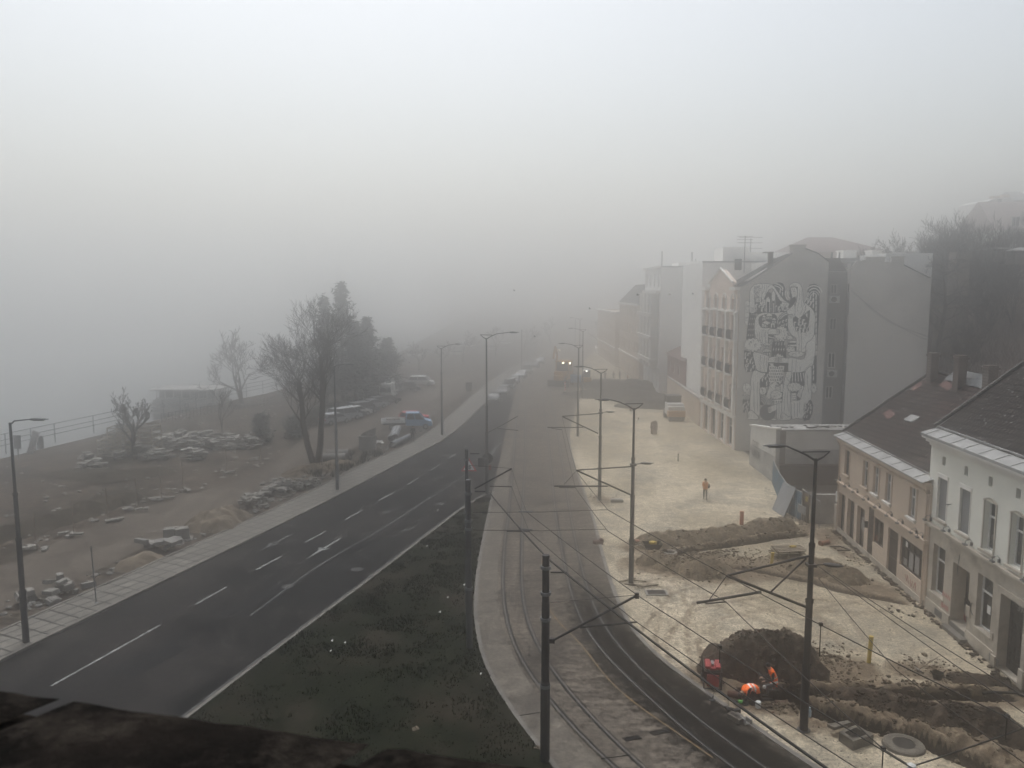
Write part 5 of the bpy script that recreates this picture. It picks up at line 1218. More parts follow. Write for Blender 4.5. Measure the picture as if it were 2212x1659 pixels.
# long cream building in the fog
par,P_=block('cornice_building','long cream building with rows of windows fading into the fog','building',23.6,40,148,176,14.2,M['cream'],M['gutter'],.5,4,3.2)
mb=MB(); mb.add([(23.2,147.8,14.3),(23.2,176,14.3),(27,176,18.2),(27,150,18.2),(41,147.8,14.3),(41,176,14.3)],[(0,1,2,3),(0,3,4),(3,2,5,4)]); mb.build('roof',M['tile2'],par)
par,P_=block('far_cream_building','farthest cream building of the street, barely visible in fog','building',23.0,38,178,215,12,M['cream'],M['gutter'],.5,4,3.6)
par,P_=block('narrow_grey_building','narrow grey building between the white block and the long cream one','building',23.9,30,142.5,147.8,18.2,M['wallgrey'],M['gutter'],.5,5,2.6) if False else (None,None)
M['stone']=mat('old_stone_wall',(.22,.19,.165),.95,(.10,.085,.07),.7,9,bump=1,bscale=3)
# ---- hill houses
def hillhouse(name,label,x0,x1,y0,d,z0,zw,zr,m,rm,wins,hip=True):
    par=empty(name,((x0+x1)/2,y0+d/2,z0),label,'house'); zb_=z0-(4 if wins else 1.2); P=Plane((x0,y0),(x1,y0)); ops=[(a,a+1.3,z0+b,z0+b+1.5) for a,b in wins]
    mb=MB(); wallopen(mb,P,0,P.L,zb_,zw,ops,.15); mb.quad((x0,y0,zb_),(x0,y0+d,zb_),(x0,y0+d,zw),(x0,y0,zw)); mb.quad((x1,y0,zb_),(x1,y0+d,zb_),(x1,y0+d,zw),(x1,y0,zw)); mb.quad((x0,y0+d,zb_),(x1,y0+d,zb_),(x1,y0+d,zw),(x0,y0+d,zw)); mb.build('wall',m,par)
    for o in ops: window(P,par,o,.1,'mid')
    mb=MB(); e=.6; h=(y0+d/2); k=(x1-x0)*.22 if hip else 0
    a=[Vector((x0-e,y0-e,zw)),Vector((x1+e,y0-e,zw)),Vector((x1+e,y0+d+e,zw)),Vector((x0-e,y0+d+e,zw)),Vector((x0+k,h,zr)),Vector((x1-k,h,zr))]
    mb.add(a,[(0,1,5,4),(2,3,4,5),(1,2,5),(3,0,4),(3,2,1,0)]); mb.build('roof',rm,par); return par
M['green']=mat('pale_green_render',(.68,.76,.66),.9,(.6,.67,.58),.5,5)
YG=128; p=aty(*ZN(600,915),YG); p2=aty(*ZN(1062,890),YG); b=aty(*ZN(840,1300),YG)
M['faded']=mat('faded_tile_roof',(.36,.30,.275),.9,(.28,.235,.215),2,6)
hillhouse('green_hill_house','pale green house with a verandah on the hillside',p.x,p2.x+8,YG,11,b.z+1,p.z,p.z+5.0,M['green'],M['faded'],[(2.4,3.2),(5.2,3.2),(7.4,3.2),(3.5,.3),(6.5,.3)],hip=False)
p=aty(*ZN(470,430),152); p2=aty(*ZN(900,430),152); b=aty(*ZN(700,700),152)
par=empty('cream_hill_house',(p.x+6,158,b.z),'tall cream gabled house at the top of the hill','house')
mb=MB(); g1=aty(*ZN(590,385),152); g2=aty(*ZN(740,365),152)
mb.extr([(0,b.z-8),(p2.x-p.x,b.z-8),(p2.x-p.x,p.z+.3),(g2.x-p.x,g2.z),(g1.x-p.x,g1.z),(0,p.z)],(p.x,152,0),(1,0,0),(0,0,1),(0,1,0),10); mb.build('wall',M['white'],par)
mb=MB(); c=aty(*ZN(648,490),152); mb.bx(c.x-.4,c.x+.4,151.9,152.1,c.z-1,c.z+1); mb.build('window',M['glass'],par)
for q in((580,350),(747,330)): c=aty(*ZN(*q),153); mb=MB(); mb.bx(c.x-.6,c.x+.6,152.5,153.7,c.z-2.4,c.z); mb.build('chimney',M['cream'],par)
u=aty(*ZN(905,430),158); v=aty(*ZN(1300,400),158); hillhouse('grey_hill_house','grey apartment house at the right edge of the hilltop',u.x,v.x,158,9,u.z-8,u.z,u.z+2.3,M['wallgrey'],M['gutter'],[(.6,1),(3,1),(5.4,1),(.6,4.5),(3,4.5),(5.4,4.5)])
u=aty(*ZN(640,1215),98); v=aty(*ZN(825,1215),98); hillhouse('hill_shed','small brown shed with a lean roof on the hillside',u.x,v.x,98,4,u.z-.5,u.z-.1,u.z+.3,M['brick'],M['brown'],[])
u=aty(*ZN(925,1240),96); hillhouse('dark_hill_shed','dark shed at the right edge of the hillside',u.x,u.x+9,96,5,u.z-.5,u.z-.1,u.z+.4,M['stone'],M['gutter'],[])
# stone retaining walls showing through the scrub
M['stoneX']=mat('old_stone_wall',(.22,.19,.165),.95,(.10,.085,.07),.7,9,bump=1,bscale=3)
p=aty(*ZH(1060,640),96); p2=aty(*ZH(1180,640),96); mb=MB(); b=aty(*ZH(1100,860),96); mb.box(((p.x+p2.x)/2,96,(p.z+b.z)/2-1),(p2.x-p.x,1.5,p.z-b.z+2)); mb.build('retaining_wall',M['stone'],label='pale old retaining wall showing through the trees above the mural block',category='retaining wall')
p=aty(*ZH(880,1080),92); b=aty(*ZH(1160,1260),92); mb=MB(); mb.box(((p.x+b.x)/2,92,(p.z+b.z)/2-1.5),(b.x-p.x,1.2,p.z-b.z+3)); mb.build('retaining_wall',M['stone'],label='lower old stone retaining wall right beside the mural block',category='retaining wall')
# ================================================================ POLES, LAMPS, WIRES
M['pole']=mat('grey_painted_steel',(.055,.058,.062),.6,(.04,.042,.045),2,4,spec=.3)
M['poleblack']=mat('black_painted_steel',(.018,.018,.02),.6,spec=.25)
M['galv']=mat('galvanised_steel',(.20,.21,.22),.5,(.15,.155,.16),3,4,metal=.4)
M['wire']=mat('black_wire',(.012,.012,.012),.7)
M['insul']=mat('white_insulator',(.5,.5,.48),.4)
def lamp_post(name,base,h,label,arm=(-1.6,0),head='v',low=None,group='street lamps along the tram street',m=None,r=1.0,straight=False):
    m=m or M['pole']; par=empty(name,base,label,'street lamp',group); B=Vector(base)
    mb=MB(); prof=[(.15*r,0),(.15*r,2.6),(.125*r,2.65),(.125*r,5.2),(.10*r,5.25),(.10*r,7.4),(.075*r,7.45),(.06*r,h)]
    mb.lathe(prof,B,14); mb.lathe([(.17*r,2.58),(.17*r,2.7)],B,14); mb.lathe([(.145*r,5.16),(.145*r,5.3)],B,14); mb.lathe([(.115*r,7.36),(.115*r,7.5)],B,14); mb.lathe([(.26,0.0),(.26,.03),(.16,.04)],B,14)
    mb.build('pole',m,par,smooth=False)
    a=Vector((arm[0],arm[1],0)); u=a.normalized(); top=B+Vector((0,0,h))
    mb=MB()
    if head=='v':
        q=top-Vector((0,0,.08))
        mb.tube([q,q-u*-.0+Vector((0,0,.0))+u*.35+Vector((0,0,.22)),q+u*.8+Vector((0,0,.42)),q+u*(a.length-.35)+Vector((0,0,.55))],[.045,.04,.035,.03],6)
        mb.tube([q,q-u*.28+Vector((0,0,.16)),q-u*.5+Vector((0,0,.36))],[.045,.035,.02],6)
        mb.tube([q-u*.5+Vector((0,0,.36)),q+u*.5+Vector((0,0,.33))],.028,6)
        e=q+u*(a.length-.35)+Vector((0,0,.55))
    elif head=='none':
        mb.tube([top,top+u*.3+Vector((0,0,.03))],.03,5); e=top+u*.3
    else:
        mb.tube([top-Vector((0,0,.1)),top+u*.2+Vector((0,0,.08)),top+u*.9+Vector((0,0,.15))],[.04,.035,.03],6); e=top+u*.9+Vector((0,0,.15))
    mb.build('bracket',m,par)
    def headmesh(e,u,L=.85,nm='lamp_head'):
        mb=MB(); s=Vector((-u.y,u.x,0)); z=Vector((0,0,1)); n=8
        vs=[];
        for t,wd,ht in((0,.05,.05),(.12,.12,.09),(.35,.16,.11),(.7,.15,.06),(1,.04,.02)):
            c=e+u*L*t
            for k in range(n): q=2*PI*k/n; vs.append(c+s*math.cos(q)*wd+z*math.sin(q)*ht*.6)
        f=[(i*n+j,i*n+(j+1)%n,(i+1)*n+(j+1)%n,(i+1)*n+j) for i in range(4) for j in range(n)]+[tuple(range(n))[::-1],tuple(range(4*n,5*n))]
        mb.add(vs,f); hh=mb.build(nm,M['poleblack'] if m is M['poleblack'] else m,par,smooth=True)
        g=MB(); g.box(e+u*L*.5-z*.055,(L*.55 if abs(u.x)>.5 else .2,.2 if abs(u.x)>.5 else L*.55,.015)); g.build('lens',M['glass2'],hh)
    headmesh(e,u)
    if low:
        p=B+Vector((0,0,low[0])); d=Vector((low[1],low[2],0)).normalized(); mb=MB(); mb.tube([p,p+d*.45+Vector((0,0,.06))],.025,6); mb.box(p,(.34,.34,.1)); mb.build('low_bracket',m,par)
        headmesh(p+d*.42+Vector((0,0,.08)),d,.75,'low_lamp_head')
    return par
def cantilever(par,base,tips,nm='cantilever_arm',r=.03):
    for seg in tips:
        mb=MB(); mb.tube([Vector(q) for q in seg[0]],seg[1],6); 
        mb.build(seg[2] if len(seg)>2 else nm,M['poleblack'],par)
BR=Vector((*G(1736,1577)[:2],0)); B2=Vector((*G(1363,1262)[:2],0)); B3=Vector((*G(1295,1080)[:2],0)); B4=Vector((*G(1248,942)[:2],0))
L1=lamp_post('lamp_post',BR,10.75,'nearest lamp post, black, carrying the tram wire bracket beside the dark earth mound',(-1.45,.1),low=(6.65,1,-.35),m=M['poleblack'],r=1.05)
L2=lamp_post('lamp_post',B2,10.35,'second lamp post with a wire bracket, standing beside the wheelbarrow and broken frame',(-1.7,.2),low=(7.1,1,.0),m=M['pole'])
L3=lamp_post('lamp_post',B3,10.45,'third lamp post in the brown wet patch beside the tram tracks',(-1.7,.2),low=(7.2,1,.0),m=M['pole'])
L4=lamp_post('lamp_post',B4,10.4,'fourth lamp post at the kerb before the dark asphalt heap',(-1.9,.2),m=M['pole'])
p=G(1258,860); L5=lamp_post('lamp_post',(p.x,p.y,0),10.6,'fifth lamp post, faint beside the far excavator',(-1.9,.2),m=M['pole'])
p=G(1252,796); L6=lamp_post('lamp_post',(p.x,p.y,0),10.6,'farthest lamp post, nearly lost in the fog behind the excavator',(-1.9,.2),m=M['pole'])
# brackets of tram wire, each at the depth of its post
def at(x,y,Y): return aty(x,y,Y)
Yr=BR.y
n0=at(*Z7(1545,668),Yr);n1=at(*Z7(845,835),Yr);n2=at(*Z7(1515,1100),Yr);n3=at(*Z7(595,1062),Yr);n4=at(*Z7(1130,970),Yr);n5=at(*Z7(1205,975),Yr);n6=at(*Z7(1505,690),Yr);n7=at(*Z7(668,1068),Yr-.1);n8=at(*Z7(838,1052),Yr-.1); n9=at(*Z7(700,1035),Yr)
cantilever(L1,BR,[([n0,n1],.045,'top_tube'),([n1,n2],.06,'cantilever_tube'),([n3,n4],.055,'lower_tube'),([n5,n6],.035,'stay_tube'),([n7,n8],.03,'steady_arm'),([n1,n9],.015,'drop_rod')])
def cant2(par,Y,Z,pts):
    for a,b,r,nm in pts: mb=MB(); mb.tube([at(*Z(*a),Y),at(*Z(*b),Y)],r,6); mb.build(nm,M['poleblack'],par)
cant2(L2,B2.y,Z5,[((1510,345),(1048,375),.04,'top_tube'),((1048,375),(1500,580),.05,'cantilever_tube'),((865,507),(1312,507),.045,'lower_tube'),((905,518),(1040,518),.03,'steady_arm'),((1045,385),(945,495),.012,'drop_rod')])
cant2(L3,B3.y,Z3,[((820,1357),(515,1380),.04,'top_tube'),((515,1380),(815,1522),.05,'cantilever_tube'),((395,1472),(690,1472),.045,'lower_tube'),((425,1478),(515,1492),.03,'steady_arm')])
# tram poles left of the tracks
def tram_pole(x,y,h,label,r=.13,m=None,rings=()):
    b=G(x,y); par=empty('tram_pole',(b.x,b.y,0),label,'tram pole','tram poles on the grass side'); mb=MB()
    mb.lathe([(r*1.15,0),(r*1.15,3.0),(r*.98,3.05),(r*.95,6),(r*.85,6.05),(r*.85,h),(0.001,h)],b,16); mb.lathe([(r*1.8,0),(r*1.8,.04),(r,.05)],b,12); mb.build('pole',m or M['pole'],par)
    mb=MB(); 
    for z in rings: mb.lathe([(r*1.0,z-.06),(r*1.25,z-.06),(r*1.25,z+.06),(r*1.0,z+.06)],b,12); 
    if rings: mb.build('clamp_band',M['galv'],par)
    return par,b
T1,b1=tram_pole(1177,1645,7.75,'nearest black tram pole at the tip of the grass',.15,M['poleblack'],(2.9,5.4,6.35,7.3))
T2,b2=tram_pole(1014,1402,8.25,'dark grey tram pole in the grass in front of a taller thin one',.135,M['pole'],(3.0,5.9,6.3,7.6))
T3,b3=tram_pole(1010,1318,8.75,'paler tram pole directly behind the dark grey one, with the warning triangle beyond it',.10,M['pole'],(5.4,8.2))
cant2(T1,b1.y,Z66,[((380,700),(1045,345),.045,'cantilever_tube'),((610,590),(1045,548),.035,'steady_arm'),((385,170),(510,172),.03,'anchor_arm')])
for z in[(1183,1290),(1377,1285)]: pass
mb=MB(); mb.tube([at(*Z66(385,400),b1.y),at(*Z66(1040,343),b1.y)],.012,4); mb.build('stay_wire',M['wire'],T1)
mb=MB(); mb.box(at(*Z66(1042,348),b1.y),(.14,.1,.2)); mb.box(at(*Z66(395,690),b1.y),(.2,.14,.16)); mb.build('insulator',M['poleblack'],T1)
cant2(T2,b2.y,Z5,[((205,530),(512,362),.04,'cantilever_tube'),((205,552),(292,552),.035,'anchor_arm')])
cant2(T3,b3.y,Z5,[((168,238),(245,238),.03,'anchor_arm'),])
mb=MB(); mb.tube([at(*Z5(165,335),b3.y),at(*Z5(510,360),b3.y)],.012,4); mb.build('stay_wire',M['wire'],T3)
# cross spans from T2
for ya,yb,lbl in((1107,1101,'upper tram span wire stretched from the dark grey pole across the tracks'),(1145,1143,'lower tram span wire stretched from the dark grey pole across the tracks')):
    a=at(1022,ya,b2.y); b=at(1312,yb,b2.y+1); c=at(1560,yb-14,b2.y+2) ; mb=MB(); mb.tube([a,a.lerp(b,.5)-Vector((0,0,.05)),b],.014,4); o=mb.build('span_wire',M['wire']); tag(o,lbl,'wire','tram span wires')
    mb=MB(); q=at(1030+100*(ya<1120),ya-1,b2.y); q2=at(1150 if ya<1120 else 1010+30,ya,b2.y+.3)
    mb.tube([at(1120,ya-2,b2.y+.3),at(1150,ya-1,b2.y+.3)],.035,5); mb.build('insulator',M['galv'],o)
mb=MB(); mb.tube([at(*Z5(470,880),b2.y),at(*Z5(665,883),b2.y)],.03,5); mb.build('steady_arm',M['poleblack'],T2)
mb=MB(); mb.tube([at(*Z5(330,508),b3.y+2),at(*Z5(512,512),b3.y+2)],.03,5); mb.build('steady_arm',M['poleblack'],T3)
# wires (heights read off the poles)
def wire(name,pts,r,label,grp='tram overhead wires'):
    mb=MB(); q=[]
    for i in range(len(pts)-1):
        a,b=pts[i],pts[i+1]; n=8
        for k in range(n): t=k/n; p=a.lerp(b,t); p=p-Vector((0,0,.05*(a-b).length/10*4*t*(1-t))); q.append(p)
    q.append(pts[-1]); mb.tube(q,r,5); o=mb.build(name,M['wire']); tag(o,label,'wire',grp); return o
m1=at(*Z66(1045,343),b1.y); k1=at(*Z66(1040,548),b1.y)
def gz(x,y,z): return G(x,y,z)
mT2=at(*Z5(635,720),b2.y+.3); 
wire('overhead_wire',[at(*Z5(512,362),b3.y+9),mT2,m1,gz(1458,1338,6.7),gz(1970,1659,6.9),gz(2400,1930,6.9)],.016,'thin upper wire over the left track, running from the far poles past the nearest pole')
wire('overhead_wire',[at(*Z5(512,512),b3.y+2),at(*Z5(660,888),b2.y),k1,gz(1850,1659,5.7),gz(2300,1960,5.7)],.016,'thin lower wire over the left track, below the upper one')
mR1=n1; kR1=n8; mR2=at(*Z5(1045,378),B2.y); kR2=at(*Z5(1040,520),B2.y)
wire('overhead_wire',[at(*Z3(515,1380),B3.y),mR2,gz(*Z5(1310,703),6.75),mR1,gz(*Z8(2100,900),6.8),gz(2500,1760,6.8)],.018,'upper wire over the right track, meeting the tip of the nearest lamp post bracket')
wire('overhead_wire',[at(*Z3(515,1492),B3.y),kR2,gz(*Z5(1310,880),5.9),kR1,gz(*Z8(1320,790),5.6) if False else gz(*Z8(1320,1103),5.6),gz(*Z8(1500,1215),5.6)],.018,'lower wire over the right track ending at the insulator in the bottom corner')
wire('feeder_cable',[at(*Z5(340,575),b2.y+2),at(1183,1206,b1.y),gz(1458,1422,7.5),gz(1785,1659,7.5),gz(2200,1960,7.5)],.034,'thick black feeder cable sloping from the nearest tram pole to the bottom edge')
wire('overhead_wire',[at(*Z7(1590,745),Yr),gz(2212,1540,6.6) ,gz(2500,1690,6.6)],.014,'thin wire running right from the nearest lamp post over the trench')
wire('overhead_wire',[at(*Z7(1580,850),Yr)+Vector((.1,0,0)),gz(*Z8(1400,600),6.2),gz(*Z8(2212,1190),6.0)],.014,'lowest thin wire running right from the nearest lamp post')
wire('overhead_wire',[at(*Z8(1000,0),Yr),gz(2212,1504,7.3),gz(2500,1650,7.3)],.014,'highest thin wire crossing in front of the pale house')
nd=gz(*Z8(1500,1215),5.6)
wire('guy_wire',[nd,gz(*Z8(2212,970),5.9)],.022,'black guy wire rising to the right from the bottom corner insulator')
mb=MB(); mb.blob(nd,(.12,.12,.1),.1,2); tag(mb.build('wire_insulator',M['insul']),'white insulator at the bottom right where two wires meet','insulator')
for (x,y,z,dz) in((285,455,6.5,.5),(925,312,6.7,1.05),(1320,1100,5.6,.8),(2105,897,6.7,.6)):
    q=gz(*Z8(x,y),z); mb=MB(); mb.tube([q,q-Vector((0,0,dz))],.016,4); mb.box(q,(.1,.1,.1)); tag(mb.build('wire_dropper',M['wire']),'short vertical dropper joining an upper wire and a lower wire','dropper','droppers between the tram wires')
# left lamp posts
pL=G(57,1392); lamp_post('lamp_post',(pL.x,pL.y,0),10.85,'single armed lamp post at the left edge of the picture',(1.75,.1),head='s',group='lamp posts along the pavement')
pL=G(729,1061); lamp_post('lamp_post',(pL.x,pL.y,0),10.7,'pale lamp post on the pavement beside the bare two stemmed tree',(1.9,.1),head='s',m=M['galv'],group='lamp posts along the pavement')
pL=G(955,941); lamp_post('lamp_post',(pL.x,pL.y,0),10.3,'lamp post on the pavement near the blue pickup',(1.9,.3),group='lamp posts along the pavement')
pL=G(1052,1068); LS=lamp_post('lamp_post',(pL.x,pL.y,0),13.1,'tall lamp post with traffic signals between the road and the tracks',(2.2,.2),group='street lamps along the tram street')
Yc=pL.y
mb=MB(); mb.tube([at(*Z5(310,65),Yc),at(*Z5(430,3),Yc),at(1118,899,Yc)],.035,5); mb.tube([at(*Z5(395,28),Yc),at(*Z5(565,45),Yc)],.03,5); mb.build('cantilever_tube',M['poleblack'],LS)
mb=MB(); q=at(1040,998,Yc); mb.box(q,(.55,.4,.75)); mb.lathe([(0,0),(.42,0),(.45,.06),(0,.06)],at(1053,991,Yc)+Vector((0,.2,0)),16,rot=Matrix.Rotation(PI/2,3,'X')); sgn=mb.build('traffic_signal',M['poleblack'],LS)
mb=MB(); mb.box(at(1056,1010,Yc),(.4,.08,.4)); mb.build('sign_plate',mat('faded_red',(.25,.06,.05),.6),LS)
mb=MB(); mb.box(at(1048,990,Yc+.0),(.34,.34,.08)); mb.build('clamp_band',M['galv'],LS)
# far thin poles
for x,y,t,lbl in((1127,800,712,'far thin pole by the parked cars'),(1242,760,690,'farthest thin pole in the fog'),):
    g=G(x,y); h=at(x,t,g.y).z; mb=MB(); mb.tube([(g.x,g.y,0),(g.x,g.y,h)],.09,6); tag(mb.build('street_pole',M['pole']),lbl+', right of the curve of the road','pole')
# warning triangle on a post
g=G(1012,1098); par=empty('warning_sign',(g.x,g.y,0),'red bordered white warning triangle on a post behind the tram poles','traffic sign'); Y=g.y
mb=MB(); mb.tube([(g.x,g.y,0),(g.x,g.y,3.3)],.035,6); mb.build('post',M['galv'],par)
c=at(1013,1008,Y); 
def tri(s,o,m,nm,pp):
    mb=MB(); pts=[(-s,-s*.577),(s,-s*.577),(0,s*1.155)]; mb.extr(pts,c+Vector((0,-.05-o,0)),(1,0,0),(0,0,1),(0,1,0),.012); return mb.build(nm,m,pp)
rd=mat('sign_red',(.5,.03,.03),.5); wh=mat('sign_white',(.75,.75,.73),.5)
t0=tri(.62,.0,rd,'plate',par); tri(.44,.02,wh,'white_field',t0)
mb=MB(); cc=c+Vector((0,-.09,0)); mb.box(cc+Vector((.02,0,-.05)),(.09,.01,.22)); mb.box(cc+Vector((.1,0,-.12)),(.06,.01,.2),M=Matrix.Rotation(.5,3,'Y')); mb.box(cc+Vector((.12,0,.02)),(.05,.01,.14),M=Matrix.Rotation(-.7,3,'Y')); mb.box(cc+Vector((.03,0,.12)),(.09,.01,.08)); mb.build('symbol',M['poleblack'],t0)
# quay railing + inner fence
M['rail']=mat('grey_green_railing',(.12,.14,.14),.7)
par=empty('quay_railing',(-52,95,0),'long grey railing along the river quay','railing')
pts=[q for q in BANK if 40<q.y<230]; P3=[Vector((q.x+.4,q.y,.0)) for q in pts]
mb=MB(); 
for z in(.6,1.15,1.8): mb.tube([p+Vector((0,0,z)) for p in P3],.045,5)
mb.build('rails',M['rail'],par)
d=0; last=P3[0]; mb=MB(); acc=[]
for i in range(len(P3)-1):
    L=(P3[i+1]-P3[i]).length; n=max(1,int(L/3.2))
    for k in range(n): acc.append(P3[i].lerp(P3[i+1],k/n))
for p in acc[:90]: mb=MB(); mb.tube([p-Vector((0,0,.4)),p+Vector((0,0,1.85))],.07,5); mb.build('post',M['rail'],par)
fa=[aty(*p,Y) for p,Y in[((640,822),150),((700,815),150)]]
FP=[G(*ZR(*q)) for q in[(1300,985),(1500,950),(1700,915),(1900,880),(2110,845),(2300,815)]]
par=empty('dark_fence',FP[2],'low dark fence across the river side ground left of the conifers','fence'); mb=MB()
for z in(.35,1.1): mb.tube([p+Vector((0,0,z)) for p in FP],.05,5)
for i in range(len(FP)-1):
    for k in range(7): p=FP[i].lerp(FP[i+1],k/7); mb.tube([p,p+Vector((0,0,1.2))],.05,4)
mb.build('bars',M['fan'],par)
# two signs by the railing, left
for x,t,b,lbl in((40,940,987,'thin dark signboard on the quay left of the lamp post'),(88,942,966,'small dark signboard on the quay right of the lamp post')):
    g=G(x,b+4); h=at(x,t,g.y).z; mb=MB(); mb.tube([(g.x,g.y,0),(g.x,g.y,h)],.06,5); mb.box((g.x,g.y,h-.7),(.7,.1,1.4)); tag(mb.build('quay_sign',M['fan']),lbl,'sign')
# river pontoon
g=aty(340,862,135); par=empty('pontoon_boat',(g.x-1,g.y,-4),'white two tier river pontoon moored at the quay, faint in fog','pontoon'); x0=g.x-1; x1=aty(455,862,135).x+1
mb=MB(); mb.bx(x0,x1,g.y,g.y+6,-4.3,-1.6); mb.build('hull',M['offwhite'],par)
z0=aty(350,872,135).z; z1=aty(350,845,135).z
mb=MB(); mb.bx(x0+.5,x1,g.y+.3,g.y+5.5,z0-.4,z0+.9); mb.bx(x0-.3,x1+.3,g.y-.2,g.y+6,z1,z1+.3); 
for k in range(8): mb.bx(x0+.7+k*(x1-x0-1)/7-.06,x0+.7+k*(x1-x0-1)/7+.06,g.y+.3,g.y+.5,z0+.9,z1)
mb.build('cabin',M['offwhite'],par); mb=MB(); mb.bx(x0+1,x1-.5,g.y+.8,g.y+5,z0+.9,z1-.02); mb.build('window_band',M['glass2'],par)
mb=MB(); 
for k in range(3): mb.lathe([(.25,-.1),(.45,-.1),(.45,.1),(.25,.1)],(x0+2+k*4,g.y-.1,z0-.3),12,rot=Matrix.Rotation(PI/2,3,'X'))
mb.build('fender',M['fan'],par)
# foreground parapet
M['mossy']=mat('mossy_stone',(.034,.027,.022),.98,(.009,.008,.007),6,9,bump=1,bscale=60,c3=(.075,.062,.05),s3=14,spec=.03,lo=.35,hi=.62)
zz=16.55
e0,e1=G(0,1482,zz),G(1180,1655,zz); u=(e1-e0).normalized(); nrm=Vector((u.y,-u.x,0)); 
par=empty('parapet',(-.3,.6,15.4),'dark mossy stone parapet in the bottom left corner','parapet')
j1=G(155,1500,zz); j2=G(826,1600,zz)
def s_of(p): return (p-e0).dot(u)
cuts=[-2.2,s_of(j1),s_of(j2),1.6]
for i in range(3):
    a,b=cuts[i]+(.006 if i else 0),cuts[i+1]-.012; dirj=(G(0,1560,zz)-j1).normalized() if 0 else nrm
    A=e0+u*a; B=e0+u*b; w=.62; sk=u*-.25
    m_,n_=int((b-a)/.02)+2,30; mb=MB()
    for r in range(m_):
        for c in range(n_):
            t=r/(m_-1); v=c/(n_-1); p=A.lerp(B,t)+(nrm*w+sk)*v
            ed=min(t*(b-a),(1-t)*(b-a),v*w); zo=.0022*fbm(p.x*22,p.y*22,1)+.001*fbm(p.x*80,p.y*80,1)-.005*(1-sst(0,.015,ed))
            mb.v.append((p.x,p.y,zz+zo))
    for r in range(m_-1):
        for c in range(n_-1): k=r*n_+c; mb.f.append((k,k+1,k+n_+1,k+n_)); mb.m.append(0)
    mb.extr([(0,-.03),(b-a,-.03),(b-a,-.16),(0,-.16)],A,u,(0,0,1),nrm+sk/w,w)
    mb.build('coping_stone',M['mossy'],par,smooth=True)
mb=MB(); mb.extr([(-2.2,-.17),(1.6,-.17),(1.6,-1.2),(-2.2,-1.2)],e0+nrm*.06,u,(0,0,1),nrm,.45); mb.build('wall_face',M['mossy'],par)
mb=MB(); mb.extr([(-2.2,-.035),(1.6,-.035),(1.6,-.15),(-2.2,-.15)],e0+nrm*.02,u,(0,0,1),nrm,.5); mb.build('mortar_bed',mat('black_mortar',(.006,.005,.005),.95),par)
mb=MB(); mb.bx(-9,3.5,-6,.15,14.6,15.35); o=mb.build('bridge_deck',M['mossy']); o['kind']='structure'
CLD=MB()
# ================================================================ EARTH MOUNDS AND SITE THINGS
def mound(name,pts,w,h,m,label,cat='earth mound',seed=0,group=None,clods=0,cell=.13,sharp=1.0,lumps=.35):
    xs=[p[0] for p in pts]; ys=[p[1] for p in pts]; R=w*1.35; x0,x1,y0,y1=min(xs)-R,max(xs)+R,min(ys)-R,max(ys)+R
    nx,ny=int((x1-x0)/cell)+2,int((y1-y0)/cell)+2; mb=MB(); keep={}; hs={}
    for i in range(nx):
        for j in range(ny):
            x,y=x0+i*cell,y0+j*cell; d=dseg(x,y,pts)+.28*w*fbm(x+seed*9,y,.9/w*1.2)
            t=min(1,max(0,1-d/w)); z=h*(1-(1-t)**1.35)*(1+.6*lumps*fbm(x+seed,y,.8))*.95+.03*h*fbm(x,y+seed,3)*min(1,t*5)+.01*fbm(x,y,9)
            if t<=0: z=-.06
            hs[i,j]=(z,t); keep[i,j]=len(mb.v); mb.v.append((x,y,z))
    for i in range(nx-1):
        for j in range(ny-1):
            if max(hs[a][1] for a in((i,j),(i+1,j),(i+1,j+1),(i,j+1)))>0: mb.f.append((keep[i,j],keep[i+1,j],keep[i+1,j+1],keep[i,j+1])); mb.m.append(0)
    rr=random.Random(seed); c=0
    while c<clods:
        p=pts[rr.randrange(len(pts))]; a=rr.uniform(0,2*PI); r=w*rr.uniform(.0,1.25); q=(p[0]+r*math.cos(a),p[1]+r*math.sin(a)); s=rr.uniform(.025,.07) if rr.random()<.85 else rr.uniform(.07,.13)
        d=dseg(*q,pts); z=h*.9*(1-(1-min(1,max(0,1-d/w)))**1.35); CLD.mi(1 if m is M['darksoil_pitshade'] else 0).blob((q[0],q[1],z+s*.3),(s,s,s*.8),.3,c,1); c+=1
    o=mb.build(name,m,smooth=True); 
    # remove stray verts
    bm=bmesh.new(); bm.from_mesh(o.data); bmesh.ops.delete(bm,geom=[v for v in bm.verts if not v.link_faces],context='VERTS'); bm.to_mesh(o.data); bm.free()
    return tag(o,label,cat,group)
mound('earth_mound',PL(Z7,[(230,575),(480,555),(700,540),(900,500)]),1.25,.85,M['soil'],'long brown earth ridge behind the wheelbarrow',seed=1,clods=160)
mound('earth_mound',PL(Z7,[(1060,470),(1200,450),(1320,440)]),1.1,.85,M['soil'],'brown earth ridge before the blue hoarding, right of the orange post',seed=2,clods=140)
mound('earth_mound',PL(Z7,[(240,720),(420,760)]),1.1,.75,M['soil'],'brown earth mound in front of the wheelbarrow',seed=3,clods=140)
mound('earth_mound',PL(Z7,[(600,810),(720,815)]),1.35,.95,M['soil'],'rounded brown earth mound at the end of the front row, nearest the bracket tip',seed=4,clods=140)
mound('earth_mound',PL(Z7,[(990,690)]),1.7,1.15,M['soil'],'conical brown earth mound left of the yellow marker post and pallet',seed=5,clods=140)
mound('earth_mound',PL(Z7,[(1480,780),(1660,800),(1850,860)]),1.15,.8,M['soil'],'brown earth ridge right of the nearest lamp post, towards the cream house',seed=6,clods=160)
mound('earth_mound',PL(Z8,[(430,580),(560,560),(680,575)]),1.9,1.75,M['darksoil_pitshade'],'large dark earth mound behind the two workers',seed=7,clods=520,cell=.09)
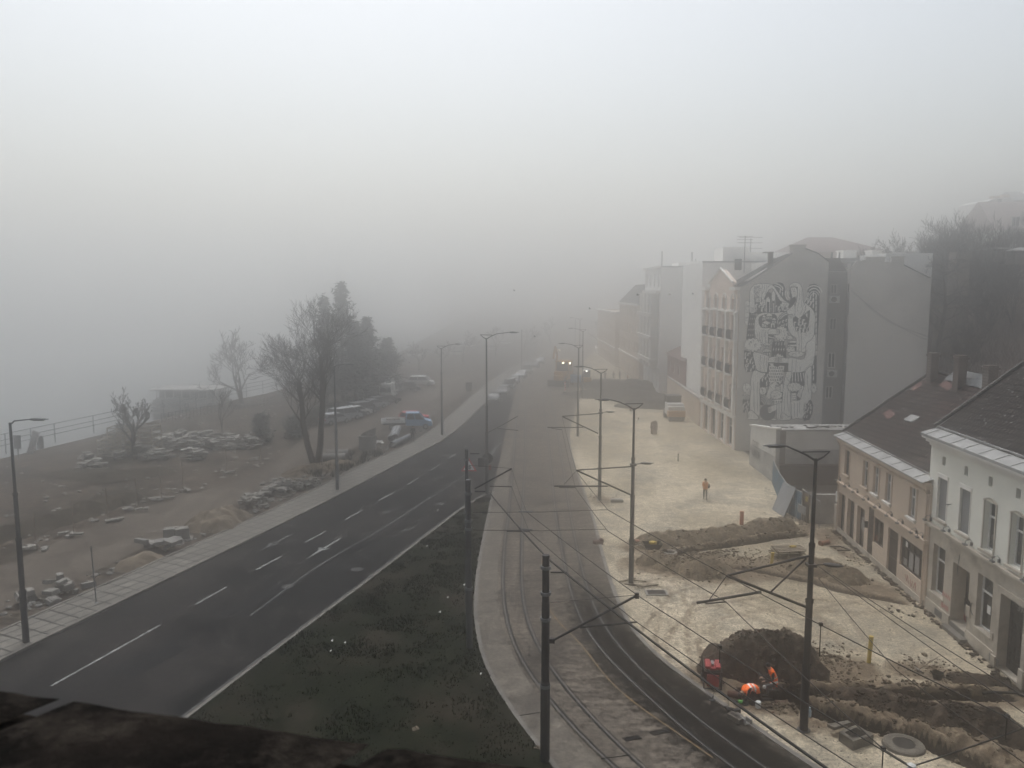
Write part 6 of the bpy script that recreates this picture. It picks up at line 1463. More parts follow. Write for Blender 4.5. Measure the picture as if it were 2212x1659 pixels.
mound('earth_mound',PL(Z8,[(960,520)]),1.35,1.15,M['soil'],'smaller brown mound behind the nearest lamp post',seed=8,clods=220,cell=.09)
mound('earth_mound',PL(Z8,[(1130,815),(1300,830),(1500,870),(1640,905)]),1.0,.6,M['darksoil_pitshade'],'long low dark earth ridge between the two trenches',seed=9,clods=420,cell=.09)
mound('earth_mound',PL(Z8,[(1740,935),(1900,975),(2050,1000)]),1.05,.95,M['darksoil_pitshade'],'high dark earth ridge at the right end between the trenches',seed=10,clods=300,cell=.09)
mound('earth_mound',PL(Z8,[(1630,590)]),1.15,.8,M['soil'],'small earth mound with a shovel near the pale house',seed=11,clods=90,cell=.08)
mound('earth_mound',PL(Z8,[(1790,655),(2050,670)]),.55,.22,M['darksoil_pitshade'],'low black earth spread beside the bucket',seed=12,clods=60,cell=.08)
mound('earth_mound',PL(Z8,[(1440,235)]),.7,.28,M['darksoil_pitshade'],'little dark heap before the corner of the pale house',seed=13,clods=20)
for i,(pts,w,h,l) in enumerate([([(1200,860),(1500,880),(1650,870)],6.5,.9,'broad flat black asphalt heap in the middle of the plaza'),([(1300,720),(1600,730),(1800,745)],6.5,1.2,'rear black asphalt heap before the standing workers'),([(1640,1020),(1850,1015),(2050,1030)],2.6,1.15,'nearer black asphalt heap left of the road roller')]):
    mound('asphalt_heap',[G(*ZF(*p)) for p in pts],w,h,M['blackgrit'],l,'asphalt heap',seed=20+i,cell=.35,lumps=.3)
M['pvc']=mat('orange_brown_pipe',(.24,.085,.045),.55); M['clay']=mat('brown_pipe',(.11,.055,.035),.8,(.08,.04,.03),3,4)
M['concrete']=mat('concrete',(.26,.25,.23),.92,(.17,.16,.15),2.2,8,bump=.4,bscale=14,spec=.08)
M['concrete2']=mat('stained_concrete',(.155,.138,.115),.93,(.09,.08,.066),2.5,8,bump=.4,bscale=14,spec=.08,grain=(9,.7,1.2))
M['block']=mat('stone_block',(.27,.255,.23),.92,(.16,.15,.135),1.5,7,bump=.4,bscale=9,spec=.08)
M['yel']=mat('yellow_plastic',(.45,.31,.03),.6); M['wood']=mat('old_timber',(.22,.18,.13),.9,(.14,.11,.08),3,5); M['redp']=mat('generator_red',(.30,.025,.025),.5,(.2,.02,.02),3,4); M['bk']=mat('black_rubber',(.012,.012,.012),.8)
M['hiv']=mat('hi_vis_orange',(.95,.16,.02),.75,emit=0); M['refl']=mat('reflective_tape',(.7,.7,.68),.5)
# yellow marker posts
for (x,y,t,lb) in((*Z7(1216,740),Z7(1216,648)[1],'shorter yellow marker post beside the pallet'),(*Z8(1228,555),Z8(1237,392)[1],'tall yellow marker post on the open gravel')):
    g=G(x,y); h=aty(x,t,g.y).z; mb=MB(); mb.tube([(g.x,g.y,-.02),(g.x+.06,g.y,h)],.10,8); mb.tube([(g.x+.06,g.y,h),(g.x+.06,g.y,h+.03)],.11,8); tag(mb.build('marker_post',M['yel']),lb,'post')
g=G(*Z7(967,412)); mb=MB(); mb.box((g.x,g.y,.45),(.26,.12,1.0)); mb.box((g.x,g.y-.02,.97),(.28,.15,.08)); tag(mb.build('orange_post',mat('orange_board',(.42,.12,.05),.7)),'short orange board post standing at the far earth ridge','post')
for (x,y,t,l) in((*Z5(1893,300),Z5(1893,237)[1],'thin dark stake on the open plaza'),(*ZF(1690,1210),ZF(1690,1175)[1],'small dark stake on the plaza beyond the second lamp post')):
    g=G(x,y); h=aty(x,t,g.y).z; mb=MB(); mb.tube([(g.x,g.y,-.02),(g.x,g.y,h)],.07,6); mb.lathe([(.09,0),(.05,.1)],(g.x,g.y,0),8); tag(mb.build('stake',M['brown']),l,'post')
# concrete lumps / bollards on plaza
for (x,y,s,l) in((1895,1335,.45,'left brown concrete block of the trio on the plaza'),(1925,1335,.5,'right brown concrete block of the trio on the plaza'),(1912,1412,.55,'nearest brown concrete block of the trio on the plaza'),(1590,1085,.4,'low block near the asphalt heap')):
    g=G(*ZF(x,y)); mb=MB(); mb.box((g.x,g.y,s*.9),(s*1.1,s,s*1.8),rz=.3,taper=.8); mb.box((g.x,g.y,s*1.8),(s*.5,s*.5,s*.4)); tag(mb.build('concrete_block',M['clay']),l,'block')
# long orange pipe + wheelbarrow
a=G(*Z5(1530,965),.12); b=G(*Z5(1655,985),.12); mb=MB(); mb.tube([a-(b-a)*.3,b],.16,10); mb.tube([b,b+(b-a).normalized()*.12],.2,10); tag(mb.build('orange_pipe',M['pvc']),'long orange brown pipe lying by the wheelbarrow','pipe')
a=G(*Z7(1620,570),.14); b=G(*Z7(1690,555),.14); mb=MB(); mb.tube([a,b],.15,10); mb.tube([a,a+(b-a).normalized()*.12],.19,10); tag(mb.build('orange_pipe',M['pvc']),'short orange pipe piece before the cream house','pipe')
g=G(*Z7(225,662)); par=empty('wheelbarrow',(g.x,g.y,0),'black wheelbarrow with yellow contents between the earth mounds','wheelbarrow')
def bowl(c,top,bot,z0,z1,m,nm,pp,n=4,th=.02):
    mb=MB(); v=[]
    for (w,d),z in((bot,z0),(top,z1),((top[0]-th*2,top[1]-th*2),z1),((bot[0]-th,bot[1]-th),z0+th)):
        v+=[Vector(c)+Vector((sx*w/2,sy*d/2,z)) for sx,sy in((-1,-1),(1,-1),(1,1),(-1,1))]
    f=[(3,2,1,0)]+[(i*4+j,i*4+(j+1)%4,(i+1)*4+(j+1)%4,(i+1)*4+j) for i in range(3) for j in range(4)]+[(12,13,14,15)]
    mb.add(v,f); return mb.build(nm,m,pp)
bowl(g,(1.25,.8),(.75,.5),.4,.8,M['bk'],'tray',par)
mb=MB(); q=Vector((g.x,g.y,0))
for s in(-1,1): mb.tube([q+Vector((-1.2,s*.3,.85)),q+Vector((-.3,s*.28,.5)),q+Vector((.75,s*.06,.2))],.025,6); mb.tube([q+Vector((-.35,s*.28,.5)),q+Vector((-.4,s*.3,0))],.025,6)
mb.build('frame',M['galv'],par); mb=MB(); mb.lathe([(.0,-.05),(.2,-.05),(.22,0),(.2,.05),(0,.05)],q+Vector((.8,0,.2)),14,rot=Matrix.Rotation(PI/2,3,'X')); mb.build('wheel',M['bk'],par)
mb=MB(); mb.blob(q+Vector((0,0,.8)),(.3,.22,.16),.2,1); mb.build('load',M['yel'],par)
# pallet stack by the yellow post
g=G(*Z7(1335,670)); mb=MB()
for k in range(3):
    for j in range(5): mb.box((g.x+.1*k,g.y+(j-2)*.28,.15+k*.17),(1.9,.2,.04),rz=-.1+.12*k)
    for j in(-.7,0,.7): mb.box((g.x+j,g.y,.07+k*.17),(.1,1.3,.1))
tag(mb.build('pallet_stack',M['wood']),'grey timber pallet stack by the shorter yellow post','pallets')
mb=MB(); mb.blob((g.x+.4,g.y,.62),(.25,.18,.1),.2,3); tag(mb.build('yellow_bag',M['yel']),'small yellow bag on the pallet stack','bag')
# timber frame in front of cream house
mb=MB(); pp=[G(*Z7(*q),.05) for q in((1700,593),(1785,592),(1870,622),(1762,626))]; mb.tube(pp[:3],.05,4); mb.tube([pp[2],pp[3]],.05,4); tag(mb.build('timber_pieces',M['brown']),'open dark timber frame lying on the gravel before the cream house','frame')
mb=MB(); pp=[G(*Z9(*q),.1) for q in((0,800),(75,800),(20,835))]; mb.tube(pp,.05,4); tag(mb.build('plank',M['wood']),'light planks lying before the cream house corner','plank')
# broken frame at 2nd lamp base, square opening
g=Vector((B2.x,B2.y,0)); mb=MB()
for a,b in(((-.4,-.1,.05),(.9,-.35,.08)),((.9,-.35,.08),(1.0,.25,.12)),((1.0,.25,.12),(-.1,.5,.05)),((.3,-.6,.05),(1.5,-.2,.1)),((-.6,.3,.06),(.4,.9,.06))): mb.box(((g.x+(a[0]+b[0])/2),(g.y+(a[1]+b[1])/2),(a[2]+b[2])/2),((Vector(b)-Vector(a)).length,.12,.05),rz=math.atan2(b[1]-a[1],b[0]-a[0]))
tag(mb.build('broken_pallet',M['wood']),'pale broken timber frame at the foot of the second lamp post','timber')
g=G(*Z5(1712,1395)); mb=MB(); mb.box((g.x,g.y,.03),(1.25,.8,.05)); o=mb.build('rectangular_manhole',M['concrete']); tag(o,'rectangular open manhole on the gravel by the second lamp post','manhole'); mb=MB(); mb.box((g.x,g.y,.06),(1.0,.6,.02)); mb.build('opening',M['dark'],o)
g=G(*Z5(1385,638)); mb=MB(); mb.box((g.x,g.y,.1),(1.0,.5,.22)); mb.box((g.x,g.y,.23),(.8,.4,.05)); tag(mb.build('concrete_slab',M['concrete']),'small concrete slab by the third lamp post','slab')
g=G(*Z5(1230,990)); mb=MB(); mb.blob((g.x,g.y,.15),(.35,.25,.2),.3,5); mb.blob((g.x+.2,g.y+.1,.28),(.2,.2,.12),.3,6); tag(mb.build('rubble_lump',M['redroof']),'reddish rubble lump on the tram kerb','rubble')
g=G(*Z7(375,662)); mb=MB(); mb.lathe([(.30,0),(.46,0),(.46,.18),(.30,.18),(.30,-.4)],(g.x,g.y,.02),20); o=mb.build('concrete_ring',M['concrete']); tag(o,'small concrete ring beside the wheelbarrow','concrete ring'); mb=MB(); mb.lathe([(0,0),(.3,0)],(g.x,g.y,-.0),16); mb.build('opening',M['dark'],o)
# near square manhole frame with slab, ring manhole
c0,c1,c2,c3=[G(*Z8(*q),.38) for q in((1040,990),(1150,945),(1260,1010),(1130,1050))]
cc=(c0+c1+c2+c3)/4; par=empty('square_manhole',(cc.x,cc.y,0),'raised square concrete manhole collar beside the trench','manhole')
def frame4(out,inn,z0,z1,m,nm,pp):
    mb=MB(); v=[Vector((p.x,p.y,z)) for z in(z0,z1) for p in out]+[Vector((p.x,p.y,z)) for z in(z1,z0) for p in inn]
    f=[(j,(j+1)%4,4+(j+1)%4,4+j) for j in range(4)]+[(4+j,4+(j+1)%4,8+(j+1)%4,8+j) for j in range(4)]+[(8+j,8+(j+1)%4,12+(j+1)%4,12+j) for j in range(4)]
    mb.add(v,f); return mb.build(nm,m,pp)
C=[c0,c1,c2,c3]; I=[cc+(p-cc)*.66 for p in C]; frame4(C,I,-.1,.36,M['concrete2'],'collar',par)
mb=MB(); mb.add([Vector((p.x,p.y,.12)) for p in I],[(0,1,2,3)]); mb.build('opening',M['dark'],par)
q=[G(*Z8(*q),.25) for q in((965,955),(1095,930),(1115,945),(1010,978))]; mb=MB(); mb.prism(q,.2,.32); tag(mb.build('concrete_slab',M['concrete2']),'square concrete lid leaning beside the raised manhole collar','lid')
g=G(*Z8(1450,1085)); par=empty('round_manhole',(g.x,g.y,0),'round concrete manhole ring nearest the bottom right corner','manhole')
mb=MB(); mb.lathe([(.78,-.05),(.72,.10),(.66,.13),(.40,.13),(.39,.0)],(g.x,g.y,0),28); mb.build('collar',M['concrete2'],par); mb=MB(); mb.lathe([(0.001,0),(.40,0)],(g.x,g.y,.11),24); mb.build('opening',M['dark'],par)
# generator
g=G(*Z8(235,705)); g.z=0; R=Matrix.Rotation(-.18,3,'Z'); par=empty('generator',g,'red portable generator in a black frame beside the dark mound','generator')
def lb(mb,c,s,T=0): 
    mb.box(g+R@Vector(c),s,M=R@Matrix.Rotation(T,3,'Y')); return mb
mb=MB(); lb(mb,(0,.1,.55),(.62,.6,.5)); lb(mb,(-.0,.05,.3),(.5,.3,.4)); mb.build('engine',M['bk'],par,bevel=.03)
mb=MB(); lb(mb,(0,-.34,.42),(.5,.06,.5)); mb.build('control_panel',M['redp'],par)
mb=MB(); lb(mb,(-.2,.15,.92),(.24,.75,.14)); lb(mb,(.22,.15,.92),(.22,.75,.14)); lb(mb,(0,.15,.86),(.3,.7,.12)); mb.build('tank',M['redp'],par,bevel=.04)
mb=MB(); lb(mb,(0,.15,1.0),(.1,.35,.05)); mb.build('tank_handle',M['galv'],par)
mb=MB()
for sx in(-.36,.36):
    pts=[(sx,-.4,.08),(sx,-.4,.82),(sx,.55,.95),(sx,.55,.08),(sx,-.4,.08)]; mb.tube([g+R@Vector(p) for p in pts],.03,6)
for p in((-.4,.82),(.55,.95),(-.4,.08)): mb.tube([g+R@Vector((-.36,p[0],p[1])),g+R@Vector((.36,p[0],p[1]))],.03,6)
mb.build('frame',M['bk'],par)
for sx in(-.42,.42): mb=MB(); mb.lathe([(0,-.04),(.17,-.04),(.17,.04),(0,.04)],g+R@Vector((sx,.45,.17)),14,rot=R@Matrix.Rotation(PI/2,3,'Y')); mb.build('wheel',M['bk'],par)
# pipes near the pit
a=G(*Z8(335,750),.14); b=G(*Z8(425,768),.14); mb=MB(); mb.tube([a,b],.14,12); mb.tube([a.lerp(b,.4),a.lerp(b,.5)],.165,12); tag(mb.build('clay_pipe',M['clay']),'brown drain pipe lying at the edge of the workers pit','pipe')
a=G(*Z8(635,812),-.25); b=G(*Z8(700,815),-.25); mb=MB(); mb.tube([a,b],.13,12); mb.tube([b,b+(b-a).normalized()*.1],.16,12); tag(mb.build('clay_pipe',M['clay']),'brown pipe end sticking out into the workers pit','pipe')
# angle grinder, breaker tool, can, bottle, cables, blocks
a=G(*Z8(365,797),.08); b=G(*Z8(445,808),.08); mb=MB(); mb.tube([a,a.lerp(b,.5),b],[.035,.06,.07],8); mb.lathe([(0,-.02),(.15,-.02),(.15,.02),(0,.02)],b,14,rot=Matrix.Rotation(.6,3,'X')); o=mb.build('grinder_body',M['bk']); tag(o,'black and green power grinder lying on the gravel by the pit','grinder'); mb=MB(); mb.tube([a.lerp(b,.45),a.lerp(b,.8)],.075,8); mb.build('casing',mat('tool_green',(.10,.32,.06),.5),o)
a=G(*Z8(335,848),.08); b=G(*Z8(390,862),.08); mb=MB(); mb.tube([a,b],.09,8); mb.box(b,(.3,.16,.16),rz=.4); mb.box(a,(.16,.3,.1),rz=.2); tag(mb.build('power_tool',M['bk']),'black power tool lying above the concrete blocks','power tool')
a=G(*Z8(235,795),.05); mb=MB(); mb.blob(a,(.16,.1,.07),.3,3); mb.tube([a,a+Vector((.05,.05,.18))],.03,5); tag(mb.build('plug_box',M['fan']),'small grey plug box on the gravel left of the grinder','plug')
g=G(*Z8(527,840)); mb=MB(); mb.lathe([(0.001,0),(.11,0),(.12,.24),(.1,.26),(0.001,.26)],(g.x,g.y,0),14); tag(mb.build('white_can',M['insul']),'small white can by the edge of the pit','can')
g=G(*Z8(852,905)); mb=MB(); mb.lathe([(0.001,0),(.07,0),(.07,.3),(.03,.38),(.03,.44),(0.001,.44)],(g.x,g.y,0),12); tag(mb.build('plastic_bottle',mat('pale_blue_plastic',(.35,.42,.45),.3)),'pale plastic bottle at the foot of the nearest lamp post','bottle')
mb=MB(); mb.tube([G(*Z8(*q),.02) for q in((255,705),(240,740),(300,745),(335,770),(340,820),(350,850))],.014,5); mb.tube([G(*Z8(*q),.02) for q in((230,790),(250,740),(320,735))],.012,5); tag(mb.build('power_cable',M['bk']),'thin black cable trailing from the generator to the tools','cable')
a=G(*Z8(500,800),.08); b=G(*Z8(440,790),.08); mb=MB(); mb.tube([a,b],.02,5); tag(mb.build('tool_handle',M['wood']),'thin wooden tool handle pointing at the white can','tool')
a=G(*Z8(350,888),.12); b=G(*Z8(425,932),.12); d=(b-a); L=d.length; ang=math.atan2(d.y,d.x); par=empty('hollow_block',a.lerp(b,.5)-Vector((0,0,.12)),'long grey hollow concrete block lying on the gravel','concrete block')
mb=MB(); mb.box(a.lerp(b,.5),(L,.34,.26),rz=ang); mb.build('block_body',M['concrete2'],par)
mb=MB()
for k in range(3): q=a.lerp(b,.22+.28*k); mb.box(q+Vector((0,0,.13)),(.13,.13,.02),rz=ang)
mb.build('hole',M['dark'],par)
g=G(*Z8(448,945)); mb=MB(); 
for s in(-1,1): mb.box((g.x+s*.12,g.y,.13),(.06,.32,.26),rz=.4)
mb.box((g.x,g.y,.05),(.26,.3,.08),rz=.4); tag(mb.build('channel_block',M['concrete']),'short u shaped concrete block beside the long hollow block','concrete block')
a=G(*Z8(105,690),.03);b=G(*Z8(205,752),.03); mb=MB(); mb.box(a.lerp(b,.5),((b-a).length,.1,.06),rz=math.atan2((b-a).y,(b-a).x)); tag(mb.build('timber_batten',M['wood']),'timber batten lying along the tram kerb near the generator','timber')
# bucket, shovel
g=G(*Z8(1663,662)); mb=MB(); mb.lathe([(.16,0),(.25,.32),(.235,.32),(.15,.03),(0.001,.03)],(g.x,g.y,0),16); mb.tube([(g.x-.25,g.y,.32),(g.x-.35,g.y,.42)],.02,4); mb.tube([(g.x+.25,g.y,.32),(g.x+.35,g.y,.42)],.02,4); tag(mb.build('bucket',M['bk']),'black rubber bucket beside the small mound','bucket')
a=G(*Z8(1545,600),.12); b=G(*Z8(1665,522),.75); mb=MB(); mb.tube([a,b],.018,5); o=mb.build('shovel_handle',M['wood']); tag(o,'shovel lying across the small mound near the pale house','shovel'); mb=MB(); mb.box(a,(.28,.3,.03),M=Matrix.Rotation(.5,3,'Y')); mb.build('blade',M['galv'],o)
# black hose by the right trench, orange scrap
mb=MB(); mb.tube([G(*Z8(*q),.08) for q in((1950,750),(2020,742),(2120,745),(2212,752))],.06,6); tag(mb.build('black_hose',M['bk']),'thick black hose beside the right end of the trench','hose')
g=G(*Z8(800,612)); mb=MB(); mb.tube([(g.x,g.y,.3),(g.x+.1,g.y+.1,.3)],.09,8); tag(mb.build('pipe_cap',M['pvc']),'small orange pipe end on the dark mound side','pipe')
# stones / clods on the plaza
mb=MB(); rr=random.Random(8)
for k in range(900):
    pl,w=SOIL[rr.randrange(len(SOIL))]; i=rr.randrange(len(pl)-1); t=rr.random(); p=Vector(pl[i]).lerp(Vector(pl[i+1]),t); x,y=p.x+rr.gauss(0,w),p.y+rr.gauss(0,w); s=rr.uniform(.02,.075)
    mb.blob((x,y,hz(x,y)+s*.3),(s,s,s*.7),.3,k,1)
mb.build('clods',M['soil'],kind='stuff')
mb=MB()
for k in range(2600):
    x=rr.uniform(7,22); y=24+22*rr.random()**1.2; s=rr.uniform(.012,.035)
    if dseg(x,y,TREN[3][0])<.5 or dseg(x,y,TREN[4][0])<.5: continue
    mb.blob((x,y,hz(x,y)+s*.2),(s,s,s*.6),.3,k,1)
mb.build('gravel',M['concrete2'],kind='stuff')
# debris along the house bases
mb=MB()
for P_ in(PY,PB):
    for k in range(170): s=rr.uniform(.04,.13); q=P_.p(rr.uniform(0,P_.L),0,rr.uniform(.1,.45)); mb.blob((q.x,q.y,s*.3),(s,s*1.3,s*.6),.35,k,1)
mb.build('rubble',M['darksoil_pitshade'],kind='stuff')
M['bank']=mat('weedy_bank',(.030,.026,.019),.97,(.06,.05,.038),1.2,8,bump=1,bscale=6,spec=.03)
for pl,w,h in BANKS:
    for k in range(150):
        i_=random.randrange(len(pl)-1); p=Vector(pl[i_]).lerp(Vector(pl[i_+1]),random.random()); x,y=p.x+random.gauss(0,w*.7),p.y+random.gauss(0,w*.7)
        if x<21.4: s_=random.choice((.03,.04,.05,.08,.11)); CLD.mi(k%3==0).blob((x,y,hz(x,y)+s_*.3),(s_,s_,s_*.7),.3,k,1)
CLD.build('earth_clods',[M['soil'],M['darksoil_pitshade']],kind='stuff')
# ---------------- left side rubble
def slabs(name,c,n,spread,label,m=None,size=(.7,.45,.14),seed=0,hmax=4,cat='slab pile',grp='slab piles along the dirt road'):
    rr=random.Random(seed); mb=MB(); 
    for k in range(n):
        x=c[0]+rr.uniform(-1,1)*spread[0]; y=c[1]+rr.uniform(-1,1)*spread[1]; lv=rr.randrange(hmax); z=size[2]*(.5+lv*1.05)
        mb.box((x*(1-lv*.0)+0,y,z),(size[0]*rr.uniform(.35,1.15),size[1]*rr.uniform(.35,1.15),size[2]*rr.uniform(.6,1.2)),taper=rr.uniform(.8,1),M=Matrix.Rotation(rr.uniform(0,3),3,'Z')@Matrix.Rotation(rr.uniform(-.3,.3),3,'X'))
    return tag(mb.build(name,m or M['block']),label,cat,grp)
g=G(*ZA(265,1345)); slabs('stone_slab_pile',g,7,(.9,.5),'pale stone slab pile nearest the left lamp post',size=(.9,.6,.3),seed=1,hmax=2)
g=G(*ZA(430,1265)); slabs('stone_slab_pile',g,12,(1.1,.6),'pale stone slab pile second from the left lamp post',size=(.7,.5,.28),seed=2,hmax=3)
g=G(*ZA(1080,990)); slabs('stone_slab_pile',g,10,(1.3,.7),'grey slab pile below the two pale blocks',size=(1.1,.7,.25),seed=3,hmax=3,m=M['concrete'])
for k,(x,y) in enumerate(((1138,925),(1208,925))): g=G(*ZA(x,y)); mb=MB(); mb.box((g.x,g.y,.4),(1.0,.8,.85),rz=.3+k*.2,taper=.9); mb.box((g.x+.1,g.y,.05),(1.2,1.0,.1),rz=.3); tag(mb.build('stone_cube',M['block'],bevel=.04),['left of two pale stone cubes at the pavement','right of two pale stone cubes at the pavement'][k],'stone block')
g=G(*ZA(1690,700)); slabs('stone_slab_pile',g,34,(1.2,1.2),'tall stack of pale paving slabs beside the tan mound',seed=5,hmax=6)
g=G(*ZC(190,560)); slabs('stone_slab_pile',g,26,(1.3,1.0),'pale slab stack next along the pavement kerb',seed=6,hmax=6)
g=G(*ZC(300,520)); slabs('stone_slab_pile',g,30,(1.3,1.1),'grey slab stack in the middle of the row by the two stemmed tree',seed=7,hmax=7,m=M['concrete'])
g=G(*ZC(410,505)); slabs('stone_slab_pile',g,30,(1.5,1.1),'long pale slab stack at the far end of the row by the two stemmed tree',seed=8,hmax=6)
mb=MB(); rr=random.Random(21)
scl=offs(SL,-.9)
for k in range(1500):
    i=rr.randrange(len(scl)); p=scl[i]
    if not 36<p.y<100: continue
    s=rr.uniform(.04,.17)*rr.choice((.6,1)); x,y=p.x-abs(rr.gauss(0,.9)),p.y+rr.uniform(-.5,.5); mb.blob((x,y,s*.3),(s*1.3,s,s*.7),.35,k,1)
mb.build('rubble',M['concrete'],kind='stuff')
M['tan']=mat('tan_sand',(.165,.132,.095),.95,(.11,.088,.065),1,8,bump=.6,bscale=6)
mound('sand_mound',[G(*ZA(1400,840)),G(*ZA(1500,790))],1.9,1.15,M['tan'],'tan sand mound between the stone cubes and the slab stacks',seed=31,clods=20)
mound('sand_mound',[G(*ZA(880,1100)),G(*ZA(960,1075))],1.15,.75,M['tan'],'small tan mound near the thin grey post on the pavement','sand mound',seed=32,clods=140)
mound('earth_mound',[G(*ZC(400,400)),G(*ZC(560,350)),G(*ZC(700,320))],2.0,.55,M['soil'],'dark earth bank at the foot of the two stemmed tree',seed=33)
g=G(*ZA(640,1360)); h=aty(*ZA(618,970),g.y).z; mb=MB(); mb.tube([(g.x,g.y,.1),(g.x-.1,g.y,h)],.035,6); mb.lathe([(.1,.12),(.04,.16)],(g.x,g.y,0),8); tag(mb.build('thin_post',M['galv']),'thin grey post on the near pavement','post')
# slab and stone field in the middle left
rr=random.Random(12); field=[(1290,1490,1100,1180,32),(1400,1740,1110,1200,48),(1760,2080,1130,1210,38),(1130,1340,1240,1290,22),(1500,1600,1250,1300,8),(850,1010,1190,1280,10),(640,800,1300,1380,8)]
mound('earth_bank',[G(*ZA(*q)) for q in((-100,925),(120,880),(400,795),(640,715),(830,655))],1.6,.75,M['bank'],'dark weedy earth bank running parallel to the dirt road on its river side','earth bank',seed=41,cell=.3,clods=30)
mound('earth_bank',[G(*ZA(*q)) for q in((520,480),(760,510),(1000,480))],2.2,.4,M['bank'],'low dark rise in front of the slatted crates','earth bank',seed=42,cell=.35)
k=0; spots=[]
for x0,x1,y0,y1,n in field:
    for _ in range(n): spots.append((rr.uniform(x0,x1),rr.uniform(y0,y1)))
protoS=[]
for v in range(4):
    mb=MB(); r2=random.Random(v+50)
    for j in range(r2.randint(4,8)): mb.box((r2.uniform(-.5,.5),r2.uniform(-.4,.4),.1+j*.15),(r2.uniform(.35,1.25),r2.uniform(.3,.8),r2.uniform(.1,.3)),M=Matrix.Rotation(r2.uniform(-.4,.4),3,'Z')@Matrix.Rotation(r2.uniform(-.1,.1),3,'Y'))
    protoS.append(mb.build('stone_stack',M['block']))
for i,(x,y) in enumerate(spots):
    g=G(*ZR(x,y)); o=protoS[i] if i<4 else protoS[i%4].copy()
    if i>=4: COL.objects.link(o)
    s=rr.uniform(.5,1.05); o.location=(g.x,g.y,-.05); o.rotation_euler.z=rr.uniform(0,3); o.scale=(s,s,s*rr.uniform(.7,1.2)); tag(o,'pale stack of salvaged stone slabs standing on the bare ground by the river','stone stack','stone slab stacks on the bare river side ground')
M['crate']=mat('pale_crate_wood',(.34,.30,.24),.9,(.25,.22,.17),2,4)
def crate(Zp,w,d,h,lb):
    g=G(*Zp); par=empty('slatted_crate',(g.x,g.y,0),lb,'crate'); mb=MB()
    for sx in(-1,1):
        for sy in(-1,1): mb.box((g.x+sx*w/2,g.y+sy*d/2,h/2),(.1,.1,h))
    mb.build('post',M['crate'],par); mb=MB()
    for k in range(6):
        z=.15+k*(h-.2)/5
        for sy in(-1,1): mb.box((g.x,g.y+sy*(d/2+.06),z),(w,.03,.12))
        for sx in(-1,1): mb.box((g.x+sx*(w/2+.06),g.y,z),(.03,d,.12))
    mb.build('slat',M['crate'],par)
crate(ZR(882,1255),1.7,1.5,1.9,'small slatted timber crate left of the big stone crates')
crate(ZR(1000,1210),2.4,2,2.6,'middle slatted timber crate behind the two thin trunks')
crate(ZR(1160,1230),2.8,2.2,3.0,'largest slatted timber crate right of the two thin trunks')
# low tan debris row along the dirt road upper edge
for i,(x,y) in enumerate(((235,1000),(485,905),(710,810),(905,735),(1065,668),(1210,605),(1500,490),(1725,400))):
    g=G(*ZA(x,y)); mb=MB(); r2=random.Random(i)
    for j in range(6): mb.box((g.x+r2.uniform(-.8,.8),g.y+r2.uniform(-.3,.3),.1+r2.uniform(0,.15)),(r2.uniform(.3,.9),.3,.12),rz=r2.uniform(0,3))
    tag(mb.build('kerb_stone_heap',M['block']),'small heap of pale kerb stones beside a sapling stake along the dirt road','stone heap','kerb stone heaps along the dirt road')
    mb=MB(); mb.tube([(g.x+.1,g.y,0),(g.x+.05,g.y,2.6)],.03,4); tag(mb.build('sapling_stake',M['wood']),'thin sapling stake standing in the verge of the dirt road','stake','sapling stakes along the dirt road')
g=G(*ZA(225,345)); mb=MB(); mb.box((g.x,g.y,1.0),(.7,.12,2.6),M=Matrix.Rotation(.35,3,'Y')); mb.box((g.x-.2,g.y,.3),(.6,.4,.5)); tag(mb.build('white_board',M['offwhite']),'white board leaning on the bare ground near the quay','board')
# big concrete pipes & slabs near tree and pickup
g=G(*ZC(705,275)); 
for k,(dy,z,lb) in enumerate(((0,.5,'left concrete pipe lying at the kerb by the two stemmed tree'),(-1.5,.45,'nearer concrete pipe lying at the kerb by the two stemmed tree'))):
    mb=MB(); a=Vector((g.x-1.1,g.y+dy,z)); mb.tube([a,a+Vector((2.2,.15,0))],z,18,False); mb.tube([a,a+Vector((2.2,.15,0))],z*.8,18,False); tag(mb.build('concrete_pipe',M['concrete']),lb,'pipe')
g=G(*ZV(815,1280)); mb=MB(); mb.lathe([(.95,0),(.95,1.5)],(g.x,g.y,.05),24); mb.lathe([(.82,1.5),(.82,.1)],(g.x,g.y,.05),24); mb.lathe([(.82,1.5),(.95,1.5)],(g.x,g.y,.05),24); mb.add([(g.x+.9*math.cos(a),g.y+.9*math.sin(a),z) for z in(1.5,1) for a in[.3+.3*k for k in range(9)]][:9]+[(g.x+.9*math.cos(.3+.3*k),g.y+.9*math.sin(.3+.3*k),1.5+.11*(8-k)) for k in range(9)],[(k,k+1,k+10,k+9) for k in range(8)]); tag(mb.build('concrete_ring',M['block']),'large upright concrete ring near the stacked steel pipes','concrete ring')
g=G(*ZV(940,1200)); slabs('stone_slab_pile',g,9,(1.1,.6),'white slab pile beside the large upright concrete ring',seed=14,hmax=3,m=M['white'])
for k,(a,b,z) in enumerate((((1150,1170),(1205,1085),.4),((1180,1200),(1215,1070),.75),((1225,1195),(1270,1060),.75),((1175,1255),(1420,1140),.35))):
    A=G(*ZV(*a)); Bq=G(*ZV(*b)); A.z=Bq.z=z; mb=MB(); mb.tube([A,Bq],.33,14,False); mb.tube([A,Bq],.28,14,False); tag(mb.build('steel_pipe',M['galv']),['first grey pipe from the left in the stack before the pickup','second grey pipe of the stack before the pickup','third grey pipe of the stack before the pickup','single grey pipe lying apart before the pickup'][k],'pipe')
mb=MB(); rr=random.Random(77)
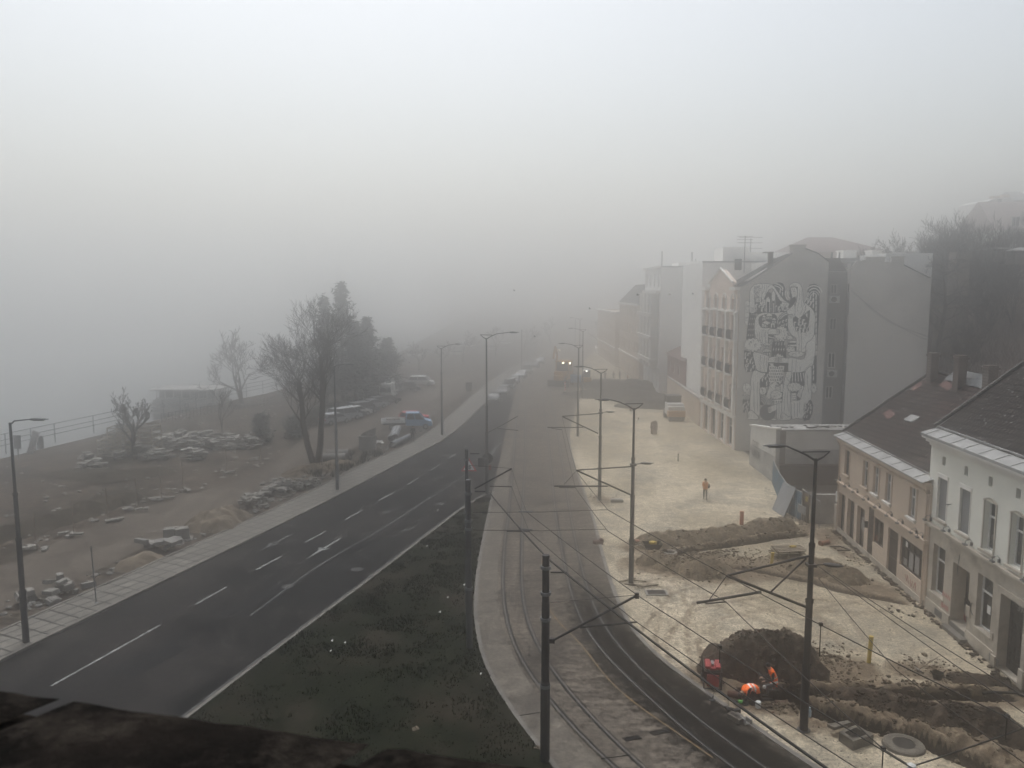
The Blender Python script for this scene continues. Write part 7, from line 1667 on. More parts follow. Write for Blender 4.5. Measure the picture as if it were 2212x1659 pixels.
for k in range(420):
    y=rr.uniform(45,120); x=xat(cu,y)-rr.uniform(.5,30)*rr.random()-1; s=rr.uniform(.05,.22)
    if x<xat(BANK,y)+3: continue
    mb.blob((x,y,s*.2-.05),(s*1.3,s,s*.6),.35,k,1)
mb.build('scattered_stones',M['block'],kind='stuff')
# litter on the grass
for i,(x,y,l) in enumerate([(*zoom(1000,2300,1.58)(1198,238),'white paper scrap in the middle of the grass'),(*zoom(1000,2300,1.58)(1045,975),'crumpled cream paper near the parapet'),(*zoom(1000,2300,1.58)(1815,1098),'cream scrap at the foot of the nearest tram pole'),(*zoom(1000,2300,1.58)(1355,65),'white litter by the dark grey tram pole'),(*zoom(1000,2300,1.58)(1250,145),'small white litter left of the tram pole'),(*zoom(1000,2300,1.58)(518,418),'thin pale litter at the left part of the grass'),(*zoom(1000,2300,1.58)(600,430),'tiny white litter right of the thin pale one'),(*zoom(1000,2300,1.58)(510,483),'white dot of litter lowest at the left of the grass'),(*zoom(1000,2300,1.58)(1330,378),'tan cardboard bit beside the tram pole foot'),(*zoom(1000,2300,1.58)(1458,628),'white bit near the curved kerb of the track bed'),(*ZC(1423,978),'white scrap in the upper grass'),(*ZC(1725,1290),'white litter just left of the tram pole'),(*ZC(1590,1390),'pale scrap in the grass between two darker tufts')]):
    g=G(x,y,.08); s=.09 if i in(0,3,10) else .16 if i in(1,2) else .06; mb=MB(); r2=random.Random(i); mb.box(g+Vector((0,0,.02)),(s*1.6,s,.02),M=Matrix.Rotation(r2.uniform(0,3),3,'Z')@Matrix.Rotation(.4,3,'X')); mb.box(g+Vector((s*.4,s*.2,.05)),(s,s*.7,.015),M=Matrix.Rotation(r2.uniform(0,3),3,'Z')@Matrix.Rotation(-.6,3,'Y')); tag(mb.build('litter',M['tan'] if i in(1,2,8) else M['white']),l,'litter','litter scattered on the grass')
# ================================================================ VEHICLES
def paint(n,c): return mat('car_paint_'+n,c,.5,spec=.25)
CP={k:paint(k,v) for k,v in dict(silver=(.38,.39,.40),white=(.62,.62,.60),grey=(.14,.145,.15),dark=(.035,.037,.04),blue=(.16,.28,.42),red=(.42,.035,.04),cream=(.5,.48,.42),green=(.05,.09,.075)).items()}
M['tyre']=mat('tyre',(.015,.015,.015),.85); M['rim']=mat('rim',(.3,.3,.3),.4,metal=.5); M['taill']=mat('tail_light',(.3,.02,.02),.3); M['headl']=mat('head_light',(.5,.5,.48),.2)
SHAPES={ # x profile lower: list of (x, z_hood/belt), cabin: (x_front_base,x_front_top,x_rear_top,x_rear_base,z_belt,z_roof)
 'hatch':dict(L=4.0,W=1.7,prof=[(-2,.35),(-2,.75),(-1.95,.95),(2-.95,.95),(1.85,.80),(2,.6),(2,.3)],cab=(1.15,.45,-1.5,-1.95,.93,1.45)),
 'sedan':dict(L=4.4,W=1.72,prof=[(-2.2,.35),(-2.2,.8),(-2.1,.95),(1.1,.93),(2.05,.78),(2.2,.6),(2.2,.3)],cab=(1.15,.4,-.95,-1.6,.92,1.42)),
 'mpv':dict(L=4.5,W=1.8,prof=[(-2.25,.35),(-2.25,.9),(-2.2,1.02),(1.35,1.0),(2.1,.82),(2.25,.6),(2.25,.3)],cab=(1.55,.75,-1.95,-2.22,1.0,1.72)),
 'van':dict(L=5.2,W=1.95,prof=[(-2.6,.4),(-2.6,1.1),(-2.6,1.15),(1.7,1.15),(2.45,.95),(2.6,.7),(2.6,.35)],cab=(2.1,1.4,-2.58,-2.6,1.13,2.45)),
}
def car_parts(name,kind,pm,label,group='cars parked beside the road',lights=False,panelvan=False):
    s=SHAPES[kind]; W=s['W']/2; par=empty(name,(0,0,0),label,'van' if kind=='van' else 'car',group)
    mb=MB(); pr=s['prof']; ws=[W*.93 if p[1]<.5 else W for p in pr]
    # lower body with wheel arches approximated by inset underside
    n=len(pr); vs=[(p[0],w,p[1]) for p,w in zip(pr,ws)]+[(p[0],-w,p[1]) for p,w in zip(pr,ws)]
    mb.add(vs,[tuple(range(n)),tuple(range(n,2*n))[::-1]]+[(i,n+i,n+(i+1)%n,(i+1)%n) for i in range(n)])
    a,b,c,d,zb,zr=s['cab']; t=W*.82; k=W*.97
    # roof and pillars
    mb.add([(b,t,zr),(c,t,zr),(c,-t,zr),(b,-t,zr),(b-.08,t+.02,zr-.09),(c+.06,t+.02,zr-.09),(c+.06,-t-.02,zr-.09),(b-.08,-t-.02,zr-.09)],[(0,1,2,3),(0,4,5,1),(1,5,6,2),(2,6,7,3),(3,7,4,0)])
    for sg in(1,-1):
        for x0,x1 in((a,b),(d,c)): mb.tube([(x0,sg*k,zb),(x1,sg*t,zr-.03)],.045,5)
        xm=(b+c)/2; mb.tube([(xm,sg*k,zb),(xm,sg*t,zr-.04)],.04,5)
    if panelvan:
        mb.add([(.6,k+.01,zb),(.6,t+.01,zr-.02),(c,t+.01,zr-.02),(d,k+.01,zb),(.6,-k-.01,zb),(.6,-t-.01,zr-.02),(c,-t-.01,zr-.02),(d,-k-.01,zb)],[(0,1,2,3),(7,6,5,4)])
        mb.add([(c-.02,t+.01,zr-.02),(c-.02,-t-.01,zr-.02),(d-.02,-k,zr-.5),(d-.02,k,zr-.5)],[(0,1,2,3)])
    body=mb.build('body',pm,par,bevel=.05)
    g=MB(); kk=k-.03; tt=t-.03
    v=[(a-.03,kk,zb-.02),(b,tt,zr-.05),(c,tt,zr-.05),(d+.03,kk,zb-.02)]; v=v+[(x,-y,z) for x,y,z in v]
    g.add(v,[(0,1,2,3),(7,6,5,4),(0,4,5,1),(3,2,6,7),(1,5,6,2)]); g.build('windows',M['glass'],par)
    for x in(s['L']*.31,-s['L']*.31):
        for sg in(1,-1):
            w=MB(); R=Matrix.Rotation(PI/2,3,'X'); w.lathe([(.001,-.1),(.31,-.1),(.33,-.07),(.33,.07),(.31,.1),(.001,.1)],(x,sg*(W-.07),.33),16,rot=R); ww=w.build('wheel',M['tyre'],par,smooth=False)
            w=MB(); w.lathe([(.001,.0),(.19,.0),(.2,-.02)],(x,sg*(W+.035),.33),12,rot=R); w.build('rim',M['rim'],ww)
    X=s['L']/2
    for sg in(1,-1):
        m=MB(); m.box((X-.03,sg*(W-.25),.66),(.12,.34,.14)); m.build('headlight',M['headl'] if not lights else M['lit'],par)
        m=MB(); m.box((-X+.02,sg*(W-.2),.78),(.08,.26,.2)); m.build('tail_light',M['taill'],par)
        m=MB(); m.box((a-.25,sg*(W+.09),zb+.05),(.12,.18,.12)); m.build('mirror',pm,par)
    return par
M['lit']=mat('lit_lamp',(1,.85,.6),.5,emit=6); M['litw']=mat('lit_white_lamp',(1,.97,.9),.5,emit=5)
used={}
def car(kind,colr,x,y,deg,label,group='cars parked beside the road',lights=False,pv=False,name='parked_car',sc=None):
    key=(kind,colr,lights,pv); g=G(x,y) if not isinstance(x,Vector) else x
    if key not in used: r=car_parts(name,kind,CP[colr],label,group,lights,pv); used[key]=r; r.location=(g.x,g.y,.01); r.rotation_euler.z=math.radians(deg)
    else: r=dup(used[key],(g.x,g.y,.01),math.radians(deg),label,group)
    r.location.z=.012
    return r
def zv(x,y): return ZV(x,y)
grpA='cars parked at an angle along the dirt road'
# row along the dirt road (rear ends to the camera right)
car('hatch','silver',*zv(330,905),-140+180+10,'silver hatchback nearest in the row beside the dirt road',grpA)
car('mpv','silver',*zv(475,850),45,'silver estate car second in the row beside the dirt road',grpA)
car('hatch','dark',*zv(560,822),45,'dark hatchback third in the row, between two silver cars',grpA)
car('sedan','white',*zv(640,790),45,'pale saloon with a bright rear pillar, fourth in the row',grpA)
car('mpv','grey',*zv(745,755),45,'grey people carrier in the middle of the row',grpA)
car('sedan','silver',*zv(890,680),48,'grey silver saloon behind the grey people carrier',grpA)
car('hatch','grey',*zv(985,640),48,'small grey hatchback near the white van',grpA)
car('sedan','dark',*zv(1090,615),50,'dark saloon right in front of the white van',grpA)
car('van','white',*zv(1130,520),86,'white panel van with a dark rear window, parked beyond the row of cars','vans by the dirt road',pv=True,name='parked_van')
m=MB(); g=G(*zv(1120,520))
car('mpv','dark',*zv(1400,430),5,'dark car parked right of the white van','cars beyond the white van')
car('mpv','white',*zv(1610,340),-3,'pale estate car parked far right of the white van','cars beyond the white van',sc=1)
# blue pickup and red car
g=G(*zv(1440,985)); par=empty('pickup_truck',(g.x,g.y,0),'light blue crew cab pickup with a white flatbed beside the steel pipes','pickup'); 
def loc(mb_): return mb_
O=Vector((g.x-.3,g.y+.6,0)); RZ=Matrix.Rotation(math.radians(8),3,'Z')
def lv(v): return O+RZ@Vector(v)
mb=MB(); W=.95; pr=[(-.3,.5),(-.3,1.25),(1.9,1.22),(2.75,1.0),(2.95,.75),(2.95,.4)]
n=len(pr); mb.add([lv((p[0],W,p[1])) for p in pr]+[lv((p[0],-W,p[1])) for p in pr],[tuple(range(n)),tuple(range(n,2*n))[::-1]]+[(i,n+i,n+(i+1)%n,(i+1)%n) for i in range(n)])
t=.8; rv=[(1.35,t,2.0),(-.25,t,2.05),(-.25,-t,2.05),(1.35,-t,2.0),(1.3,t,1.9),(-.25,t,1.93),(-.25,-t,1.93),(1.3,-t,1.9)]
mb.add([lv(v) for v in rv],[(0,1,2,3),(0,4,5,1),(1,5,6,2),(2,6,7,3),(3,7,4,0)])
for sg in(1,-1):
    for x0,x1 in((2.05,1.33),(.85,.65),(-.25,-.23),(-.3,-.1)): mb.tube([lv((x0,sg*W*.97,1.2)),lv((x1,sg*t,1.97))],.06,5)
mb.add([lv((-.3,-W,1.2)),lv((-.3,W,1.2)),lv((-.25,t,2.0)),lv((-.25,-t,2.0))],[(0,1,2,3)])
mb.build('body',CP['blue'],par,bevel=.04)
mb=MB(); v=[(2.0,W*.94,1.2),(1.3,t-.03,1.95),(-.2,t-.03,1.97),(-.26,W*.94,1.2)]; v=v+[(a,-b,c) for a,b,c in v]; mb.add([lv(q) for q in v],[(0,1,2,3),(7,6,5,4),(0,4,5,1)]); mb.build('windows',M['glass'],par)
mb=MB()
for a,b,c,d,e,f in((-3.3,-.4,-1.0,1.0,.85,.95),(-3.3,-.4,-1.0,-.95,.95,1.25),(-3.3,-.4,.95,1.0,.95,1.25),(-3.3,-3.25,-1,1,.95,1.25)): mb.box(lv(((a+b)/2,(c+d)/2,(e+f)/2)),(b-a,d-c,f-e),M=RZ)
mb.build('flatbed',CP['white'],par)
mb=MB(); mb.box(lv((-1.6,0,.65)),(3,.8,.25),M=RZ); mb.build('chassis',M['bk'],par)
mb=MB(); 
for k in range(5): mb.box(lv((-1.2-.3*k,.2*(-1)**k,1.1)),(.5,.3,.3),rz=k)
mb.build('cargo',M['tan'],par)
for x in(2.1,-2.0):
    for sg in(1,-1): mb=MB(); mb.lathe([(.001,-.1),(.32,-.1),(.35,-.06),(.35,.06),(.32,.1),(.001,.1)],lv((x,sg*.88,.35)),16,rot=RZ@Matrix.Rotation(PI/2,3,'X')); w=mb.build('wheel',M['tyre'],par); mb=MB(); mb.lathe([(.001,0),(.18,0)],lv((x,sg*.99,.35)),12,rot=RZ@Matrix.Rotation(PI/2,3,'X')); mb.build('rim',M['rim'],w)
for sg in(1,-1): mb=MB(); mb.box(lv((2.93,sg*.65,.85)),(.1,.3,.18),M=RZ); mb.build('headlight',M['headl'],par)
g2=G(*zv(1500,885)); car('hatch','red',Vector((g2.x,g2.y,0)),0,8,'red hatchback parked just behind the blue pickup','red car')
# cars along the road edge in the fog
grpB='cars parked along the kerb of the main road'
spots=[(1042,868),(1058,852),(1072,840),(1086,828),(1101,816),(1118,806),(1136,795),(1155,785)]
cols=[('sedan','dark'),('hatch','grey'),('mpv','dark'),('hatch','grey'),('sedan','silver'),('mpv','grey'),('hatch','dark'),('sedan','grey')]
for i,((x,y),(k,c)) in enumerate(zip(spots,cols)):
    g=G(x,y); i_=min(range(len(RL)),key=lambda j:abs(RL[j].y-g.y)); p=RL[i_]; tdir=(RL[min(i_+1,len(RL)-1)]-RL[i_-1]); dg=math.degrees(math.atan2(tdir.y,tdir.x)); nn=Vector((tdir.y,-tdir.x)).normalized()
    car(k,c,Vector((p.x+nn.x*.0-1.2*0+nn.x*1.1,p.y+nn.y*1.1,0)),0,dg+180,('nearest %s car in the kerbside row by the waste bin','second %s car of the kerbside row','third %s car of the kerbside row','fourth %s car of the kerbside row','fifth %s car of the kerbside row','sixth %s car of the kerbside row, faint','seventh %s car of the kerbside row, faint','farthest %s car of the kerbside row')[i]%c,grpB)
for i,(x,y,k,c,d) in enumerate([(900,772,'mpv','white',10),(925,765,'hatch','grey',10),(960,756,'sedan','silver',15),(990,768,'hatch','cream',20),(1010,752,'van','white',15),(860,782,'sedan','grey',5),(1062,758,'mpv','silver',30),(1090,745,'hatch','white',30)]):
    car(k,c,x,y,d,['white people carrier far beyond the conifers','grey car beside the far white people carrier','silver saloon in the far car park','cream hatchback in the far car park','white van in the far car park','grey saloon half behind the conifers','silver people carrier at the far bend','white hatchback farthest in the car park'][i],'cars in the far car park',pv=(k=='van'),name='parked_van' if k=='van' else 'parked_car')
car('hatch','cream',1205,760,-95,'oncoming car with its headlights on, faint in the fog','oncoming car',lights=True,name='moving_car')
g=G(*ZV(870,0)) if 0 else None
# waste bin
g=G(1013,845); par=empty('waste_bin',(g.x,g.y,0),'dark waste bin on the pavement before the kerbside cars','bin'); mb=MB(); mb.box((g.x,g.y,.75),(.95,.8,1.3),taper=1.08); mb.build('bin_body',M['fan'],par,bevel=.04); mb=MB(); mb.box((g.x,g.y,1.46),(1.08,.92,.12)); mb.build('lid',M['bk'],par)
# ---- road roller
g=G(1463,912); par=empty('road_roller',(g.x,g.y,0),'ochre and white road roller parked by the cream boundary wall','road roller'); x,y=g.x,g.y+.8
M['ochre']=mat('machine_ochre',(.46,.26,.10),.55,(.36,.20,.08),2,4)
mb=MB(); mb.box((x,y,1.0),(2.2,1.2,.8)); mb.build('body',M['ochre'],par,bevel=.05)
mb=MB(); mb.box((x,y+1.3,1.5),(2.1,2.2,1.5)); mb.box((x,y+.2,1.7),(2.15,1.0,.5)); mb.build('hood',CP['white'],par,bevel=.06)
mb=MB(); mb.box((x,y+2.4,2.3),(1.8,1.6,1.4)); mb.build('cab',M['glass'],par,bevel=.05)
mb=MB(); mb.box((x,y+2.4,3.1),(2.0,1.9,.14)); 
for a in(-.9,.9):
    for b in(1.6,3.2): mb.tube([(x+a,y+b,1.6),(x+a,y+b,3.1)],.05,5)
mb.build('canopy',M['fan'],par)
for yy,m in((0,M['bk']),(3.0,M['steel'])): mb=MB(); mb.lathe([(.001,-1.0),(.6,-1.0),(.6,1.0),(.001,1.0)],(x,y+yy,.6),22,rot=Matrix.Rotation(PI/2,3,'Y')); mb.build('drum',m,par)
# ---- excavator loader in the fog
g=G(1205,836); par=BL=empty('backhoe_loader',(g.x,g.y,0),'backhoe loader with two roof lamps lit, working across the tram tracks','excavator'); x,y=g.x+.2,g.y+1
M['yelmach']=mat('machine_yellow',(.42,.22,.05),.6,(.3,.16,.05),1.5,4)
mb=MB(); mb.box((x,y+1,1.5),(1.6,3.2,1.1)); mb.box((x,y-.8,1.2),(1.2,1.4,.7)); mb.build('body',M['yelmach'],par,bevel=.05)
mb=MB(); mb.box((x,y+1.2,2.6),(1.6,1.7,1.4),taper=.9); mb.build('cab',M['glass'],par)
mb=MB(); mb.box((x,y+1.2,3.38),(1.8,1.9,.16)); 
for a in(-.8,.8):
    for b in(.4,2.0): mb.tube([(x+a,y+b,2),(x+a*.93,y+b,3.35)],.05,5)
mb.build('roof_frame',M['yelmach'],par)
for a in(.15,1.0): mb=MB(); mb.lathe([(.001,0),(.11,0),(.11,.15),(.001,.15)],(x+a,y+.14,3.2),12,rot=Matrix.Rotation(PI/2,3,'X')); mb.build('work_lamp',M['lit'],par)
for a in(-.95,.95):
    for b,r in((-1.4,.5),(1.9,.8)): mb=MB(); mb.lathe([(.001,-.22),(r,-.22),(r,.22),(.001,.22)],(x+a,y+b,r),18,rot=Matrix.Rotation(PI/2,3,'Y')); mb.build('wheel',M['tyre'],par)
mb=MB(); mb.add([(x-1.2,y-2.6,.1),(x+1.2,y-2.6,.1),(x+1.2,y-1.9,.15),(x-1.2,y-1.9,.15),(x-1.2,y-2.0,1.0),(x+1.2,y-2.0,1.0)],[(0,1,2,3),(3,2,5,4),(0,3,4),(1,5,2)]); mb.tube([(x-.7,y-2,.7),(x-.7,y-.2,1.6)],.09,5); mb.tube([(x+.7,y-2,.7),(x+.7,y-.2,1.6)],.09,5); mb.build('front_bucket',M['fan'],par)
mb=MB(); mb.tube([(x-1.4,y+2.8,1.5),(x-1.5,y+3.6,4.0),(x-1.5,y+2.6,5.2),(x-1.5,y+1.8,3.6)],.14,6); mb.build('rear_boom',M['yelmach'],par); BL.scale=(1.5,1.3,1.3); BL.rotation_euler.z=-.35
g=G(1318-22,842)
g=G(*ZF(945,725)); par=empty('mini_machine',(g.x,g.y,0),'small yellow and blue site machine with one white lamp lit behind the asphalt heap','machine'); x,y=g.x,g.y
mb=MB(); mb.box((x,y,1.1),(1.7,2,1.0)); mb.build('body',M['yelmach'],par,bevel=.05); mb=MB(); mb.box((x-1.9,y,1.3),(1.9,1.2,1.3)); mb.build('tank',CP['blue'],par,bevel=.08); mb=MB(); mb.box((x,y+.3,2.2),(1.4,1.3,1.2)); mb.build('cab',M['glass'],par); mb=MB(); mb.box((x,y+.3,2.88),(1.7,1.6,.14)); mb.build('roof',CP['white'],par); mb=MB(); mb.lathe([(.001,0),(.14,0),(.14,.1),(.001,.1)],(x,y-.55,2.7),10,rot=Matrix.Rotation(PI/2,3,'X')); mb.build('work_lamp',M['litw'],par)
for a in(-.8,.8): mb=MB(); mb.box((x+a,y,.35),(.35,2.2,.7)); mb.build('crawler_track',M['bk'],par,bevel=.1)
g=G(*ZF(1085,600)); q=aty(*ZF(1085,178),g.y+60); mb=MB(); mb.blob(q,(.22,.22,.22),0,0,2); o=mb.build('lit_lamp',M['litw']); 
mb=MB(); mb.tube([(q.x,q.y+.3,0),(q.x,q.y+.3,q.z+.3),(q.x,q.y,q.z+.2)],.08,6); pp=mb.build('signal_post',M['pole'],label='post with one small white lamp far down the street',category='street lamp'); setpar(o,pp)
g=G(*ZF(642,832)); par=empty('beacon_board',(g.x,g.y,0),'red and white striped beacon board in front of the loader','barrier'); mb=MB(); mb.box((g.x,g.y,1.1),(.3,.06,1.6)); bb=mb.build('board',wh,par); mb=MB()
for k in range(4): mb.extr([(-.15,.4+.4*k),(.15,.55+.4*k),(.15,.75+.4*k),(-.15,.6+.4*k)],(g.x,g.y-.035,0),(1,0,0),(0,0,1),(0,-1,0),.006)
mb.build('stripes',rd,bb); mb=MB(); mb.box((g.x,g.y,.12),(.7,.4,.24)); mb.build('foot',M['bk'],par)
# ================================================================ PEOPLE
SK=mat('skin',(.42,.26,.19),.6); HR=mat('dark_hair',(.02,.015,.012),.8)
def person(name,loc_,face,joints,cols,label,extra=None,group=None):
    # joints: dict of world-ish offsets; builds one skinned body mesh, materials by nearest bone
    R=Matrix.Rotation(face,3,'Z'); L=Vector(loc_)
    J={k:Vector(v) for k,v in joints.items()}
    E=[('pel','spi','t'),('spi','che','t'),('che','nec','t'),('nec','hea','s'),('hea','cro','s'),
       ('che','shl','t'),('shl','ell','t'),('ell','wrl','t'),('che','shr','t'),('shr','elr','t'),('elr','wrr','t'),
       ('pel','hil','l'),('hil','knl','l'),('knl','anl','l'),('anl','tol','b'),('pel','hir','l'),('hir','knr','l'),('knr','anr','l'),('anr','tor','b')]
    rad=dict(pel=(.15,.13),spi=(.145,.12),che=(.17,.125),nec=(.058,.058),hea=(.088,.1),cro=(.07,.078),shl=(.075,.07),shr=(.075,.07),ell=(.05,.05),elr=(.05,.05),wrl=(.036,.033),wrr=(.036,.033),hil=(.1,.1),hir=(.1,.1),knl=(.068,.068),knr=(.068,.068),anl=(.045,.048),anr=(.045,.048),tol=(.04,.035),tor=(.04,.035))
    names=list(J.keys())
    vs=[J[k] for k in names]; es=[(names.index(a),names.index(b)) for a,b,_ in E]; rr_=[rad[k] for k in names]; bones=[(J[a],J[b],m) for a,b,m in E]
    for s in('l','r'):                         # palms and fingers
        w=J['wr'+s]; d=(w-J['el'+s]).normalized(); sd=d.cross(Vector((0,0,1))); sd=sd.normalized() if sd.length>.1 else Vector((0,1,0)); up=sd.cross(d)
        pi=len(vs); vs.append(w+d*.07); rr_.append((.036,.018)); es.append((names.index('wr'+s),pi)); bones.append((w,w+d*.18,'s'))
        for k,o in enumerate((-.03,-.01,.01,.03)):
            a=len(vs); vs.append(w+d*.105+sd*o); rr_.append((.009,.009)); es.append((pi,a)); Lf=(.028,.035,.033,.025)[k]; vs.append(vs[a]+d*Lf-up*.008); rr_.append((.008,.008)); es.append((a,a+1)); vs.append(vs[a+1]+d*Lf*.8-up*.022); rr_.append((.007,.007)); es.append((a+1,a+2))
        a=len(vs); vs.append(w+d*.05+sd*.04); rr_.append((.011,.011)); es.append((pi,a)); vs.append(w+d*.08+sd*.06-up*.01); rr_.append((.009,.009)); es.append((a,a+1))
    me=bpy.data.meshes.new('b'); me.from_pydata([tuple(v) for v in vs],es,[]); ob=bpy.data.objects.new('b',me); COL.objects.link(ob)
    ob.modifiers.new('s','SKIN'); sv=me.skin_vertices[0].data
    for i,r in enumerate(rr_): sv[i].radius=r; sv[i].use_root=(names[i]=='pel') if i<len(names) else False
    ob.modifiers.new('u','SUBSURF').levels=2
    bpy.context.view_layer.update(); m2=bpy.data.meshes.new_from_object(ob.evaluated_get(bpy.context.evaluated_depsgraph_get())); bpy.data.objects.remove(ob)
    mats=[cols['t'],cols['l'],SK,M['bk']]; ix={'t':0,'l':1,'s':2,'b':3}; m2.materials.clear()
    for m in mats: m2.materials.append(m)
    for p in m2.polygons:
        c=p.center; best=None
        for a,b,k in bones:
            ab=b-a; t=max(0,min(1,(c-a).dot(ab)/max(ab.length_squared,1e-9))); d=(c-a-ab*t).length
            if best is None or d<best[0]: best=(d,k)
        p.material_index=ix[best[1]]; p.use_smooth=True
    m2.transform(Matrix.Translation(L)@R.to_4x4()); m2.name='person'
    par=bpy.data.objects.new(name,m2); COL.objects.link(par); tag(par,label,'person',group)
    T=lambda v:L+R@Vector(v)
    H_=J['hea']; C_=J['cro']; up=(C_-J['nec']).normalized(); fw=Vector(cols.get('look',(1,0,0))).normalized(); sd=up.cross(fw).normalized(); fw=sd.cross(up)
    # face: nose, brow, mouth, ears as small parts of the head skin; hair or cap
    mb=MB(); hc=(H_+C_)/2
    mb.blob(T(hc+fw*.095-up*.01),(.016,.016,.024),0,0,2)
    for s in(-1,1): mb.blob(T(hc+sd*s*.085),(.02,.012,.03),0,0,2)
    mb.build('face_features',SK,par,smooth=True)
    mb=MB(); 
    for s in(-1,1): mb.blob(T(hc+fw*.085+sd*s*.032+up*.018),(.012,.012,.008),0,0,1)
    mb.blob(T(hc+fw*.088-up*.055),(.01,.026,.007),0,0,1); mb.build('eyes_and_mouth',HR,par)
    if cols.get('hair',1):
        mb=MB(); n=14; rings=6
        for i in range(rings+1):
            a=PI*.62*i/rings
            for j in range(n):
                q=2*PI*j/n; v=up*math.cos(a)*.115+(fw*math.cos(q)+sd*math.sin(q))*math.sin(a)*.105
                if v.dot(fw)>.05 and v.dot(up)<.05: v=v-fw*.02
                mb.v.append(tuple(T(hc-fw*.018+up*.028+v)))
        for i in range(rings):
            for j in range(n): mb.f.append((i*n+j,i*n+(j+1)%n,(i+1)*n+(j+1)%n,(i+1)*n+j)); mb.m.append(0)
        mb.build('hat' if cols.get('hat') else 'hair',cols.get('hat') or HR,par,smooth=True)
    if cols.get('vest'):
        bm=bmesh.new(); bm.from_mesh(m2); dele=[]
        che,pel=J['nec'],J['pel']; ax=(che-pel); Ri=R.inverted()
        for f in bm.faces:
            c=Ri@(f.calc_center_median()-L); t=(c-pel).dot(ax)/ax.length_squared; rdist=(c-pel-ax*t).length
            if not(-.12<t<1.02 and rdist<.235 and f.material_index in(0,1)): dele.append(f)
        bmesh.ops.delete(bm,geom=dele,context='FACES'); bm.normal_update()
        for v in bm.verts: v.co+=v.normal*.02
        for f in bm.faces:
            c=Ri@(f.calc_center_median()-L); t=(c-pel).dot(ax)/ax.length_squared; f.material_index=1 if(.12<t<.24 or .40<t<.50) else 0
        mv=bpy.data.meshes.new('vest'); bm.to_mesh(mv); bm.free(); mv.materials.append(M['hiv']); mv.materials.append(M['refl']); ov=bpy.data.objects.new('vest',mv); COL.objects.link(ov); setpar(ov,par)
        s_=ov.modifiers.new('s','SOLIDIFY'); s_.thickness=.012
    return par
def stand(stride=.16,h=1.0,arms=None):
    J=dict(pel=(0,0,.95),spi=(0,0,1.12),che=(0,0,1.34),nec=(0,0,1.50),hea=(.01,0,1.57),cro=(.015,0,1.68),
     shl=(0,.17,1.41),shr=(0,-.17,1.41),ell=(-.03,.24,1.14),elr=(-.03,-.24,1.14),wrl=(.03,.25,.9),wrr=(.03,-.25,.9),
     hil=(0,.09,.9),hir=(0,-.09,.9),knl=(stride*.6,.10,.5),knr=(-stride*.2,-.10,.5),anl=(stride,.10,.08),anr=(-stride,-.10,.10),tol=(stride+.17,.11,.04),tor=(-stride+.16,-.11,.04))
    if arms: J.update(arms)
    return {k:(v[0]*h,v[1]*h,v[2]*h) for k,v in J.items()}
clo=lambda n,c:mat(n,c,.85)
CO=dict(black=clo('black_cloth',(.016,.016,.018)),ochre=clo('ochre_jacket',(.55,.20,.03)),navy=clo('dark_trousers',(.022,.025,.035)),dark=clo('dark_jacket',(.03,.03,.032)),grey=clo('grey_cloth',(.10,.10,.10)),orange=clo('orange_workwear',(.45,.14,.04)))
g=G(1523,1079)
pd=person('person',(g.x,g.y,.01),math.radians(-105),stand(.14,1.0,dict(ell=(.1,.2,1.15),wrl=(.22,.06,1.42),elr=(.12,-.24,1.14),wrr=(.25,-.1,1.40))),dict(t=CO['ochre'],l=CO['navy']),'pedestrian in an ochre jacket with a dark shoulder bag walking on the open plaza')
mb=MB(); mb.blob((g.x+.28,g.y+.05,1.12),(.12,.2,.2),.05,1,2); mb.tube([(g.x+.28,g.y,1.25),(g.x+.1,g.y+.05,1.5),(g.x-.1,g.y-.12,1.3)],.018,5); tag(mb.build('shoulder_bag',M['brown']),'dark brown shoulder bag carried by the ochre jacketed pedestrian','bag')
mb=MB(); c=Vector((g.x,g.y,0)); mb.lathe([(.19,.88),(.20,1.0),(.19,1.15),(.21,1.3),(.14,1.46),(.08,1.5)],(g.x,g.y,0),14); mb.build('jacket',CO['ochre'],pd,smooth=True)
g=G(892,957); person('person',(g.x,g.y,.14),math.radians(-80),stand(.08,1.05),dict(t=CO['dark'],l=CO['black']),'person in dark clothes standing at the pavement kerb before the blue pickup')
# worker kneeling upright at the pit edge, facing left
g=G(*ZW(1290,815)); 
kn=dict(pel=(0,0,.42),spi=(.02,0,.62),che=(.14,0,.85),nec=(.22,0,1.0),hea=(.27,0,1.06),cro=(.30,0,1.17),shl=(.15,.17,.92),shr=(.15,-.17,.92),ell=(.16,.24,.66),elr=(.16,-.24,.66),wrl=(.42,.16,.58),wrr=(.44,-.14,.60),
 hil=(.02,.1,.40),hir=(.02,-.1,.40),knl=(.36,.16,.40),knr=(.34,-.14,.10),anl=(.30,.16,.06),anr=(-.08,-.12,.08),tol=(.45,.16,.03),tor=(-.2,-.12,.03))
w1=person('person',(g.x,g.y,-.06),math.radians(176),{k:(v[0]*1.12,v[1]*1.12,v[2]*1.12) for k,v in kn.items()},dict(t=CO['black'],l=CO['grey'],vest=1,hat=CO['black'],look=(1,0,-.35)),'worker in black cap and orange hi vis vest kneeling upright at the pit')
mb=MB(); h=G(*ZW(1135,730),.55); mb.blob(h,(.07,.06,.08),.1,2,2); tag(mb.build('white_glove_cup',M['insul']),'white object in the hands of the kneeling worker','cup')
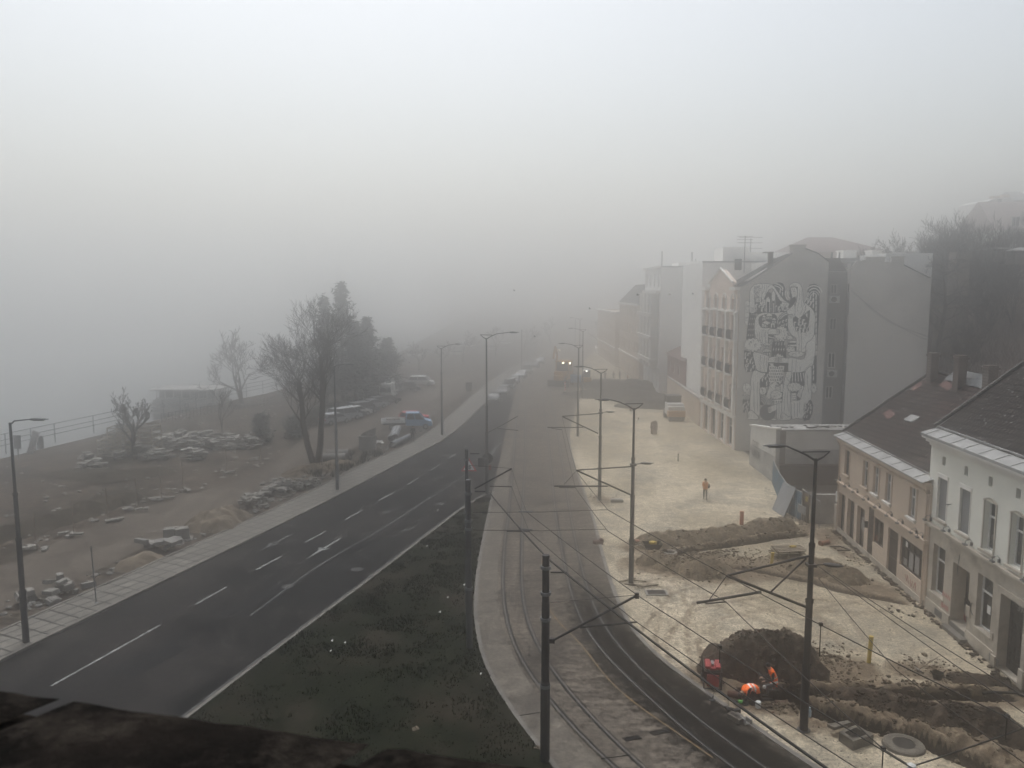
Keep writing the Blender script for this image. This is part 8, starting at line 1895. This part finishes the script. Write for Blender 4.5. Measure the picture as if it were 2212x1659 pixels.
# worker bent forward, head down in the pit, facing away-left
g=G(*ZW(1000,905))
bn=dict(pel=(0,0,.45),spi=(-.16,0,.52),che=(-.36,0,.46),nec=(-.50,0,.36),hea=(-.56,0,.31),cro=(-.62,0,.22),shl=(-.37,.17,.45),shr=(-.37,-.17,.45),ell=(-.45,.25,.20),elr=(-.47,-.25,.2),wrl=(-.62,.18,.04),wrr=(-.62,-.16,.04),
 hil=(.03,.1,.42),hir=(.03,-.1,.42),knl=(.10,.14,.05),knr=(.16,-.14,.04),anl=(.48,.13,.02),anr=(.52,-.13,.02),tol=(.60,.13,-.02),tor=(.64,-.13,-.02))
w2=person('person',(g.x,g.y,-.02),math.radians(12),{k:(v[0]*1.12,v[1]*1.12,v[2]*1.12) for k,v in bn.items()},dict(t=CO['black'],l=CO['black'],vest=1,hat=CO['dark'],look=(-.5,0,-1)),'worker in a banded orange hi vis vest bending down into the pit')
# far workers
for i,(x,y,c,l) in enumerate([(1215,655,'dark','left worker of the far group beyond the asphalt heaps, leaning on a tool'),(1335,655,'dark','middle worker of the far group beyond the asphalt heaps, bending'),(1535,685,'orange','worker with a bright orange top beyond the asphalt heaps'),(1425,650,'grey','grey clad worker between the middle and the orange one')]):
    g=G(*ZF(x,y)); person('person',(g.x,g.y,.01),math.radians(-100+50*i),stand(.12,1.05,dict(wrl=(.35,.1,1.0),ell=(.12,.22,1.12))),dict(t=CO[c],l=CO['black']),l,group='workers in the fog')
# ================================================================ BIRDS
bd=mat('bird_dark',(.02,.02,.02),.8)
for i,(x,y) in enumerate([(1378,637),(1447,636),(1497,635),(1274,667),(1155,727),(1111,628)]):
    p=aty(x,y,70+8*i); mb=MB(); mb.blob(p,(.16,.07,.06),0,0,1)
    for s in(-1,1): mb.add([p+Vector((.06,0,.03)),p+Vector((-.08,0,.03)),p+Vector((-.1,s*.22,.14+.03*i)),p+Vector((-.05+.05*s,s*.34,.06))],[(0,1,2),(0,2,3)])
    mb.add([p+Vector((-.14,0,0)),p+Vector((-.26,.05,.0)),p+Vector((-.26,-.05,0))],[(0,1,2)])
    tag(mb.build('bird',bd),['left bird over the long cream building','middle bird before the white firewall block','right bird before the white firewall block','bird above the far street lamps','lowest bird above the tram street','bird high left above the far road'][i],'bird','birds flying over the street')
# ================================================================ TREES
M['bark']=mat('bark',(.045,.036,.03),.95,(.07,.058,.048),4,6); M['twig']=mat('twigs',(.05,.042,.037),.95); M['needle']=mat('conifer_needles',(.085,.095,.088),.95,(.11,.12,.11),.6,4); M['ivy']=mat('dark_leaves',(.02,.024,.014),.95,(.035,.038,.02),.8,4)
def branch(tr,cr,p,d,L,r,lv,rr,maxlv,spread=.6,up=.12,nch=(3,4),thin=.66,min_r=.012):
    n=4; pts=[p]; q=p.copy(); dd=d.copy(); rs=[r]
    for i in range(n):
        dd=(dd+Vector((rr.gauss(0,.12),rr.gauss(0,.12),rr.gauss(0,.08)+up*.5))).normalized(); q=q+dd*L/n; pts.append(q.copy()); rs.append(max(min_r,r*(1-.5*(i+1)/n)))
    (tr if lv<1 else cr).tube(pts,rs,6 if lv<1 else (4 if lv<3 else 3),False)
    if lv>=maxlv: return
    k=rr.randint(*nch)
    for j in range(k):
        t=.35+.65*(j+1)/k; idx=min(n,max(1,int(round(t*n)))); b=pts[idx]
        ax=Vector((rr.gauss(0,1),rr.gauss(0,1),rr.gauss(0,.5))); ax=(ax-dd*ax.dot(dd)).normalized()
        nd=(dd*(1-spread*.5)+ax*spread*rr.uniform(.7,1.2)+Vector((0,0,up))).normalized()
        branch(tr,cr,b,nd,L*rr.uniform(thin-.1,thin+.08),max(min_r,rs[idx]*.72),lv+1,rr,maxlv,spread,up,nch,thin,min_r)
def bare_tree(name,base,h,r,label,seed=1,stems=((0,0,1),),maxlv=5,spread=.62,group=None,nch=(3,4),minr=.014,up=.14,frac=.30,thin=.7):
    rr=random.Random(seed); par=empty(name,base,label,'tree',group); tr,cr=MB(),MB(); B=Vector(base)
    for s in stems:
        d=Vector(s).normalized(); branch(tr,cr,B-Vector((0,0,.2)),d,h*frac,r,0,rr,maxlv,spread,up,nch,thin,minr)
    tr.build('trunk',M['bark'],par,smooth=True); cr.build('crown',M['twig'],par); return par
# hero tree: two leaning stems
b=G(682,1004); par=empty('two_stem_tree',(b.x,b.y,0),'tall bare tree with two stems rising from one root by the dirt road','tree')
rr=random.Random(5); tr,cr=MB(),MB(); Y=b.y; A=lambda x,y,dy=0:aty(x,y,Y+dy)
for si,(path,r0) in enumerate((([(678,1000),(664,960),(655,915),(652,870),(646,825)],.33),([(686,1000),(692,960),(694,915),(697,870),(697,815),(692,770)],.34))):
    pts=[A(x,y,(si-.5)*.6*k/4) for k,(x,y) in enumerate(path)]; pts[0].z=-.1; rs=[r0*(1-.5*k/len(pts)) for k in range(len(pts))]; tr.tube(pts,rs,10,False)
    top=pts[-1]; cx=-1 if si==0 else 1
    K=9 if si==0 else 11
    for j in range(K):
        i=max(2,len(pts)-1-(j%3)); p=pts[i]; a=2*PI*j/K+rr.uniform(-.3,.3)
        d=Vector((math.cos(a)*.8+(-.35 if si==0 else -.08),math.sin(a)*.7,.9+rr.uniform(-.4,.5))).normalized()
        branch(tr,cr,p,d,1.95*rr.uniform(.8,1.2),rs[i]*.45,1,rr,6,.53,.09,(3,3),.77,.009)
tr.build('trunk',M['bark'],par,smooth=True); cr.build('crown',M['twig'],par)
def conifer(base,h,R,label,seed,trunk=.1,n=26,group='conifers in the fog left of the road'):
    rr=random.Random(seed); par=empty('conifer',base,label,'tree',group); tr,cr=MB(),MB(); B=Vector(base); tr.tube([B,B+Vector((0,0,h*.97))],[.35,.05],8); z0=h*trunk
    for k in range(n*9):
        t=rr.random()**.9; z=z0+(h-z0)*t; rad=R*(1-t)**.8*(.75+.6*fbm(z*2+seed,math.floor(t*14),.9))*rr.uniform(.5,1.2)+.2; a=rr.uniform(0,2*PI)
        d=Vector((math.cos(a),math.sin(a),-.05+.25*t)); p=B+Vector((0,0,z)); m=8; 
        tr.tube([p,p+d*rad*.8],[.05,.02],3,False)
        for j in range(m):
            u=.25+.75*(j+1)/m; c=p+d*rad*u+Vector((rr.gauss(0,.25),rr.gauss(0,.25),rr.gauss(0,.2)-.15*u*rad*.3)); s=rr.uniform(.3,.7)*(1.3-.6*u)
            for _ in range(2):
                e1=Vector((rr.gauss(0,1),rr.gauss(0,1),rr.gauss(0,.35))).normalized()*s; e2=Vector((rr.gauss(0,1),rr.gauss(0,1),rr.gauss(0,.35))).normalized()*s*.55
                cr.add([c-e1,c+e2,c+e1*1.1],[(0,1,2)])
    tr.build('trunk',M['bark'],par); cr.build('crown',M['needle'],par)
def cb(x,y): g=G(x,y); return (g.x,g.y,0)
g=G(742,868); conifer((g.x,g.y,0),aty(745,612,g.y).z,6.0,'tallest conifer behind the two stemmed tree, faint in fog',1)
g=G(705,872); conifer((g.x,g.y,0),aty(712,645,g.y).z,4.0,'slim conifer left of the tallest one',2)
g=G(795,862); conifer((g.x,g.y,0),aty(808,690,g.y).z,6.5,'broad conifer right of the tallest one',3)
g=G(838,850); conifer((g.x,g.y,0),aty(840,735,g.y).z,5.5,'lowest broad conifer above the white van',4)
g=G(770,880); conifer((g.x,g.y,0),aty(770,700,g.y).z,5,'dense conifer in the middle of the clump',6,.2)
g=G(566,955); conifer((g.x,g.y,0),2.9,1.1,'small dark cypress shrub on the bare ground',7,0,10,None)
g=G(635,945); conifer((g.x,g.y,0),2.2,1.8,'low round evergreen bush left of the two stemmed tree',8,0,10,None)
g=G(522,870); bare_tree('bare_tree',(g.x,g.y,0),14,.3,'faint bare tree on the quay right of the pontoon',11,((-.12,0,1),(.15,0,1)),5,.7,None,(3,3),.03)
g=G(484,945); bare_tree('bare_tree',(g.x,g.y,0),9,.15,'thin young bare tree on the bare ground near the stone stacks',12,((0,0,1),),4,.5,None,(3,3),.02)
g=G(292,990); bare_tree('bare_tree',(g.x,g.y,0),8.5,.2,'small bare tree with two thin trunks among the slatted crates',13,((-.02,0,1),(-.22,0,1)),5,.55,None,(3,4),.02,frac=.42,thin=.55)
for i,(x,y,h) in enumerate([(905,800,9),(1000,782,11),(1070,770,12),(1130,762,12),(955,790,8),(1190,745,13),(1290,750,13)]):
    g=G(x,y); bare_tree('bare_tree',(g.x,g.y,0),h,.22,'bare tree almost lost in the fog beyond the car park',20+i,((0,0,1),),4,.7,'bare trees lost in the fog',(3,3),.05)
# hedge behind the row of cars
mb=MB(); rr=random.Random(9); hp=[G(*q) for q in((640,935),(720,900),(800,868),(850,855))]
for k in range(9000):
    t=rr.random()*2.999; i=int(t); p=hp[i].lerp(hp[i+1],t-i); c=Vector((p.x+rr.gauss(0,.5),p.y+1.6+rr.gauss(0,.5),rr.uniform(.1,1.9))); e1=Vector((rr.gauss(0,1),rr.gauss(0,1),rr.gauss(0,1))).normalized()*.13; e2=Vector((rr.gauss(0,1),rr.gauss(0,1),rr.gauss(0,1))).normalized()*.1; mb.add([c-e1,c+e2,c+e1],[(0,1,2)])
tag(mb.build('hedge',M['ivy']),'dark hedge running behind the row of parked cars','hedge')
# hill trees
HT=[(ZH(1210,640),ZH(1230,190),7,.62,'tallest bare tree on the hill in front of the cream gabled house',101),(ZH(1330,600),ZH(1345,330),5,.5,'bare tree just right of the tallest hill tree',102),(ZH(900,720),ZH(880,340),6,.62,'broad bare tree left of the hill retaining wall',103),(ZH(1010,720),ZH(1020,320),5,.5,'slender bare tree between the two broad hill trees',104),(ZH(760,700),ZH(760,410),6,.65,'bushy bare tree on the hill nearest the flat roofs',105),(ZH(600,680),ZH(560,450),5,.65,'leftmost bare tree on the hill above the roof line',106),(ZH(690,690),ZH(660,460),5,.65,'low bare tree second from the left on the hill',107),(ZH(1110,660),ZH(1110,400),5,.6,'small bare tree before the pale retaining wall',108)]
for b_,t_,mx,sprd,lb,sd in HT:
    Y=104; p=aty(*b_,Y); z=hillz(p.x,Y); top=aty(*t_,Y).z; h=top-z+0
    bare_tree('bare_tree',(p.x,Y,z),h*1.12,.28,lb,sd,((0,0,1),(.2,.1,1),(-.2,-.1,1)),5,sprd,'bare trees on the hill',(3,5),.022,frac=.38,thin=.62)
hp_=[o for o in bpy.data.objects if o.get('label')=='slender bare tree between the two broad hill trees'][0]
rr=random.Random(66)
for k in range(16):
    x=rr.uniform(50,76); y=rr.uniform(84,112); z=hillz(x,y)
    if abs(x/y-.545)<.02: x+=4
    q=dup(hp_,(x,y,z-.2),rr.uniform(0,6),'small bare tree growing in the scrub of the hillside','bare trees in the scrub of the hillside',[rr.uniform(.35,.6)]*3)
# slender tree beside the firewall
Y=90; p=aty(*ZH(935,1560),Y); z=hillz(p.x,Y); tp=aty(*ZH(1000,720),Y); rr=random.Random(55); par=empty('slender_tree',(p.x,Y,z),'slender dark tree with drooping side branches right beside the grey firewall','tree'); tr,cr=MB(),MB()
path=[Vector((p.x,Y,z-.3)),aty(*ZH(945,1400),Y),aty(*ZH(975,1250),Y),aty(*ZH(1000,1100),Y),aty(*ZH(995,950),Y),aty(*ZH(985,830),Y),tp]; tr.tube(path,[.3,.27,.24,.2,.15,.09,.03],8,False)
for k in range(1,6):
    for j in range(5):
        q=path[k].lerp(path[k+1],rr.random()); a=rr.uniform(0,2*PI); branch(tr,cr,q,Vector((math.cos(a),math.sin(a)*.7,.45)).normalized(),2.4*(1-.08*k),.085,2,rr,5,.6,-.02,(3,3),.62,.02)
tr.build('trunk',M['bark'],par,smooth=True); cr.build('crown',M['twig'],par)
# scrub over the slope
mb=MB(); rr=random.Random(31)
M['scrub']=mat('scrub_twigs',(.20,.16,.135),.95,(.26,.21,.18),.25,6)
for k in range(2600):
    x=rr.uniform(44,84); y=rr.uniform(62,125); z=hillz(x,y)
    if z<.3: continue
    for _ in range(16):
        a=rr.uniform(0,2*PI); t=rr.uniform(.15,.8); L=rr.uniform(1.2,3.4); d=Vector((math.cos(a)*t,math.sin(a)*t,1)).normalized(); p=Vector((x+rr.gauss(0,.6),y+rr.gauss(0,.6),z-.1)); w=Vector((rr.gauss(0,1),rr.gauss(0,1),0)).normalized()*.035
        q=p+d*L*.6; e=q+(d+Vector((rr.gauss(0,.4),rr.gauss(0,.4),0))).normalized()*L*.4; mb.add([p-w,p+w,q+w*.6,q-w*.6],[(0,1,2,3)]); mb.add([q-w*.6,q+w*.6,e],[(0,1,2)])
mb.build('undergrowth',M['scrub'],kind='stuff')
# weeds by the two stemmed tree
mb=MB()
for k in range(5000):
    x,y=ZC(rr.uniform(430,1080),rr.uniform(230,420)); g=G(x,y)
    if g.x>xat(SL,g.y)-.4 or g.x<xat(cl,g.y) : continue
    if fbm(g.x,g.y,.5)<-.05: continue
    a=rr.uniform(0,2*PI); L=rr.uniform(.2,.8); w=Vector((math.cos(a),math.sin(a),0))*.04; mb.add([g-w,g+w,g+Vector((rr.gauss(0,.2),rr.gauss(0,.2),L))],[(0,1,2)])
mb.build('weeds',M['ivy'],kind='stuff')
# ================================================================ LIGHT, AIR, CAMERA

for o in list(bpy.data.objects):
    if o.type=='MESH' and o.parent and o.name.split('.')[0] in SPLIT: split_parts(o)
EV=lambda k,d:float(d)
w=bpy.data.worlds.new("World"); S.world=w; w.use_nodes=True; nt=w.node_tree; bg=nt.nodes['Background']
EL=EV('EL',62)
sky=nt.nodes.new('ShaderNodeTexSky'); sky.sky_type='NISHITA'; sky.sun_disc=False; sky.sun_elevation=math.radians(EL); sky.sun_rotation=math.radians(EV('AZ',-14)); sky.dust_density=4; sky.air_density=1.6; sky.ozone_density=2
hs=nt.nodes.new('ShaderNodeHueSaturation'); hs.inputs['Saturation'].default_value=.4; nt.links.new(sky.outputs[0],hs.inputs['Color']); nt.links.new(hs.outputs[0],bg.inputs[0]); bg.inputs[1].default_value=EV('SK',.105)
l=bpy.data.lights.new('sun','SUN'); l.energy=EV('SUN',1.7); l.angle=math.radians(30); l.color=(.96,.98,1.0); lo=bpy.data.objects.new('sun',l); COL.objects.link(lo); lo.rotation_euler=(math.radians(-90+EL),0,math.radians(-EV('AZ',-14)))
hm=bpy.data.materials.new('haze'); hm.use_nodes=True; n=hm.node_tree.nodes; n.clear(); o=n.new('ShaderNodeOutputMaterial'); v=n.new('ShaderNodeVolumePrincipled')
AL=EV('AL',.98); v.inputs['Color'].default_value=(AL+.003,AL,AL-.003,1); v.inputs['Density'].default_value=EV('SIG',.0098); v.inputs['Anisotropy'].default_value=EV('G',.945); hm.node_tree.links.new(v.outputs[0],o.inputs['Volume'])
hb=MB(); hb.bx(-960,760,-100,800,-5.3,44); h=hb.build('haze',hm); h['kind']='stuff'
cam=bpy.data.cameras.new('camera'); co=bpy.data.objects.new('camera',cam); COL.objects.link(co); S.camera=co
cam.sensor_width=36; cam.lens=36*F/2212; cam.clip_start=.05; cam.clip_end=4000; co.location=(0,0,H); co.rotation_euler=(PI/2-PIT,0,0)
cam.dof.use_dof=True; cam.dof.focus_distance=60; cam.dof.aperture_fstop=9
S.view_settings.view_transform='Standard'; S.view_settings.look='None'; S.view_settings.gamma=1; S.view_settings.exposure=EV('EX',.37)
S.cycles.volume_bounces=6; S.cycles.max_bounces=10; S.cycles.diffuse_bounces=3; S.cycles.glossy_bounces=2; S.cycles.use_denoising=True
